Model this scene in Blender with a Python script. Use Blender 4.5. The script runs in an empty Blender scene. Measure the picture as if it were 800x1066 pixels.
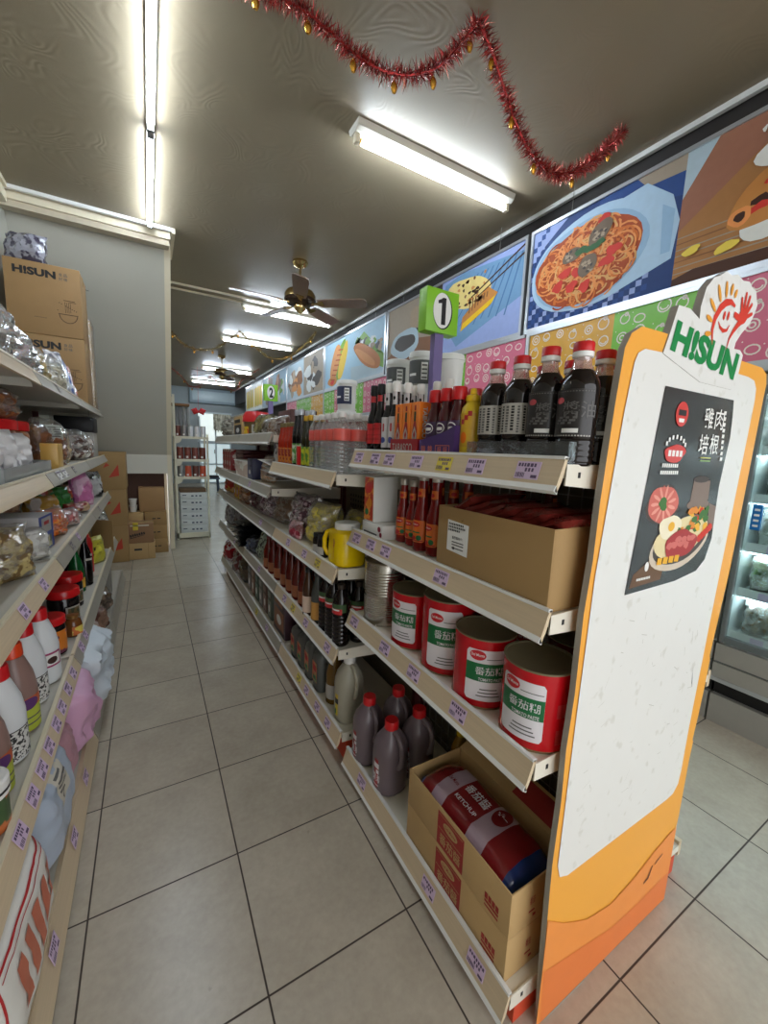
import bpy, bmesh, math, random
from mathutils import Vector, Matrix, noise
from mathutils.bvhtree import BVHTree
rnd = random.Random(11)
PI = math.pi
R = math.radians
SC = bpy.context.scene
COL = SC.collection
ORD = ['first', 'second', 'third', 'fourth', 'fifth', 'sixth', 'seventh', 'eighth', 'ninth', 'tenth']

# ------------------------------------------------------------------ materials
def lin(c):
    return tuple(((v / 255) / 12.92 if v / 255 <= .04045 else ((v / 255 + .055) / 1.055) ** 2.4) for v in c) + (1,)

def M(name, col, rough=.5, metal=0., var=.06, scale=14., bump=0., bscale=60., emit=0., spec=.5, alpha=1., coat=0., col2=None, c2scale=None, c2lo=.5, c2hi=.56, stretch=None):
    m = bpy.data.materials.new(name); m.use_nodes = True
    nt = m.node_tree; N = nt.nodes; L = nt.links
    b = N['Principled BSDF']
    b.inputs['Roughness'].default_value = rough
    b.inputs['Metallic'].default_value = metal
    b.inputs['Specular IOR Level'].default_value = spec
    b.inputs['Coat Weight'].default_value = coat
    b.inputs['Coat Roughness'].default_value = .08
    b.inputs['Alpha'].default_value = alpha
    tc = N.new('ShaderNodeTexCoord'); src = tc.outputs['Object']
    if stretch:
        mp = N.new('ShaderNodeMapping'); mp.inputs['Scale'].default_value = stretch
        L.new(src, mp.inputs['Vector']); src = mp.outputs['Vector']
    nz = N.new('ShaderNodeTexNoise'); nz.inputs['Scale'].default_value = scale; nz.inputs['Detail'].default_value = 3
    L.new(src, nz.inputs['Vector'])
    c = lin(col)
    mx = N.new('ShaderNodeMix'); mx.data_type = 'RGBA'
    mx.inputs[6].default_value = tuple(v * (1 - var) for v in c[:3]) + (1,)
    mx.inputs[7].default_value = tuple(min(1, v * (1 + var)) for v in c[:3]) + (1,)
    L.new(nz.outputs['Fac'], mx.inputs[0])
    out = mx.outputs[2]
    if col2:
        n2 = N.new('ShaderNodeTexNoise'); n2.inputs['Scale'].default_value = c2scale or 20; n2.inputs['Detail'].default_value = 2
        L.new(src, n2.inputs['Vector'])
        mr = N.new('ShaderNodeMapRange'); mr.inputs[1].default_value = c2lo; mr.inputs[2].default_value = c2hi
        L.new(n2.outputs['Fac'], mr.inputs[0])
        m2 = N.new('ShaderNodeMix'); m2.data_type = 'RGBA'
        m2.inputs[7].default_value = lin(col2)
        L.new(mr.outputs[0], m2.inputs[0]); L.new(out, m2.inputs[6]); out = m2.outputs[2]
    L.new(out, b.inputs['Base Color'])
    if bump:
        n3 = N.new('ShaderNodeTexNoise'); n3.inputs['Scale'].default_value = bscale; n3.inputs['Detail'].default_value = 3
        L.new(src, n3.inputs['Vector'])
        bp = N.new('ShaderNodeBump'); bp.inputs['Strength'].default_value = bump; bp.inputs['Distance'].default_value = .01
        L.new(n3.outputs['Fac'], bp.inputs['Height']); L.new(bp.outputs['Normal'], b.inputs['Normal'])
    if emit:
        b.inputs['Emission Color'].default_value = c; b.inputs['Emission Strength'].default_value = emit
    return m

def film(name, tint=(240, 242, 244), clear=.8, rough=.15, bump=.6, bscale=45., milk=.25):
    """thin clear plastic: most light passes straight through, the rest is a glossy or slightly milky sheet"""
    m = bpy.data.materials.new(name); m.use_nodes = True
    nt = m.node_tree; N = nt.nodes; L = nt.links; N.remove(N['Principled BSDF'])
    df = N.new('ShaderNodeBsdfDiffuse'); df.inputs[0].default_value = lin(tint); gl = N.new('ShaderNodeBsdfGlossy'); gl.inputs[0].default_value = lin((250, 250, 250)); gl.inputs['Roughness'].default_value = rough
    tr = N.new('ShaderNodeBsdfTransparent'); tr.inputs[0].default_value = tuple(.5 + .5 * v for v in lin(tint)[:3]) + (1,); mix = N.new('ShaderNodeMixShader'); m2 = N.new('ShaderNodeMixShader')
    tc = N.new('ShaderNodeTexCoord'); nz = N.new('ShaderNodeTexNoise'); nz.inputs['Scale'].default_value = bscale; nz.inputs['Detail'].default_value = 2
    L.new(tc.outputs['Object'], nz.inputs['Vector'])
    bp = N.new('ShaderNodeBump'); bp.inputs['Strength'].default_value = bump; bp.inputs['Distance'].default_value = .01
    L.new(nz.outputs['Fac'], bp.inputs['Height']); L.new(bp.outputs['Normal'], gl.inputs['Normal'])
    lw = N.new('ShaderNodeLayerWeight'); lw.inputs[0].default_value = .25
    mr = N.new('ShaderNodeMapRange'); mr.inputs[3].default_value = clear; mr.inputs[4].default_value = clear * .55; L.new(lw.outputs['Facing'], mr.inputs[0])
    m2.inputs[0].default_value = milk
    L.new(gl.outputs[0], m2.inputs[1]); L.new(df.outputs[0], m2.inputs[2])
    L.new(mr.outputs[0], mix.inputs[0]); L.new(m2.outputs[0], mix.inputs[1]); L.new(tr.outputs[0], mix.inputs[2])
    L.new(mix.outputs[0], N['Material Output'].inputs['Surface'])
    return m

# ------------------------------------------------------------------ text (built-in font, turned into mesh)
_tx = {}
def glyphs(s, bold=.012):
    k = (s, bold)
    if k not in _tx:
        c = bpy.data.curves.new('writing', 'FONT'); c.body = s; c.offset = bold; c.resolution_u = 3
        c.align_x = 'CENTER'; c.align_y = 'CENTER'
        o = bpy.data.objects.new('writing', c); COL.objects.link(o)
        dg = bpy.context.evaluated_depsgraph_get()
        me = bpy.data.meshes.new_from_object(o.evaluated_get(dg))
        vs = [v.co.xy[:] for v in me.vertices]; fs = [tuple(p.vertices) for p in me.polygons]
        bpy.data.objects.remove(o); bpy.data.curves.remove(c); bpy.data.meshes.remove(me)
        if vs:
            x0 = min(v[0] for v in vs); x1 = max(v[0] for v in vs); y0 = min(v[1] for v in vs); y1 = max(v[1] for v in vs)
            vs = [((v[0] - (x0 + x1) / 2), (v[1] - (y0 + y1) / 2)) for v in vs]
            _tx[k] = (vs, fs, x1 - x0, y1 - y0)
        else:
            _tx[k] = ([], [], 1, 1)
    return _tx[k]

# ------------------------------------------------------------------ mesh builder
class MB:
    def __init__(s): s.v = []; s.f = []; s.m = []; s.sm = []; s.mats = []
    def mi(s, mat):
        if mat not in s.mats: s.mats.append(mat)
        return s.mats.index(mat)
    def add(s, vs, fs, mat, smooth=False, mtx=None):
        o = len(s.v); k = s.mi(mat)
        for v in vs:
            s.v.append(tuple(mtx @ Vector(v)) if mtx is not None else tuple(v))
        for f in fs: s.f.append(tuple(i + o for i in f)); s.m.append(k); s.sm.append(smooth)
        return s
    def box(s, c, d, mat, bev=0., mtx=None):
        """c centre, d full size"""
        x, y, z = d[0] / 2, d[1] / 2, d[2] / 2
        T = Matrix.Translation(c)
        if mtx is not None: T = mtx @ T
        if bev <= 0:
            vs = [(-x, -y, -z), (x, -y, -z), (x, y, -z), (-x, y, -z), (-x, -y, z), (x, -y, z), (x, y, z), (-x, y, z)]
            fs = [(3, 2, 1, 0), (4, 5, 6, 7), (0, 1, 5, 4), (1, 2, 6, 5), (2, 3, 7, 6), (3, 0, 4, 7)]
            return s.add(vs, fs, mat, False, T)
        bm = bmesh.new(); bmesh.ops.create_cube(bm, size=1)
        for v in bm.verts: v.co = Vector((v.co.x * 2 * x, v.co.y * 2 * y, v.co.z * 2 * z))
        bmesh.ops.bevel(bm, geom=list(bm.edges), offset=bev, segments=2, affect='EDGES', profile=.5)
        bm.verts.index_update()
        vs = [v.co[:] for v in bm.verts]; fs = [tuple(v.index for v in f.verts) for f in bm.faces]; bm.free()
        return s.add(vs, fs, mat, True, T)
    def b2(s, lo, hi, mat, bev=0., mtx=None):
        return s.box(tuple((a + b) / 2 for a, b in zip(lo, hi)), tuple(b - a for a, b in zip(lo, hi)), mat, bev, mtx)
    def lathe(s, prof, mat, seg=24, c=(0, 0, 0), sx=1., sy=1., n=2., mtx=None, cap=True):
        vs = []; fs = []
        for (r, z) in prof:
            r = max(r, 1e-5)
            for i in range(seg):
                a = 2 * PI * i / seg; ca, sa = math.cos(a), math.sin(a)
                if n != 2:
                    ca = math.copysign(abs(ca) ** (2 / n), ca); sa = math.copysign(abs(sa) ** (2 / n), sa)
                vs.append((c[0] + r * sx * ca, c[1] + r * sy * sa, c[2] + z))
        for j in range(len(prof) - 1):
            for i in range(seg):
                a, b = j * seg + i, j * seg + (i + 1) % seg
                fs.append((a, b, b + seg, a + seg))
        if cap and prof[0][0] > 1e-4: fs.append(tuple(range(seg - 1, -1, -1)))
        if cap and prof[-1][0] > 1e-4: fs.append(tuple((len(prof) - 1) * seg + i for i in range(seg)))
        return s.add(vs, fs, mat, True, mtx)
    def poly(s, pts, mat, mtx=None):
        return s.add([(p[0], p[1], p[2] if len(p) > 2 else 0) for p in pts], [tuple(range(len(pts)))], mat, False, mtx)
    def prism(s, pts, t, mat, mtx=None, side=None):
        """outline in xy, from z=0 to z=t"""
        n = len(pts)
        vs = [(x, y, 0) for x, y in pts] + [(x, y, t) for x, y in pts]
        s.add(vs, [tuple(range(n - 1, -1, -1)), tuple(range(n, 2 * n))], mat, False, mtx)
        s.add(vs, [(i, (i + 1) % n, n + (i + 1) % n, n + i) for i in range(n)], side or mat, False, mtx)
        return s
    def tube(s, pts, r, mat, seg=8, closed=False, rs=None):
        pts = [Vector(p) for p in pts]; n = len(pts); vs = []; fs = []
        up = Vector((0, 0, 1)); prev = None
        for i, p in enumerate(pts):
            a = pts[(i - 1) % n] if (i > 0 or closed) else p
            b = pts[(i + 1) % n] if (i < n - 1 or closed) else p
            t = (b - a).normalized() if (b - a).length > 1e-9 else Vector((0, 0, 1))
            if prev is None:
                q = up if abs(t.z) < .95 else Vector((1, 0, 0))
                u = t.cross(q).normalized()
            else:
                u = (prev - t * prev.dot(t)).normalized()
            prev = u; w = t.cross(u); rr = rs[i] if rs else r
            for k in range(seg):
                an = 2 * PI * k / seg; vs.append(tuple(p + (u * math.cos(an) + w * math.sin(an)) * rr))
        m = n if closed else n - 1
        for i in range(m):
            for k in range(seg):
                a = i * seg + k; b = i * seg + (k + 1) % seg; c2 = ((i + 1) % n) * seg + (k + 1) % seg; d = ((i + 1) % n) * seg + k
                fs.append((a, d, c2, b))
        if not closed:
            fs.append(tuple(range(seg))); fs.append(tuple((n - 1) * seg + k for k in range(seg - 1, -1, -1)))
        return s.add(vs, fs, mat, True)
    def text(s, body, h, mat, mtx, w=None, bold=.012):
        """writing centred on the origin of mtx in its xy plane, h tall (w wide if given)"""
        bold = min(bold, .006) if ord(body[0]) > 999 else bold
        vs, fs, tw, th = glyphs(body, bold)
        k = h / th; kx = (w / tw) if w else k
        return s.add([(x * kx, y * k, 0) for x, y in vs], fs, mat, False, mtx)
    def cyl_text(s, body, h, r, a, z, mat, w=None, bold=.012, sx=1., sy=1.):
        bold = min(bold, .006) if ord(body[0]) > 999 else bold
        vs, fs, tw, th = glyphs(body, bold)
        k = h / th; kx = (w / tw) if w else k
        out = []
        for x, y in vs:
            t = a + x * kx / r; out.append((r * sx * math.cos(t), r * sy * math.sin(t), z + y * k))
        return s.add(out, fs, mat, False)
    def patch(s, r, z0, z1, a, wid, mat, sx=1., sy=1., seg=10, rr=None):
        """curved label on a cylinder, centred at angle a; wid is its arc length; rr = rounded ends radius"""
        n = seg; vs = []; fs = []
        for i in range(n + 1):
            u = -.5 + i / n; t = a + u * wid / r
            dz = 0
            if rr:
                e = (abs(u) - .5) * wid + rr
                if e > 0: dz = rr - math.sqrt(max(0, rr * rr - e * e))
            for z in (z0 + dz, z1 - dz): vs.append((r * sx * math.cos(t), r * sy * math.sin(t), z))
        for i in range(n): fs.append((2 * i, 2 * i + 2, 2 * i + 3, 2 * i + 1))
        return s.add(vs, fs, mat, True)
    def cyl_disc(s, r, a, z, rx, rz, mat, seg=16):
        n = max(8, seg); vs = []
        for i in range(n + 1):
            u = -1 + 2 * i / n; h = rz * math.sqrt(max(0, 1 - u * u)); t = a + u * rx / r
            vs += [(r * math.cos(t), r * math.sin(t), z - h), (r * math.cos(t), r * math.sin(t), z + h)]
        return s.add(vs, [(2 * i, 2 * i + 2, 2 * i + 3, 2 * i + 1) for i in range(n)], mat, True)
    def pillow(s, w, h, d, mat, seed=0, cr=.25, nu=14, nv=18, mtx=None, pinch=.35, top=None, freq=9., neck=0., full=False):
        """stuffed bag standing in xz, thickness along y; base at z=0"""
        off = Vector((seed * 7.13, seed * 3.7, seed * 1.9)); vs = []; fs = []
        for side in (-1, 1):
            for j in range(nv + 1):
                v = j / nv
                for i in range(nu + 1):
                    u = 2 * i / nu - 1; q = 2 * v - 1
                    th = max(0, 1 - abs(u) ** 2.6) ** .55 * max(0, 1 - abs(q) ** 2.8) ** .5
                    if full: th = max(0, 1 - abs(u) ** 5) ** .45 * max(0, 1 - abs(q) ** 5) ** .42
                    wx = w / 2 * (1 - .10 * (1 - abs(q) ** 2) * (abs(u) > .99)) 
                    if neck and v > .72: wx *= 1 - neck * (v - .72) / .28
                    p = Vector((u * wx, side * d / 2 * th, v * h))
                    nn = noise.noise(p * freq * 3 + off) * .6 + noise.noise(p * freq * 8 + off * 2) * .4
                    ee = max(th, .25)
                    p.y += side * nn * d * cr * ee
                    p.x += noise.noise(p * freq * 2 + off * 3) * w * .05 * cr * 4
                    p.z += noise.noise(p * freq * 2 + off * 5) * h * .03 * cr * 4 * (0 if v < .02 else 1)
                    vs.append(tuple(p))
        k = (nu + 1) * (nv + 1)
        for side in (0, 1):
            for j in range(nv):
                for i in range(nu):
                    a = side * k + j * (nu + 1) + i; f = (a, a + 1, a + nu + 2, a + nu + 1)
                    fs.append(f if side == 0 else f[::-1])
        s.add(vs, fs, mat, True, mtx)
        return s
    def build(s, name, parent=None, loc=None, rot=None, sharp=38):
        me = bpy.data.meshes.new(name); me.from_pydata(s.v, [], s.f)
        for m in s.mats: me.materials.append(m)
        me.polygons.foreach_set('material_index', s.m); me.polygons.foreach_set('use_smooth', s.sm)
        me.update()
        if any(s.sm): me.set_sharp_from_angle(angle=R(sharp))
        o = bpy.data.objects.new(name, me); COL.objects.link(o)
        if parent: o.parent = parent
        if loc: o.location = loc
        if rot: o.rotation_euler = rot
        return o

def wrap_rect(mb, bvh, T, x0, x1, z0, z1, mat, off=.002, cell=.018):
    """a printed rectangle pressed onto the front of a bag (bag faces -y in its own space)"""
    nx = max(1, int((x1 - x0) / cell + .99)); nz = max(1, int((z1 - z0) / cell + .99)); vs = []
    d = (T.to_3x3() @ Vector((0, 1, 0))).normalized()
    for j in range(nz + 1):
        for i in range(nx + 1):
            p = T @ Vector((x0 + (x1 - x0) * i / nx, -.6, z0 + (z1 - z0) * j / nz))
            hit = bvh.ray_cast(p, d)
            q = hit[0] if hit[0] is not None else T @ Vector((x0 + (x1 - x0) * i / nx, 0, z0 + (z1 - z0) * j / nz))
            vs.append(tuple(q - d * off))
    mb.add(vs, [(j * (nx + 1) + i, j * (nx + 1) + i + 1, (j + 1) * (nx + 1) + i + 1, (j + 1) * (nx + 1) + i) for j in range(nz) for i in range(nx)], mat, True)

def tag(o, label, cat, group=None):
    o['label'] = label; o['category'] = cat
    if group: o['group'] = group
    return o
def thing(name, label, cat, loc=(0, 0, 0), rz=0., group=None):
    o = bpy.data.objects.new(name, None); COL.objects.link(o); o.empty_display_size = .05
    o.location = loc; o.rotation_euler = (0, 0, rz)
    return tag(o, label, cat, group)
def struct(o): o['kind'] = 'structure'; return o
def dup(root, loc, rz, label, group=None, sc=None):
    r = root.copy(); COL.objects.link(r); r.location = loc; r.rotation_euler = (0, 0, rz); r['label'] = label
    if group: r['group'] = group
    elif 'group' in r: del r['group']
    if sc: r.scale = sc
    for ch in list(root.children):
        c = ch.copy(); COL.objects.link(c); c.parent = r
        for g in list(ch.children):
            d = g.copy(); COL.objects.link(d); d.parent = c
    return r
_used = set()
def place(root, loc, rz, label, group=None, sc=None):
    if root.name not in _used:
        _used.add(root.name); root.location = loc; root.rotation_euler = (0, 0, rz); root['label'] = label
        if group: root['group'] = group
        if sc: root.scale = sc
        return root
    return dup(root, loc, rz, label, group, sc)
def frame(o, x, y):
    """matrix with given origin, x and y axes (unit length kept as given)"""
    x = Vector(x); y = Vector(y); z = x.cross(y).normalized()
    return Matrix(((x.x, y.x, z.x, o[0]), (x.y, y.y, z.y, o[1]), (x.z, y.z, z.z, o[2]), (0, 0, 0, 1)))
def FX(x, y, z): return frame((x, y, z), (0, -1, 0), (0, 0, 1))     # plane facing -x (the aisle); text runs toward -y
def FY(x, y, z): return frame((x, y, z), (1, 0, 0), (0, 0, 1))      # plane facing -y (the shop front)
def ell(cx, cy, rx, ry, n=20, rot=0.):
    return [(cx + rx * math.cos(2 * PI * i / n) * math.cos(rot) - ry * math.sin(2 * PI * i / n) * math.sin(rot),
             cy + rx * math.cos(2 * PI * i / n) * math.sin(rot) + ry * math.sin(2 * PI * i / n) * math.cos(rot)) for i in range(n)]
# ------------------------------------------------------------------ common materials
WHITE = M('white_plastic', (232, 232, 228), .35, var=.02)
BLACK = M('black_print', (18, 18, 20), .5, var=.02)
DARKG = M('dark_glass', (16, 11, 12), .12, var=.02)
RED = M('red_plastic', (200, 26, 32), .32)
GREENP = M('green_print', (18, 112, 62), .45)
YEL = M('yellow_plastic', (238, 200, 14), .28)
GOLD = M('gold_metal', (214, 158, 64), .25, .9)
STEEL = M('brushed_steel', (168, 166, 160), .32, .85, bump=.05, stretch=(1, 30, 1))
CARD = M('brown_cardboard', (163, 131, 84), .75, bump=.04, bscale=120)
CARD2 = M('tan_cardboard', (190, 157, 106), .7, bump=.04, bscale=120)
CARDIN = M('cardboard_inside', (160, 124, 78), .8)
CREAM = M('cream_enamel', (222, 212, 186), .4, var=.03)
TAPE = M('packing_tape', (196, 170, 120), .2)
FILM = film('clear_film', clear=.86)
FILMC = film('clear_rigid_plastic', (225, 232, 235), .88, .08, .05)
FILMB = film('crinkled_clear_bag', (236, 238, 238), .74, .12, .9, 30)
FOIL = M('silver_foil', (228, 230, 234), .16, .9, bump=.6, bscale=40)
INKRED = M('red_ink', (176, 38, 40), .55)
INKGREY = M('grey_ink', (96, 94, 92), .6)
LILAC = M('lilac_card', (216, 192, 220), .55, var=.03)
TAGY = M('yellow_card', (226, 206, 70), .55, var=.03)
ORANGE = M('orange_print', (238, 118, 22), .4)

# ------------------------------------------------------------------ floor and ceiling
def floor_mat():
    m = bpy.data.materials.new('glazed_floor_tiles'); m.use_nodes = True
    nt = m.node_tree; N = nt.nodes; L = nt.links; b = N['Principled BSDF']
    tc = N.new('ShaderNodeTexCoord'); sp = N.new('ShaderNodeSeparateXYZ'); L.new(tc.outputs['Object'], sp.inputs[0])
    def math_(op, a, bb=None):
        n = N.new('ShaderNodeMath'); n.operation = op
        for i, v in enumerate((a, bb)):
            if v is None: continue
            if isinstance(v, (int, float)): n.inputs[i].default_value = v
            else: L.new(v, n.inputs[i])
        return n.outputs[0]
    d = []; cell = []
    for ax in (0, 1):
        k = math_('DIVIDE', sp.outputs[ax], .4); fr = math_('FRACT', math_('ADD', k, 100.5)); cell.append(math_('FLOOR', math_('ADD', k, 100.)))
        d.append(math_('ABSOLUTE', math_('SUBTRACT', fr, .5)))
    dm = math_('MINIMUM', d[0], d[1])
    gr = N.new('ShaderNodeMapRange'); gr.inputs[1].default_value = .0045; gr.inputs[2].default_value = .0075; L.new(dm, gr.inputs[0])
    cx = N.new('ShaderNodeCombineXYZ'); L.new(cell[0], cx.inputs[0]); L.new(cell[1], cx.inputs[1])
    wn = N.new('ShaderNodeTexWhiteNoise'); L.new(cx.outputs[0], wn.inputs['Vector'])
    n1 = N.new('ShaderNodeTexNoise'); n1.inputs['Scale'].default_value = 5; n1.inputs['Detail'].default_value = 6; n1.inputs['Roughness'].default_value = .7
    L.new(tc.outputs['Object'], n1.inputs['Vector'])
    n2 = N.new('ShaderNodeTexNoise'); n2.inputs['Scale'].default_value = 55; n2.inputs['Detail'].default_value = 4; L.new(tc.outputs['Object'], n2.inputs['Vector'])
    add = math_('ADD', math_('MULTIPLY', n1.outputs['Fac'], .65), math_('MULTIPLY', n2.outputs['Fac'], .3))
    fac = math_('ADD', add, math_('MULTIPLY', math_('SUBTRACT', wn.outputs['Value'], .5), .12))
    cr = N.new('ShaderNodeMapRange'); cr.inputs[1].default_value = .25; cr.inputs[2].default_value = .7; L.new(fac, cr.inputs[0])
    mx = N.new('ShaderNodeMix'); mx.data_type = 'RGBA'; mx.inputs[6].default_value = lin((164, 154, 138)); mx.inputs[7].default_value = lin((192, 183, 166)); L.new(cr.outputs[0], mx.inputs[0])
    # small dark scuffs and grit
    n3 = N.new('ShaderNodeTexNoise'); n3.inputs['Scale'].default_value = 17; n3.inputs['Detail'].default_value = 2; L.new(tc.outputs['Object'], n3.inputs['Vector'])
    sc = N.new('ShaderNodeMapRange'); sc.inputs[1].default_value = .74; sc.inputs[2].default_value = .8; sc.inputs[4].default_value = .55; L.new(n3.outputs['Fac'], sc.inputs[0])
    ms = N.new('ShaderNodeMix'); ms.data_type = 'RGBA'; ms.inputs[7].default_value = lin((96, 88, 78)); L.new(sc.outputs[0], ms.inputs[0]); L.new(mx.outputs[2], ms.inputs[6])
    mg = N.new('ShaderNodeMix'); mg.data_type = 'RGBA'; mg.inputs[6].default_value = lin((62, 52, 44)); L.new(gr.outputs[0], mg.inputs[0]); L.new(ms.outputs[2], mg.inputs[7])
    L.new(mg.outputs[2], b.inputs['Base Color'])
    rr = N.new('ShaderNodeMapRange'); rr.inputs[3].default_value = .7; rr.inputs[4].default_value = .27; L.new(gr.outputs[0], rr.inputs[0]); L.new(rr.outputs[0], b.inputs['Roughness'])
    bp = N.new('ShaderNodeBump'); bp.inputs['Strength'].default_value = .25; bp.inputs['Distance'].default_value = .003
    hh = math_('ADD', gr.outputs[0], math_('MULTIPLY', n1.outputs['Fac'], .25)); L.new(hh, bp.inputs['Height']); L.new(bp.outputs['Normal'], b.inputs['Normal'])
    return m
def ceiling_mat():
    m = bpy.data.materials.new('embossed_ceiling_paper'); m.use_nodes = True
    nt = m.node_tree; N = nt.nodes; L = nt.links; b = N['Principled BSDF']; b.inputs['Roughness'].default_value = .5
    tc = N.new('ShaderNodeTexCoord')
    n1 = N.new('ShaderNodeTexNoise'); n1.inputs['Scale'].default_value = 3.2; n1.inputs['Detail'].default_value = 1.; n1.inputs['Distortion'].default_value = .6
    L.new(tc.outputs['Object'], n1.inputs['Vector'])
    k = N.new('ShaderNodeMath'); k.operation = 'MULTIPLY'; k.inputs[1].default_value = 95; L.new(n1.outputs['Fac'], k.inputs[0])
    sn = N.new('ShaderNodeMath'); sn.operation = 'SINE'; L.new(k.outputs[0], sn.inputs[0])
    n2 = N.new('ShaderNodeTexNoise'); n2.inputs['Scale'].default_value = 2.2; L.new(tc.outputs['Object'], n2.inputs['Vector'])
    g = N.new('ShaderNodeMapRange'); g.inputs[1].default_value = .42; g.inputs[2].default_value = .55; L.new(n2.outputs['Fac'], g.inputs[0])
    h = N.new('ShaderNodeMath'); h.operation = 'MULTIPLY'; L.new(sn.outputs[0], h.inputs[0]); L.new(g.outputs[0], h.inputs[1])
    bp = N.new('ShaderNodeBump'); bp.inputs['Strength'].default_value = .10; bp.inputs['Distance'].default_value = .003
    L.new(h.outputs[0], bp.inputs['Height']); L.new(bp.outputs['Normal'], b.inputs['Normal'])
    mx = N.new('ShaderNodeMix'); mx.data_type = 'RGBA'; mx.inputs[6].default_value = lin((131, 118, 96)); mx.inputs[7].default_value = lin((143, 130, 107)); L.new(n2.outputs['Fac'], mx.inputs[0])
    L.new(mx.outputs[2], b.inputs['Base Color'])
    return m
YB = 11.6; YF = -5.6; XL = -.66; XR = 3.5; H = 3.1
struct(MB().b2((XL - .1, YF, -.1), (XR + .1, YB + .2, 0), floor_mat()).build('floor'))
struct(MB().b2((XL - .1, YF, H), (2.77, YB + .2, H + .1), ceiling_mat()).build('ceiling'))
WALLG = M('grey_wall_paint', (186, 184, 172), .6, var=.04, scale=3, bump=.03, bscale=40)
WALLW = M('white_wall_paint', (214, 212, 200), .6, var=.03, scale=3)
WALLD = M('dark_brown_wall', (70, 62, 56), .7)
BLUEG = M('blue_grey_wall', (158, 167, 168), .6, var=.04, scale=4)
struct(MB().b2((XL - .1, YF, 0), (XL, 2.9, H), WALLG).build('wall_left'))
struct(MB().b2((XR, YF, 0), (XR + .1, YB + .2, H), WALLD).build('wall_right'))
struct(MB().b2((.36, YB, 0), (XR, YB + .1, H), BLUEG).build('wall_back'))
struct(MB().b2((.36, 2.9, 0), (.44, YB, H), WALLW).build('wall_left_rear'))
# strip of dark ceiling beyond the white edge trim
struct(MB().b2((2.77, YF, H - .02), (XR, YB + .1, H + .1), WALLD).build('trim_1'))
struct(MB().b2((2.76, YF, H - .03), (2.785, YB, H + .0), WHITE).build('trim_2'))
struct(MB().b2((2.80, -4.6, 2.62), (2.83, YB, H - .021), M('dark_void_board', (44, 39, 36), .6)).build('trim_3'))  # added board, its dark colour stands in for the unlit void above the coolers
# sloping underside of the stairs, its white band and the brown recess below it
S0, S1 = (1.07, H), (2.40, 1.17)
mb = MB()
vs = [(XL, S0[0], S0[1]), (.395, S0[0], S0[1]), (.395, S1[0], S1[1]), (XL, S1[0], S1[1])]
n_ = Vector((0, S1[1] - S0[1], S0[0] - S1[0])).normalized() * .06
vs += [(v[0], v[1] - n_.y * 1, v[2] - n_.z * 1 if False else v[2] + .0) for v in vs]
vs = vs[:4] + [(v[0], v[1] + .09, v[2]) for v in vs[:4]]
mb.add(vs, [(0, 1, 2, 3), (7, 6, 5, 4), (0, 4, 5, 1), (1, 5, 6, 2), (2, 6, 7, 3), (3, 7, 4, 0)], WALLG)
for (x_, z_, w_) in ((-.28, 2.62, .03), (-.25, 2.625, .02), (-.215, 2.615, .025)):   # faint pencil marks on the plaster
    y_ = S0[0] + (S0[1] - z_) / (S0[1] - S1[1]) * (S1[0] - S0[0]) - .002
    mb.add([(x_, y_, z_), (x_ + w_, y_ + .001, z_ - .004), (x_ + w_, y_ + .001, z_ - .009), (x_, y_, z_ - .005)], [(0, 1, 2, 3)], INKGREY)
struct(mb.build('wall_stairs'))
struct(MB().b2((XL, 2.40, .945), (.395, 2.46, 1.17), WALLW).build('trim_4'))
BROWN = M('brown_panelling', (96, 62, 46), .6, var=.1)
mb = MB().b2((XL, 2.62, 0), (.36, 2.66, 1.2), BROWN)
mb.b2((XL, 2.46, 1.1), (.36, 2.62, 1.14), BROWN)
struct(mb.build('wall_recess'))
mb = MB()
prof = [(1.07, H), (2.395, 1.17), (2.395, 0), (2.9, 0), (2.9, H)]
mb.prism(prof, .05, CREAM, frame((.395, 0, 0), (0, 1, 0), (0, 0, 1)))
struct(mb.build('wall_stair_side'))
# cornice and cable ducts along the stairs' top edge and the left wall
mb = MB()
mb.b2((XL, .99, 3.03), (.44, 1.07, 3.1), CREAM); mb.b2((XL, 1.01, 2.985), (.43, 1.10, 3.03), M('cornice_beige', (190, 178, 156), .6))
struct(mb.build('trim_5'))
mb = MB(); mb.b2((-.62, .93, 3.075), (.45, .96, 3.1), WHITE); mb.b2((.45, .93, 3.06), (.475, 1.5, 3.1), CREAM); mb.b2((-.62, YF, 3.07), (-.59, .93, 3.1), CREAM)
struct(mb.build('trim_6'))
mb = MB(); mb.b2((XL, YF, 3.0), (-.61, 1.0, 3.07), CREAM); struct(mb.build('trim_7'))
# thin cable ducts on the ceiling
tag(MB().b2((.45, 2.38, 3.08), (1.45, 2.40, 3.1), CREAM).build('cable_duct'), 'thin cream cable duct on ceiling, the one farther from the stairs edge', 'cable duct')
tag(MB().b2((.47, 2.2, 3.08), (1.6, 2.22, 3.1), CREAM).build('cable_duct'), 'thin cream cable duct on ceiling, the one nearer the long tube lights', 'cable duct')

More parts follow.
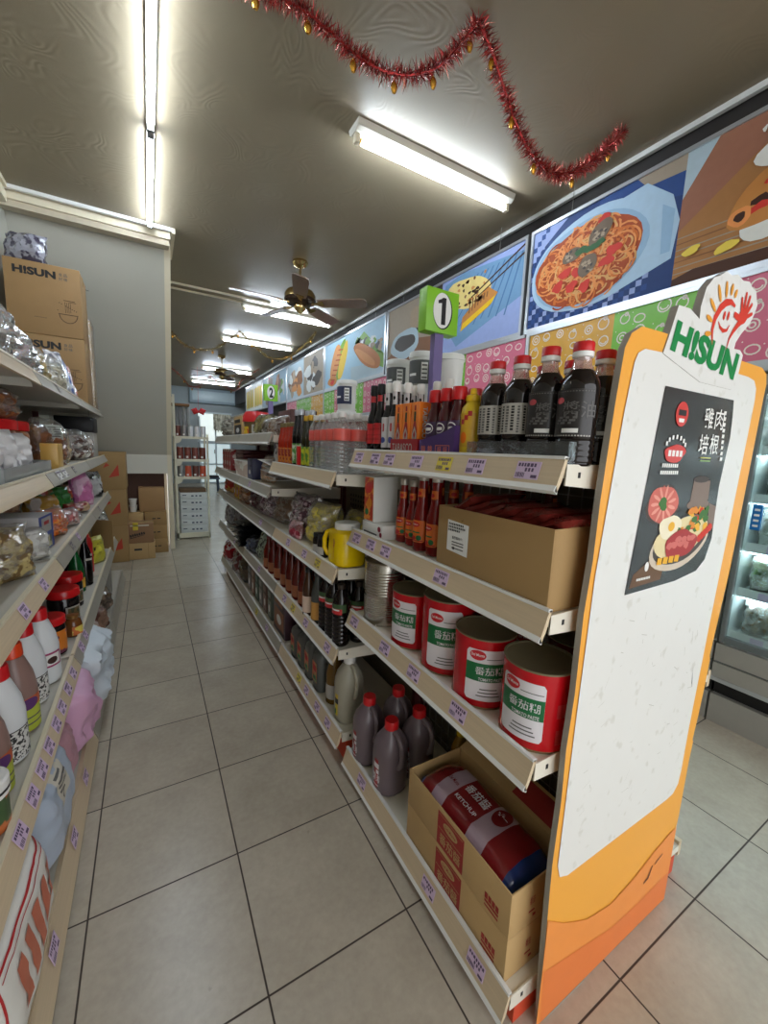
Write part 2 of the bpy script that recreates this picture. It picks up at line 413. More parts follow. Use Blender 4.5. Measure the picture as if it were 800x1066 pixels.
# ------------------------------------------------------------------ rear end of the shop: doors, sign box, curtain
GLOW = M('daylit_frosted_glass', (214, 232, 234), .4, emit=.42)
FRAMEW = M('white_door_frame', (206, 216, 220), .4)
mb = MB(); mb.b2((1.7, YB - .04, .02), (2.62, YB, 1.35), GLOW)
for x in (1.66, 2.15, 2.62): mb.b2((x, YB - .07, 0), (x + .05, YB, 2.2), FRAMEW)
for z in (0, .62, 1.32): mb.b2((1.66, YB - .065, z), (2.66, YB, z + .05), FRAMEW)
d = mb.build('door_1'); struct(d)
MB().b2((2.11, YB - .10, 1.0), (2.14, YB - .07, 1.14), STEEL).build('door_handle', d)
mb = MB(); mb.b2((1.66, YB - .03, 1.4), (2.66, YB, 2.3), M('daylit_window_glass', (226, 236, 232), .4, emit=.6))
w = mb.build('window_1'); struct(w)
mb = MB(); mb.b2((1.62, YB - .05, 2.3), (2.7, YB, 2.36), FRAMEW); mb.b2((1.62, YB - .05, 1.37), (2.7, YB, 1.42), FRAMEW)
mb.build('window_frame', w)
mb = MB(); lace = M('lace_fabric', (226, 222, 206), .8, col2=(176, 170, 150), c2scale=9)
for i in range(40):
    x0 = 2.1 + i * .0135; y0 = YB - .14 + .02 * math.sin(i * 1.7)
    mb.add([(x0, y0, 2.3), (x0 + .0135, YB - .14 + .02 * math.sin((i + 1) * 1.7), 2.3), (x0 + .0135, YB - .14 + .02 * math.sin((i + 1) * 1.7), 1.75 + .04 * math.sin(i + 1)), (x0, y0, 1.75 + .04 * math.sin(i))], [(0, 1, 2, 3)], lace, True)
tag(mb.build('lace_curtain'), 'pale patterned lace curtain over the rear window', 'curtain')
t = thing('air_conditioner', 'long pale blue wall unit high above the rear doors', 'air conditioner', (2.13, YB - .14, 2.62))
MB().b2((-.72, -.02, 0), (.72, .14, .46), M('pale_blue_casing', (158, 176, 184), .4), .02).build('casing', t)
MB().b2((-.64, -.035, .08), (.64, -.02, .38), M('pale_front_panel', (196, 212, 216), .35), .005).build('front_panel', t)
# ------------------------------------------------------------------ fluorescent lights
TUBE = M('lit_fluorescent_tube', (226, 240, 255), .5, var=0, emit=66)
BATTEN = M('batten_cream', (206, 202, 188), .45)
def batten(label, x0, x1, y, wide=.13):
    t = thing('ceiling_light', label, 'ceiling light', ((x0 + x1) / 2, y, H), 0, 'fluorescent battens on the ceiling')
    L = x1 - x0
    mb = MB(); mb.prism([(-wide / 2, 0), (wide / 2, 0), (wide / 2 - .012, -.03), (.03, -.045), (-.03, -.045), (-wide / 2 + .012, -.03)], L, BATTEN, frame((-L / 2, 0, 0), (0, 1, 0), (0, 0, 1)))
    mb.build('housing', t)
    for s in (-1, 1):
        m2 = MB(); m2.box((s * (L / 2 - .02), 0, -.065), (.03, .035, .05), CREAM, .004); m2.box((s * (L / 2 - .045), .0, -.07), (.02, .02, .02), GOLD); m2.build('lamp_holder', t)
    m3 = MB(); m3.tube([(-L / 2 + .05, 0, -.075), (L / 2 - .05, 0, -.075)], .014, TUBE, 10); m3.build('tube', t)
    return t
batten('fluorescent batten light nearest the shop front, left of the spaghetti picture', 1.26, 2.46, -.90)
batten('fluorescent batten light just behind the nearer ceiling fan', 1.30, 2.52, 2.43)
batten('fluorescent batten light behind the gold garland, third of the crosswise row', 1.30, 2.52, 4.2)
batten('fluorescent batten light behind the far ceiling fan, fourth of the crosswise row', 1.32, 2.48, 7.25)
batten('small looking batten light farthest back, close to the rear doors', 1.3, 2.5, 9.6)
def striplight(label, y0, y1):
    t = thing('strip_light', label, 'ceiling light', (.29, y0, H), 0, 'slim tube lights in a line')
    MB().b2((-.02, 0, -.018), (.02, y1 - y0, 0), BATTEN).build('housing', t)
    for yy in (.006, y1 - y0 - .03): MB().b2((-.017, yy, -.05), (.017, yy + .024, -.015), M('lamp_end_grey', (120, 120, 124), .5)).build('end_cap', t)
    MB().tube([(0, .03, -.035), (0, y1 - y0 - .03, -.035)], .013, TUBE, 10).build('tube', t)
striplight('slim lit tube light running along the ceiling, the nearer of two in line', -1.5, -.27)
striplight('slim lit tube light running along the ceiling, ending at the stairs edge', -.25, .93)

# ------------------------------------------------------------------ ceiling fans
BLADE = M('dark_wood_blade', (122, 98, 84), .3, stretch=(1, 12, 12), scale=8, var=.15)
BRASS = M('polished_brass', (196, 168, 112), .18, .95)
BRONZE = M('dark_bronze', (70, 52, 40), .25, .7)
def fan(label, loc, a0, nb=5):
    t = thing('ceiling_fan', label, 'ceiling fan', loc, 0)
    mb = MB(); mb.lathe([(.01, 0), (.07, 0), (.075, -.02), (.06, -.045), (.03, -.06), (.014, -.07)], BRASS, 24); mb.build('ceiling_canopy', t)
    MB().lathe([(.012, -.06), (.012, -.3)], BRASS, 12).build('downrod', t)
    mb = MB(); mb.lathe([(.02, -.25), (.07, -.255), (.13, -.275), (.15, -.31), (.15, -.345)], BRASS, 28); mb.lathe([(.15, -.345), (.154, -.355), (.148, -.375), (.11, -.395), (.055, -.40)], BRONZE, 28)
    mb.lathe([(.055, -.40), (.06, -.42), (.05, -.445), (.028, -.46), (.012, -.475), (.0, -.478)], BRASS, 20); mb.build('motor', t)
    for k in range(nb):
        a = R(a0 + 360 / nb * k); rot = Matrix.Rotation(a, 4, 'Z') @ Matrix.Translation((0, 0, -.385)) @ Matrix.Rotation(R(-13), 4, 'X')
        pts = [(.18, -.05), (.24, -.062), (.58, -.075), (.645, -.068), (.66, -.04), (.66, .04), (.645, .068), (.58, .075), (.24, .062), (.18, .05)]
        b = MB(); b.prism(pts, .008, BLADE, rot); b = b.build('blade', t)
        br = MB(); br.prism([(.09, -.018), (.16, -.014), (.2, -.035), (.235, -.035), (.235, .035), (.2, .035), (.16, .014), (.09, .018)], .006, BRASS, rot @ Matrix.Translation((0, 0, -.0065)))
        br.build('blade_bracket', b)
    return t
fan('brown five-blade ceiling fan with brass motor, the nearer of two', (1.55, .89, H), -36)
fan('small looking brown ceiling fan far back near the rear lights', (1.57, 5.9, H), -8)

# ------------------------------------------------------------------ tinsel garlands
def garland(name, label, anchors, sags, rad, n, cols, charm=0, cmat=None):
    pts = []
    A = [Vector(a) for a in anchors]
    for i in range(len(A) - 1):          # smooth curve through the given points, kinked where it is pinned up
        p0 = A[i - 1] if i > 0 and i not in sags else A[i]; p1 = A[i]; p2 = A[i + 1]; p3 = A[i + 2] if i + 2 < len(A) and i + 1 not in sags else A[i + 1]
        for k in range(6):
            u = k / 6; pts.append(.5 * ((2 * p1) + (p2 - p0) * u + (2 * p0 - 5 * p1 + 4 * p2 - p3) * u * u + (3 * p1 - p0 - 3 * p2 + p3) * u ** 3))
    pts.append(Vector(anchors[-1]))
    o = Vector(anchors[0]); loc = [p - o for p in pts]
    t = thing(name, label, 'garland', tuple(o))
    mb = MB(); mb.tube(loc, .006, cols[0], 6)
    r2 = random.Random(5)
    seglen = [(loc[i + 1] - loc[i]).length for i in range(len(loc) - 1)]; tot = sum(seglen)
    for k in range(n):
        d = r2.random() * tot; i = 0
        while i < len(seglen) - 1 and d > seglen[i]: d -= seglen[i]; i += 1
        p = loc[i].lerp(loc[i + 1], min(1, d / seglen[i])); tg = (loc[i + 1] - loc[i]).normalized()
        v = Vector((r2.gauss(0, 1), r2.gauss(0, 1), r2.gauss(0, 1))); v = (v - tg * v.dot(tg) * .7).normalized()
        L = rad * (.55 + .55 * r2.random()); w = tg.cross(v).normalized() * .0016
        w = (w * math.cos(k) + tg * .0016 * math.sin(k))
        e = p + v * L + tg * r2.uniform(-.25, .25) * rad; m_ = p + v * L * .5 + Vector((0, 0, .004 * r2.uniform(-1, 1)))
        mb.add([p - w, p + w, m_ + w, m_ - w, e], [(0, 1, 2, 3), (3, 2, 4)], cols[k % len(cols)])
    mb.build('tinsel', t)
    for k in range(charm):
        u = (k + .5) / charm * (len(loc) - 1); i = int(u); p = loc[i]
        c = MB(); c.tube([p, p + Vector((.004, 0, -rad * .45))], .0012, cmat, 5)
        c.lathe([(0, -.045), (.008, -.043), (.014, -.03), (.016, -.018), (.011, -.006), (.005, -.003), (.006, 0), (.0, .002)], cmat, 10, c=(p.x + .004, p.y, p.z - rad * .45), sx=1, sy=.7)
        c.build('charm', t)
    return t
TR1 = M('red_tinsel', (168, 52, 50), .3, .7); TR2 = M('dark_red_tinsel', (104, 32, 34), .3, .7); TR3 = M('pink_tinsel', (206, 128, 112), .25, .75)
TG1 = M('gold_tinsel', (176, 148, 84), .25, .8); TG2 = M('dark_gold_tinsel', (112, 88, 46), .3, .8)
garland('tinsel_garland', 'red tinsel garland with gold charms draped across the front ceiling', [(.5, -1.27, 3.085), (.696, -1.36, 3.05), (.798, -1.4, 3.02), (.904, -1.44, 2.965), (1.001, -1.48, 2.9), (1.106, -1.52, 2.864), (1.221, -1.56, 2.873), (1.312, -1.6, 2.913), (1.39, -1.64, 2.996), (1.45, -1.68, 3.085), (1.533, -1.68, 3.015), (1.626, -1.68, 2.905), (1.724, -1.68, 2.795), (1.838, -1.68, 2.72), (1.993, -1.68, 2.702), (2.182, -1.68, 2.789), (2.36, -1.68, 2.94), (2.5, -1.68, 3.085)], (9,), .056, 5600, [TR1, TR2, TR1, TR3], 11, GOLD)
garland('tinsel_garland', 'thin gold tinsel garland across the ceiling behind the nearer fan', [(.445, 3.0, 2.83), (.65, 3.0, 2.624), (.857, 3.0, 2.571), (1.1, 3.0, 2.645), (1.382, 3.0, 2.90), (1.537, 3.0, 2.765), (1.781, 3.0, 2.603), (2.065, 3.0, 2.644), (2.35, 3.0, 2.89), (2.5, 3.0, 3.08)], (4,), .04, 2200, [TG1, TG2], 8, GOLD)
garland('tinsel_garland', 'red and gold tinsel garland far back before the rear doors', [(.45, 6.7, 3.05), (.841, 6.7, 2.747), (1.036, 6.7, 2.53), (1.227, 6.7, 2.573), (1.445, 6.7, 2.8), (1.659, 6.7, 2.641), (1.962, 6.7, 2.54), (2.112, 6.7, 2.776), (2.5, 6.7, 3.08)], (4,), .06, 1300, [TR1, TG1], 9, GOLD)

# ------------------------------------------------------------------ picture panels with food photographs (flat prints)
PX = 2.64
_nart = 0
def art(mb, y0, w, z0, h, pts, mat, lay):
    """pts in 0..1 (left to right as seen, bottom to top)"""
    global _nart
    if not (6 <= lay < 19): _nart = (_nart + 1) % 30
    q = lay * .0004 + (0 if 6 <= lay < 19 else _nart * .000012)
    mb.add([(PX - .0005 - q, y0 - p[0] * w, z0 + p[1] * h) for p in pts], [tuple(range(len(pts) - 1, -1, -1))], mat)
def clipu(pts, lo=0., hi=1.):
    return [(min(hi, max(lo, x)), min(1, max(0, y))) for x, y in pts]
def P(name, c, rough=.6, **k): return M(name, c, rough, var=k.pop('var', .08), scale=k.pop('scale', 25), spec=.25, **k)
pc = {n: P('print_' + n, c) for n, c in dict(paleblue=(150, 184, 214), navy=(38, 62, 112), cloth=(44, 74, 132), plate=(176, 204, 226), platein=(150, 182, 210), orange=(214, 116, 52), orange_light=(232, 150, 84), noodle=(222, 168, 104), orange_dark=(168, 72, 30), meat=(112, 94, 76), tomato=(204, 56, 44), basil=(46, 92, 50), wood=(168, 118, 70), woodpink=(156, 106, 84), darkwood=(78, 50, 36), rice=(226, 226, 218), toast=(196, 132, 68), char=(64, 38, 26), corn=(232, 206, 84), eggyellow=(236, 192, 40), cheese=(230, 206, 130), bluetray=(112, 150, 184), blueline=(78, 116, 156), lavender=(150, 166, 212), tan=(160, 146, 128), dark=(66, 58, 52), bread=(206, 142, 82), lettuce=(120, 162, 66), sky=(166, 200, 220), bun=(186, 116, 60), mush=(168, 148, 124), greyblue=(176, 196, 206), fries=(226, 190, 70), white=(222, 226, 224), pink=(214, 130, 140), brown=(130, 88, 58)).items()}
def blob(cx, cy, rx, ry, seed, n=22, wob=.12, rot=0.):
    r = random.Random(seed); ph = [r.uniform(0, 6.28) for _ in range(3)]
    out = []
    for i in range(n):
        a = 2 * PI * i / n; k = 1 + wob * (math.sin(2 * a + ph[0]) * .5 + math.sin(3 * a + ph[1]) * .4 + math.sin(5 * a + ph[2]) * .3)
        x, y = rx * k * math.cos(a), ry * k * math.sin(a)
        out.append((cx + x * math.cos(rot) - y * math.sin(rot), cy + x * math.sin(rot) + y * math.cos(rot)))
    return out
def img_spaghetti(mb, y0, w, z0, h):
    A = lambda p, m, l: art(mb, y0, w, z0, h, clipu(p), pc[m], l)
    A([(0, 0), (1, 0), (1, 1), (0, 1)], 'navy', 0)
    A([(0, .72), (.28, 1), (0, 1)], 'lavender', 1); A([(.55, .75), (.8, .78), (1, .7), (1, 1), (.5, 1)], 'cloth', 1); A([(.80, .90), (1, .88), (1, 1), (.74, 1)], 'tan', 2)
    for i in range(30):
        for j in range(20):
            u, v = i / 30, j / 20
            if (i + j) % 2 == 0 and ((v < .3 + .1 * u) or u < .16) and u < .86: A([(u, v), (u + 1 / 30, v), (u + 1 / 30, v + .05), (u, v + .05)], 'lavender' if (i // 2 + j // 2) % 2 else 'cloth', 1)
    A(blob(.47, .50, .46, .45, 3, 34, .03, .25), 'plate', 3); A([(.70, .12), (.98, .24), (1.0, .52), (.95, .74), (.80, .93), (.6, .9)], 'plate', 3)
    A([(.92, .3), (.97, .3), (.97, .62), (.9, .7)], 'paleblue', 4); A(blob(.435, .49, .40, .41, 4, 34, .04, .2), 'platein', 4); A(blob(.43, .48, .37, .38, 8, 34, .06, .2), 'orange_dark', 5)
    r = random.Random(3)
    for k in range(280):
        a = r.uniform(0, 6.28); q = math.sqrt(r.random()) * .31; cx, cy = .43 + q * math.cos(a), .47 + q * 1.02 * math.sin(a)
        rad = min(r.uniform(.03, .10), .37 - q); s0 = r.uniform(0, 6.28); sp = r.uniform(1.2, 4.5); n = 9; wv = .0062
        inn = [(cx + (rad - wv) * math.cos(s0 + sp * i / n), cy + (rad - wv) * 1.3 * math.sin(s0 + sp * i / n)) for i in range(n + 1)]
        out = [(cx + (rad + wv) * math.cos(s0 + sp * i / n), cy + (rad + wv) * 1.3 * math.sin(s0 + sp * i / n)) for i in range(n + 1)]
        for i in range(n): A([inn[i], out[i], out[i + 1], inn[i + 1]], ('orange', 'orange_light', 'noodle', 'orange_light', 'orange_dark')[k % 5], 6 + k * .043)
    for k, (x, y) in enumerate(((.25, .34), (.3, .45), (.36, .3), (.6, .42), (.64, .5), (.56, .8), (.46, .26), (.4, .42))): A(blob(x, y, .045, .05, k, 14, .35), 'tomato', 20)
    for k, (x, y, rx, ry, ro) in enumerate(((.345, .60, .075, .065, .3), (.465, .45, .062, .105, -.2), (.535, .70, .070, .11, -.5))):
        A(blob(x, y, rx, ry, 3 + k, 20, .1, ro), 'meat', 21)
        for q in range(14): A(blob(x + r.uniform(-.6, .6) * rx, y + r.uniform(-.6, .6) * ry, .012, .014, q, 8, .3), 'mush' if q % 3 else 'dark', 22)
    for q in range(5): A(blob(.40 + .035 * q, .60 + .014 * math.sin(q * 2), .035, .03, 9 + q, 14, .4, .3), 'basil', 23)
def img_burger(mb, y0, w, z0, h):
    A = lambda p, m, l: art(mb, y0, w, z0, h, clipu(p), pc[m], l)
    A([(0, 0), (1, 0), (1, 1), (0, 1)], 'wood', 0); A([(0, .62), (.16, 1), (0, 1)], 'greyblue', 1); A([(0, .42), (.0, .66), (.14, 1), (.52, 1), (.3, .75)], 'woodpink', 2)
    for k in range(8): A([(0, .05 + .045 * k), (1, .02 + .05 * k), (1, .035 + .05 * k), (0, .058 + .045 * k)], 'brown' if k % 3 == 0 else 'tan', 1.5)
    A([(0, 0), (1, 0), (1, .07), (.1, .10), (0, .06)], 'darkwood', 2)
    A(blob(.56, .40, .33, .15, 4, 26, .06, .7), 'rice', 3); A(blob(.48, .50, .31, .17, 5, 26, .08, .75), 'toast', 4)
    r = random.Random(5)
    for k in range(30): a = r.uniform(0, 6.28); q = r.random(); A(blob(.47 + .22 * q * math.cos(a), .53 + .2 * q * math.sin(a), .045, .03, k, 10, .4, r.uniform(0, 3)), ('char', 'brown', 'orange_light', 'tomato', 'char')[k % 5], 5 + k * .02)
    A(blob(.275, .36, .05, .06, 6, 16, .15), 'orange_light', 5.8); A(blob(.275, .36, .025, .03, 6, 16, .2), 'char', 5.9)
    A(blob(.56, .76, .26, .13, 8, 26, .06, .35), 'rice', 20)
    for k in range(40): A(blob(.52 + r.uniform(-.18, .25), .86 + r.uniform(-.07, .09), .028, .03, k, 9, .35), ('char', 'toast', 'brown', 'rice')[k % 4], 21)
    A(blob(.08, .24, .045, .03, 2, 14, .2, .3), 'corn', 21); A(blob(.24, .18, .05, .035, 3, 14, .2, .4), 'corn', 21); A(blob(.45, .63, .06, .022, 3, 12, .2, .6), 'corn', 22); A(blob(.4, .55, .05, .02, 3, 12, .2, .6), 'tomato', 22)
def img_toast(mb, y0, w, z0, h):
    A = lambda p, m, l: art(mb, y0, w, z0, h, clipu(p), pc[m], l)
    A([(0, 0), (1, 0), (1, 1), (0, 1)], 'lavender', 0); A([(.0, .5), (.25, .06), (1, .42), (1, .9), (.3, 1), (.05, .95)], 'bluetray', 1)
    for k in range(9): A([(.1 + .09 * k, .36 - .02 * k + .06 * (k > 4)), (.115 + .09 * k, .36 - .02 * k + .06 * (k > 4)), (.5 + .06 * k, .9), (.485 + .06 * k, .9)], 'blueline', 2)
    A(blob(.36, .72, .28, .2, 8, 22, .12, -.35), 'cheese', 3); A([(.3, .24), (.66, .44), (.74, .56), (.62, .68), (.32, .42)], 'toast', 4); A([(.3, .24), (.68, .46), (.72, .54), (.33, .34)], 'eggyellow', 5)
    r = random.Random(9)
    for k in range(40): A(blob(.34 + r.uniform(-.2, .24), .72 + r.uniform(-.16, .16), .012 + .02 * r.random(), .02, k, 8, .3), ('brown', 'char', 'bread')[k % 3], 6)
    for k in range(7): A([(.4 + k * .035, .44 + k * .02), (.414 + k * .035, .44 + k * .02), (.42 + k * .035, .62), (.405 + k * .035, .62)], 'brown', 6)
    A([(.5, .6), (1, .86), (1, .885), (.5, .615)], 'char', 8); A([(.42, .62), (1, .95), (1, .975), (.42, .64)], 'char', 8)
def img_table(mb, y0, w, z0, h):
    A = lambda p, m, l: art(mb, y0, w, z0, h, clipu(p), pc[m], l)
    A([(0, 0), (1, 0), (1, 1), (0, 1)], 'tan', 0); A([(0, 0), (1, 0), (1, .3), (.3, .45), (0, .2)], 'brown', 1); A([(.55, .5), (1, .4), (1, 1), (.7, 1)], 'dark', 2); A(blob(.72, .7, .26, .2, 4, 20, .3), 'mush', 3); A(blob(.8, .75, .1, .08, 4, 12, .3), 'lettuce', 4)
    A(blob(.36, .36, .3, .22, 6), 'greyblue', 2); A(blob(.36, .38, .2, .13, 7), 'dark', 3)
def img_hotdog(mb, y0, w, z0, h):
    A = lambda p, m, l: art(mb, y0, w, z0, h, clipu(p), pc[m], l)
    A([(0, 0), (1, 0), (1, 1), (0, 1)], 'sky', 0); A([(0, .0), (1, 0), (1, .2), (0, .3)], 'greyblue', 1)
    A([(.12, .75), (.2, .85), (.75, .2), (1, .08), (1, .32), (.4, .9)], 'lettuce', 2); r = random.Random(2)
    for k in range(18): A(blob(.4 + r.uniform(-.1, .5), .72 - r.uniform(0, .25), .06, .06, k, 10, .4), ('mush', 'white', 'dark', 'lettuce')[k % 4], 3)
    A(blob(.5, .42, .5, .16, 6, 26, .08, -.62), 'bun', 4); A(blob(.45, .4, .4, .07, 6, 20, .1, -.62), 'bread', 5)
def img_baguette(mb, y0, w, z0, h):
    A = lambda p, m, l: art(mb, y0, w, z0, h, clipu(p), pc[m], l)
    A([(0, 0), (1, 0), (1, 1), (0, 1)], 'sky', 0); A(blob(.62, .52, .42, .16, 3, 24, .1, 1.3), 'lettuce', 1); A(blob(.7, .5, .4, .12, 9, 24, .1, 1.25), 'fries', 2); A(blob(.4, .5, .44, .15, 5, 24, .06, 1.25), 'bread', 3)
    for k in range(7): A([(.22 + .05 * k, .16 + .1 * k), (.4 + .05 * k, .13 + .1 * k), (.41 + .05 * k, .16 + .1 * k), (.23 + .05 * k, .19 + .1 * k)], 'orange_dark', 4)
    A(blob(.3, .13, .2, .1, 6), 'toast', 3.5); A(blob(.3, .1, .08, .05, 2), 'tomato', 5)
def img_misc(seed, base, cols):
    def f(mb, y0, w, z0, h):
        A = lambda p, m, l: art(mb, y0, w, z0, h, clipu(p), pc[m], l)
        r = random.Random(seed); A([(0, 0), (1, 0), (1, 1), (0, 1)], base, 0)
        for k in range(16): A(blob(r.uniform(.2, .8), r.uniform(.15, .8), r.uniform(.06, .2), r.uniform(.06, .25), k + seed, 14, .3), cols[k % len(cols)], 1 + k * .1)
    return f
def img_fries(mb, y0, w, z0, h):
    A = lambda p, m, l: art(mb, y0, w, z0, h, clipu(p), pc[m], l)
    A([(0, 0), (1, 0), (1, 1), (0, 1)], 'white', 0); r = random.Random(4)
    for k in range(18): x = .08 + k * .05; A([(x, .1 + .1 * r.random()), (x + .05, .1), (x + .06, .8 + .15 * r.random()), (x + .015, .85)], ('fries', 'corn', 'lettuce', 'bread')[k % 4], 1)
ALU = M('aluminium_frame', (196, 200, 204), .3, .7)
def panel(label, ya, yb, imgs, z0=2.235, z1=2.875):
    t = thing('picture_panel', label, 'picture', (0, 0, 0), 0, 'framed food pictures above the coolers')
    fw = .022
    mb = MB(); mb.b2((PX - .012, ya - fw, z0 - .03), (PX + .03, ya, z1 + .02), ALU); mb.b2((PX - .012, yb, z0 - .03), (PX + .03, yb + fw, z1 + .02), ALU)
    mb.b2((PX - .012, yb + fw, z1), (PX + .03, ya - fw, z1 + .02), ALU); mb.b2((PX - .012, yb + fw, z0 - .03), (PX + .03, ya - fw, z0), ALU)
    mb.b2((PX + .001, yb + fw, z0), (PX + .028, ya - fw, z1), WHITE)
    mb.build('frame', t)
    n = len(imgs); W = (ya - yb - 2 * fw) / n
    for i, f in enumerate(imgs):
        m = MB(); f(m, ya - fw - i * W, W, z0, z1 - z0); m.build('print', t)
    for yy in (ya - .3, yb + .3):
        MB().tube([(PX + .01, yy, z1 + .015), (PX + .012, yy, H - .03)], .002, STEEL, 5).build('hanging_wire', t)
    return t
panel('framed food picture pair: spaghetti on pale blue plate beside rice burgers on wood', -.985, -2.93, [img_spaghetti, img_burger])
panel('framed food picture pair: dark table setting beside cheese toast on blue plate', 1.04, -.955, [img_table, img_toast])
panel('framed food picture pair: grilled baguette sandwich beside hot dog bun on pale blue', 2.95, 1.07, [img_baguette, img_hotdog])
panel('framed food picture pair in pale grey and dark brown, left of the baguette picture', 4.95, 2.98, [img_misc(4, 'greyblue', ['white', 'brown', 'bread', 'mush']), img_misc(7, 'tan', ['dark', 'mush', 'white', 'dark'])])
panel('framed pale food picture pair behind the green number 2 sign', 6.92, 4.98, [img_misc(3, 'greyblue', ['white', 'sky', 'tan', 'pink']), img_misc(8, 'sky', ['bread', 'white', 'lettuce', 'brown'])])
panel('framed picture pair of yellow fries farthest along the wall', 8.9, 6.95, [img_fries, img_fries])

# ------------------------------------------------------------------ patterned header strips on the coolers, and the coolers
hc = dict(o=M('orange_header', (216, 160, 44), .35), g=M('green_header', (112, 184, 44), .35), p=M('pink_header', (212, 108, 134), .35))
DOOD = M('white_doodles', (236, 226, 214), .4)
def ring(mb, y, z, ry, rz, x, wv=.0035, n=12, a0=0, a1=2 * PI):
    pin = [(x, y - (ry - wv) * math.cos(a0 + (a1 - a0) * i / n), z + (rz - wv) * math.sin(a0 + (a1 - a0) * i / n)) for i in range(n + 1)]
    po = [(x, y - (ry + wv) * math.cos(a0 + (a1 - a0) * i / n), z + (rz + wv) * math.sin(a0 + (a1 - a0) * i / n)) for i in range(n + 1)]
    mb.add(pin + po, [(i, i + 1, n + 2 + i, n + 1 + i) for i in range(n)], DOOD)
def header(label, ya, yb, bands):
    t = thing('header_strip', label, 'sign', (0, 0, 0), 0, 'patterned strips above the cooler doors')
    z0, z1 = 1.80, 2.185
    mb = MB(); mb.b2((PX, yb, z0 - .05), (PX + .05, ya, z0), ALU); mb.b2((PX - .01, yb, z1), (PX + .05, ya, z1 + .02), ALU)
    mb.b2((PX - .012, ya - .03, z0), (PX + .05, ya, z1), ALU); mb.b2((PX + .02, yb, z0), (PX + .05, ya - .03, z1), ALU); mb.build('frame', t)
    y = ya - .03; r = random.Random(int(ya * 10) + 50)
    for c, w in bands:
        w = min(w, y - yb)
        m = MB(); m.b2((PX, y - w, z0), (PX + .018, y, z1), hc[c])
        nx = max(1, int(w / .1))
        for i in range(nx):
            for j in range(4):
                yy = y - (i + .5 + r.uniform(-.15, .15)) * w / nx; zz = z0 + (j + .5 + r.uniform(-.2, .2)) * (z1 - z0) / 4
                if yy - .03 < y - w or yy + .03 > y: continue
                k = r.randrange(4); s = .024 + .01 * r.random(); X = PX - .0008
                ring(m, yy, zz, s, s * (.75 if k == 1 else 1), X)
                if k == 0: ring(m, yy, zz, s * .45, s * .45, X)
                if k == 2: ring(m, yy, zz - .003, s * .6, s * .5, X, a0=PI, a1=2 * PI, n=8)
                if k == 3: ring(m, yy - s * .3, zz + s * .9, s * .35, s * .35, X, n=8)
                m.add([(X, yy + .045, zz + .04), (X, yy + .041, zz + .044), (X, yy + .037, zz + .04), (X, yy + .041, zz + .036)], [(3, 2, 1, 0)], DOOD)
        m.build('printed_strip', t); y -= w
    return t
header('orange, green and pink doodle strip under the spaghetti picture', -1.015, -3.0, [('o', .62), ('g', .52), ('p', .9)])
header('orange, green and pink doodle strip under the cheese toast picture', 1.0, -1.0, [('p', .2), ('o', 1.0), ('g', .12), ('p', .72)])
header('pink and green doodle strip under the hot dog picture', 3.0, 1.02, [('g', .4), ('p', .7), ('g', .25), ('p', .7)])
header('green doodle strip half hidden behind the number 2 sign', 5.0, 3.02, [('p', .6), ('g', .8), ('o', .6)])

GLASS = film('cooler_door_glass', (206, 226, 226), .9, .03, 0., milk=0.)
GASK = M('door_gasket_grey', (104, 112, 112), .45); CASE = M('cooler_grey_panel', (168, 166, 158), .4, .3)
CINT = M('cooler_white_liner', (222, 230, 230), .5); LED = M('cooler_lamp_and_fill', (228, 242, 250), .5, var=0, emit=14)
def cooler(label, ya, yb, nd):
    t = thing('display_cooler', label, 'refrigerator', (0, 0, 0), 0, 'glass door display coolers along the right wall')
    x0, x1 = 2.65, 3.35
    MB().b2((x0 + .03, yb, 0), (x1, ya, .15), CASE).build('plinth', t)
    MB().b2((x0 + .06, yb, .15), (x1, ya, .235), M('black_air_slot', (14, 14, 15), .6)).build('air_slot', t)
    mb = MB(); mb.b2((x0 - .005, yb, .235), (x1, ya, .255), ALU); mb.b2((x0, yb, .255), (x1, ya, .33), CASE); mb.b2((x0 + .012, yb, .33), (x1, ya, .34), GASK); mb.b2((x0, yb, .34), (x1, ya, .43), CASE); mb.build('lower_panel', t)
    mb = MB(); mb.b2((x0 + .02, yb, 1.69), (x1, ya, 1.74), CASE); mb.b2((x1 - .03, yb, .43), (x1, ya, 1.69), CINT)
    for y in (ya - .02, yb): mb.b2((x0 + .03, y, .43), (x1, y + .02, 1.69), CINT)
    mb.build('cabinet', t)
    for z in (1.672, 1.374, 1.144, .904, .674): MB().b2((x0 + .105, yb + .03, z - .012), (x0 + .125, ya - .03, z), LED).build('lamp_and_fill_strip', t)  # top lamp, plus strips added under the shelves to brighten the dim interior
    for z in (.47, .70, .93, 1.17, 1.40):
        mb = MB(); mb.b2((x0 + .10, yb + .02, z - .012), (x1 - .03, ya - .02, z), CINT); mb.b2((x0 + .085, yb + .02, z - .028), (x0 + .10, ya - .02, z + .018), WHITE)
        y = ya - .1
        while y > yb + .1: mb.b2((x0 + .083, y - .05, z - .022), (x0 + .085, y, z + .012), LILAC); y -= .16
        mb.build('shelf', t)
    W = (ya - yb) / nd
    for i in range(nd):
        a = ya - i * W - .005; b = a - W + .01
        mb = MB(); f = .022
        for lo, hi in (((x0, b, .44), (x0 + .03, b + f, 1.69)), ((x0, a - f, .44), (x0 + .03, a, 1.69)), ((x0, b + f, .44), (x0 + .03, a - f, .475)), ((x0, b + f, 1.65), (x0 + .03, a - f, 1.69))): mb.b2(lo, hi, GASK, .004)
        d = mb.build('door', t)
        MB().b2((x0 + .01, b + f, .475), (x0 + .018, a - f, 1.65), GLASS).build('glass', d)
        MB().b2((x0 - .03, b + .045, .8), (x0 - .015, b + .065, 1.3), ALU).build('handle', d)
    return t
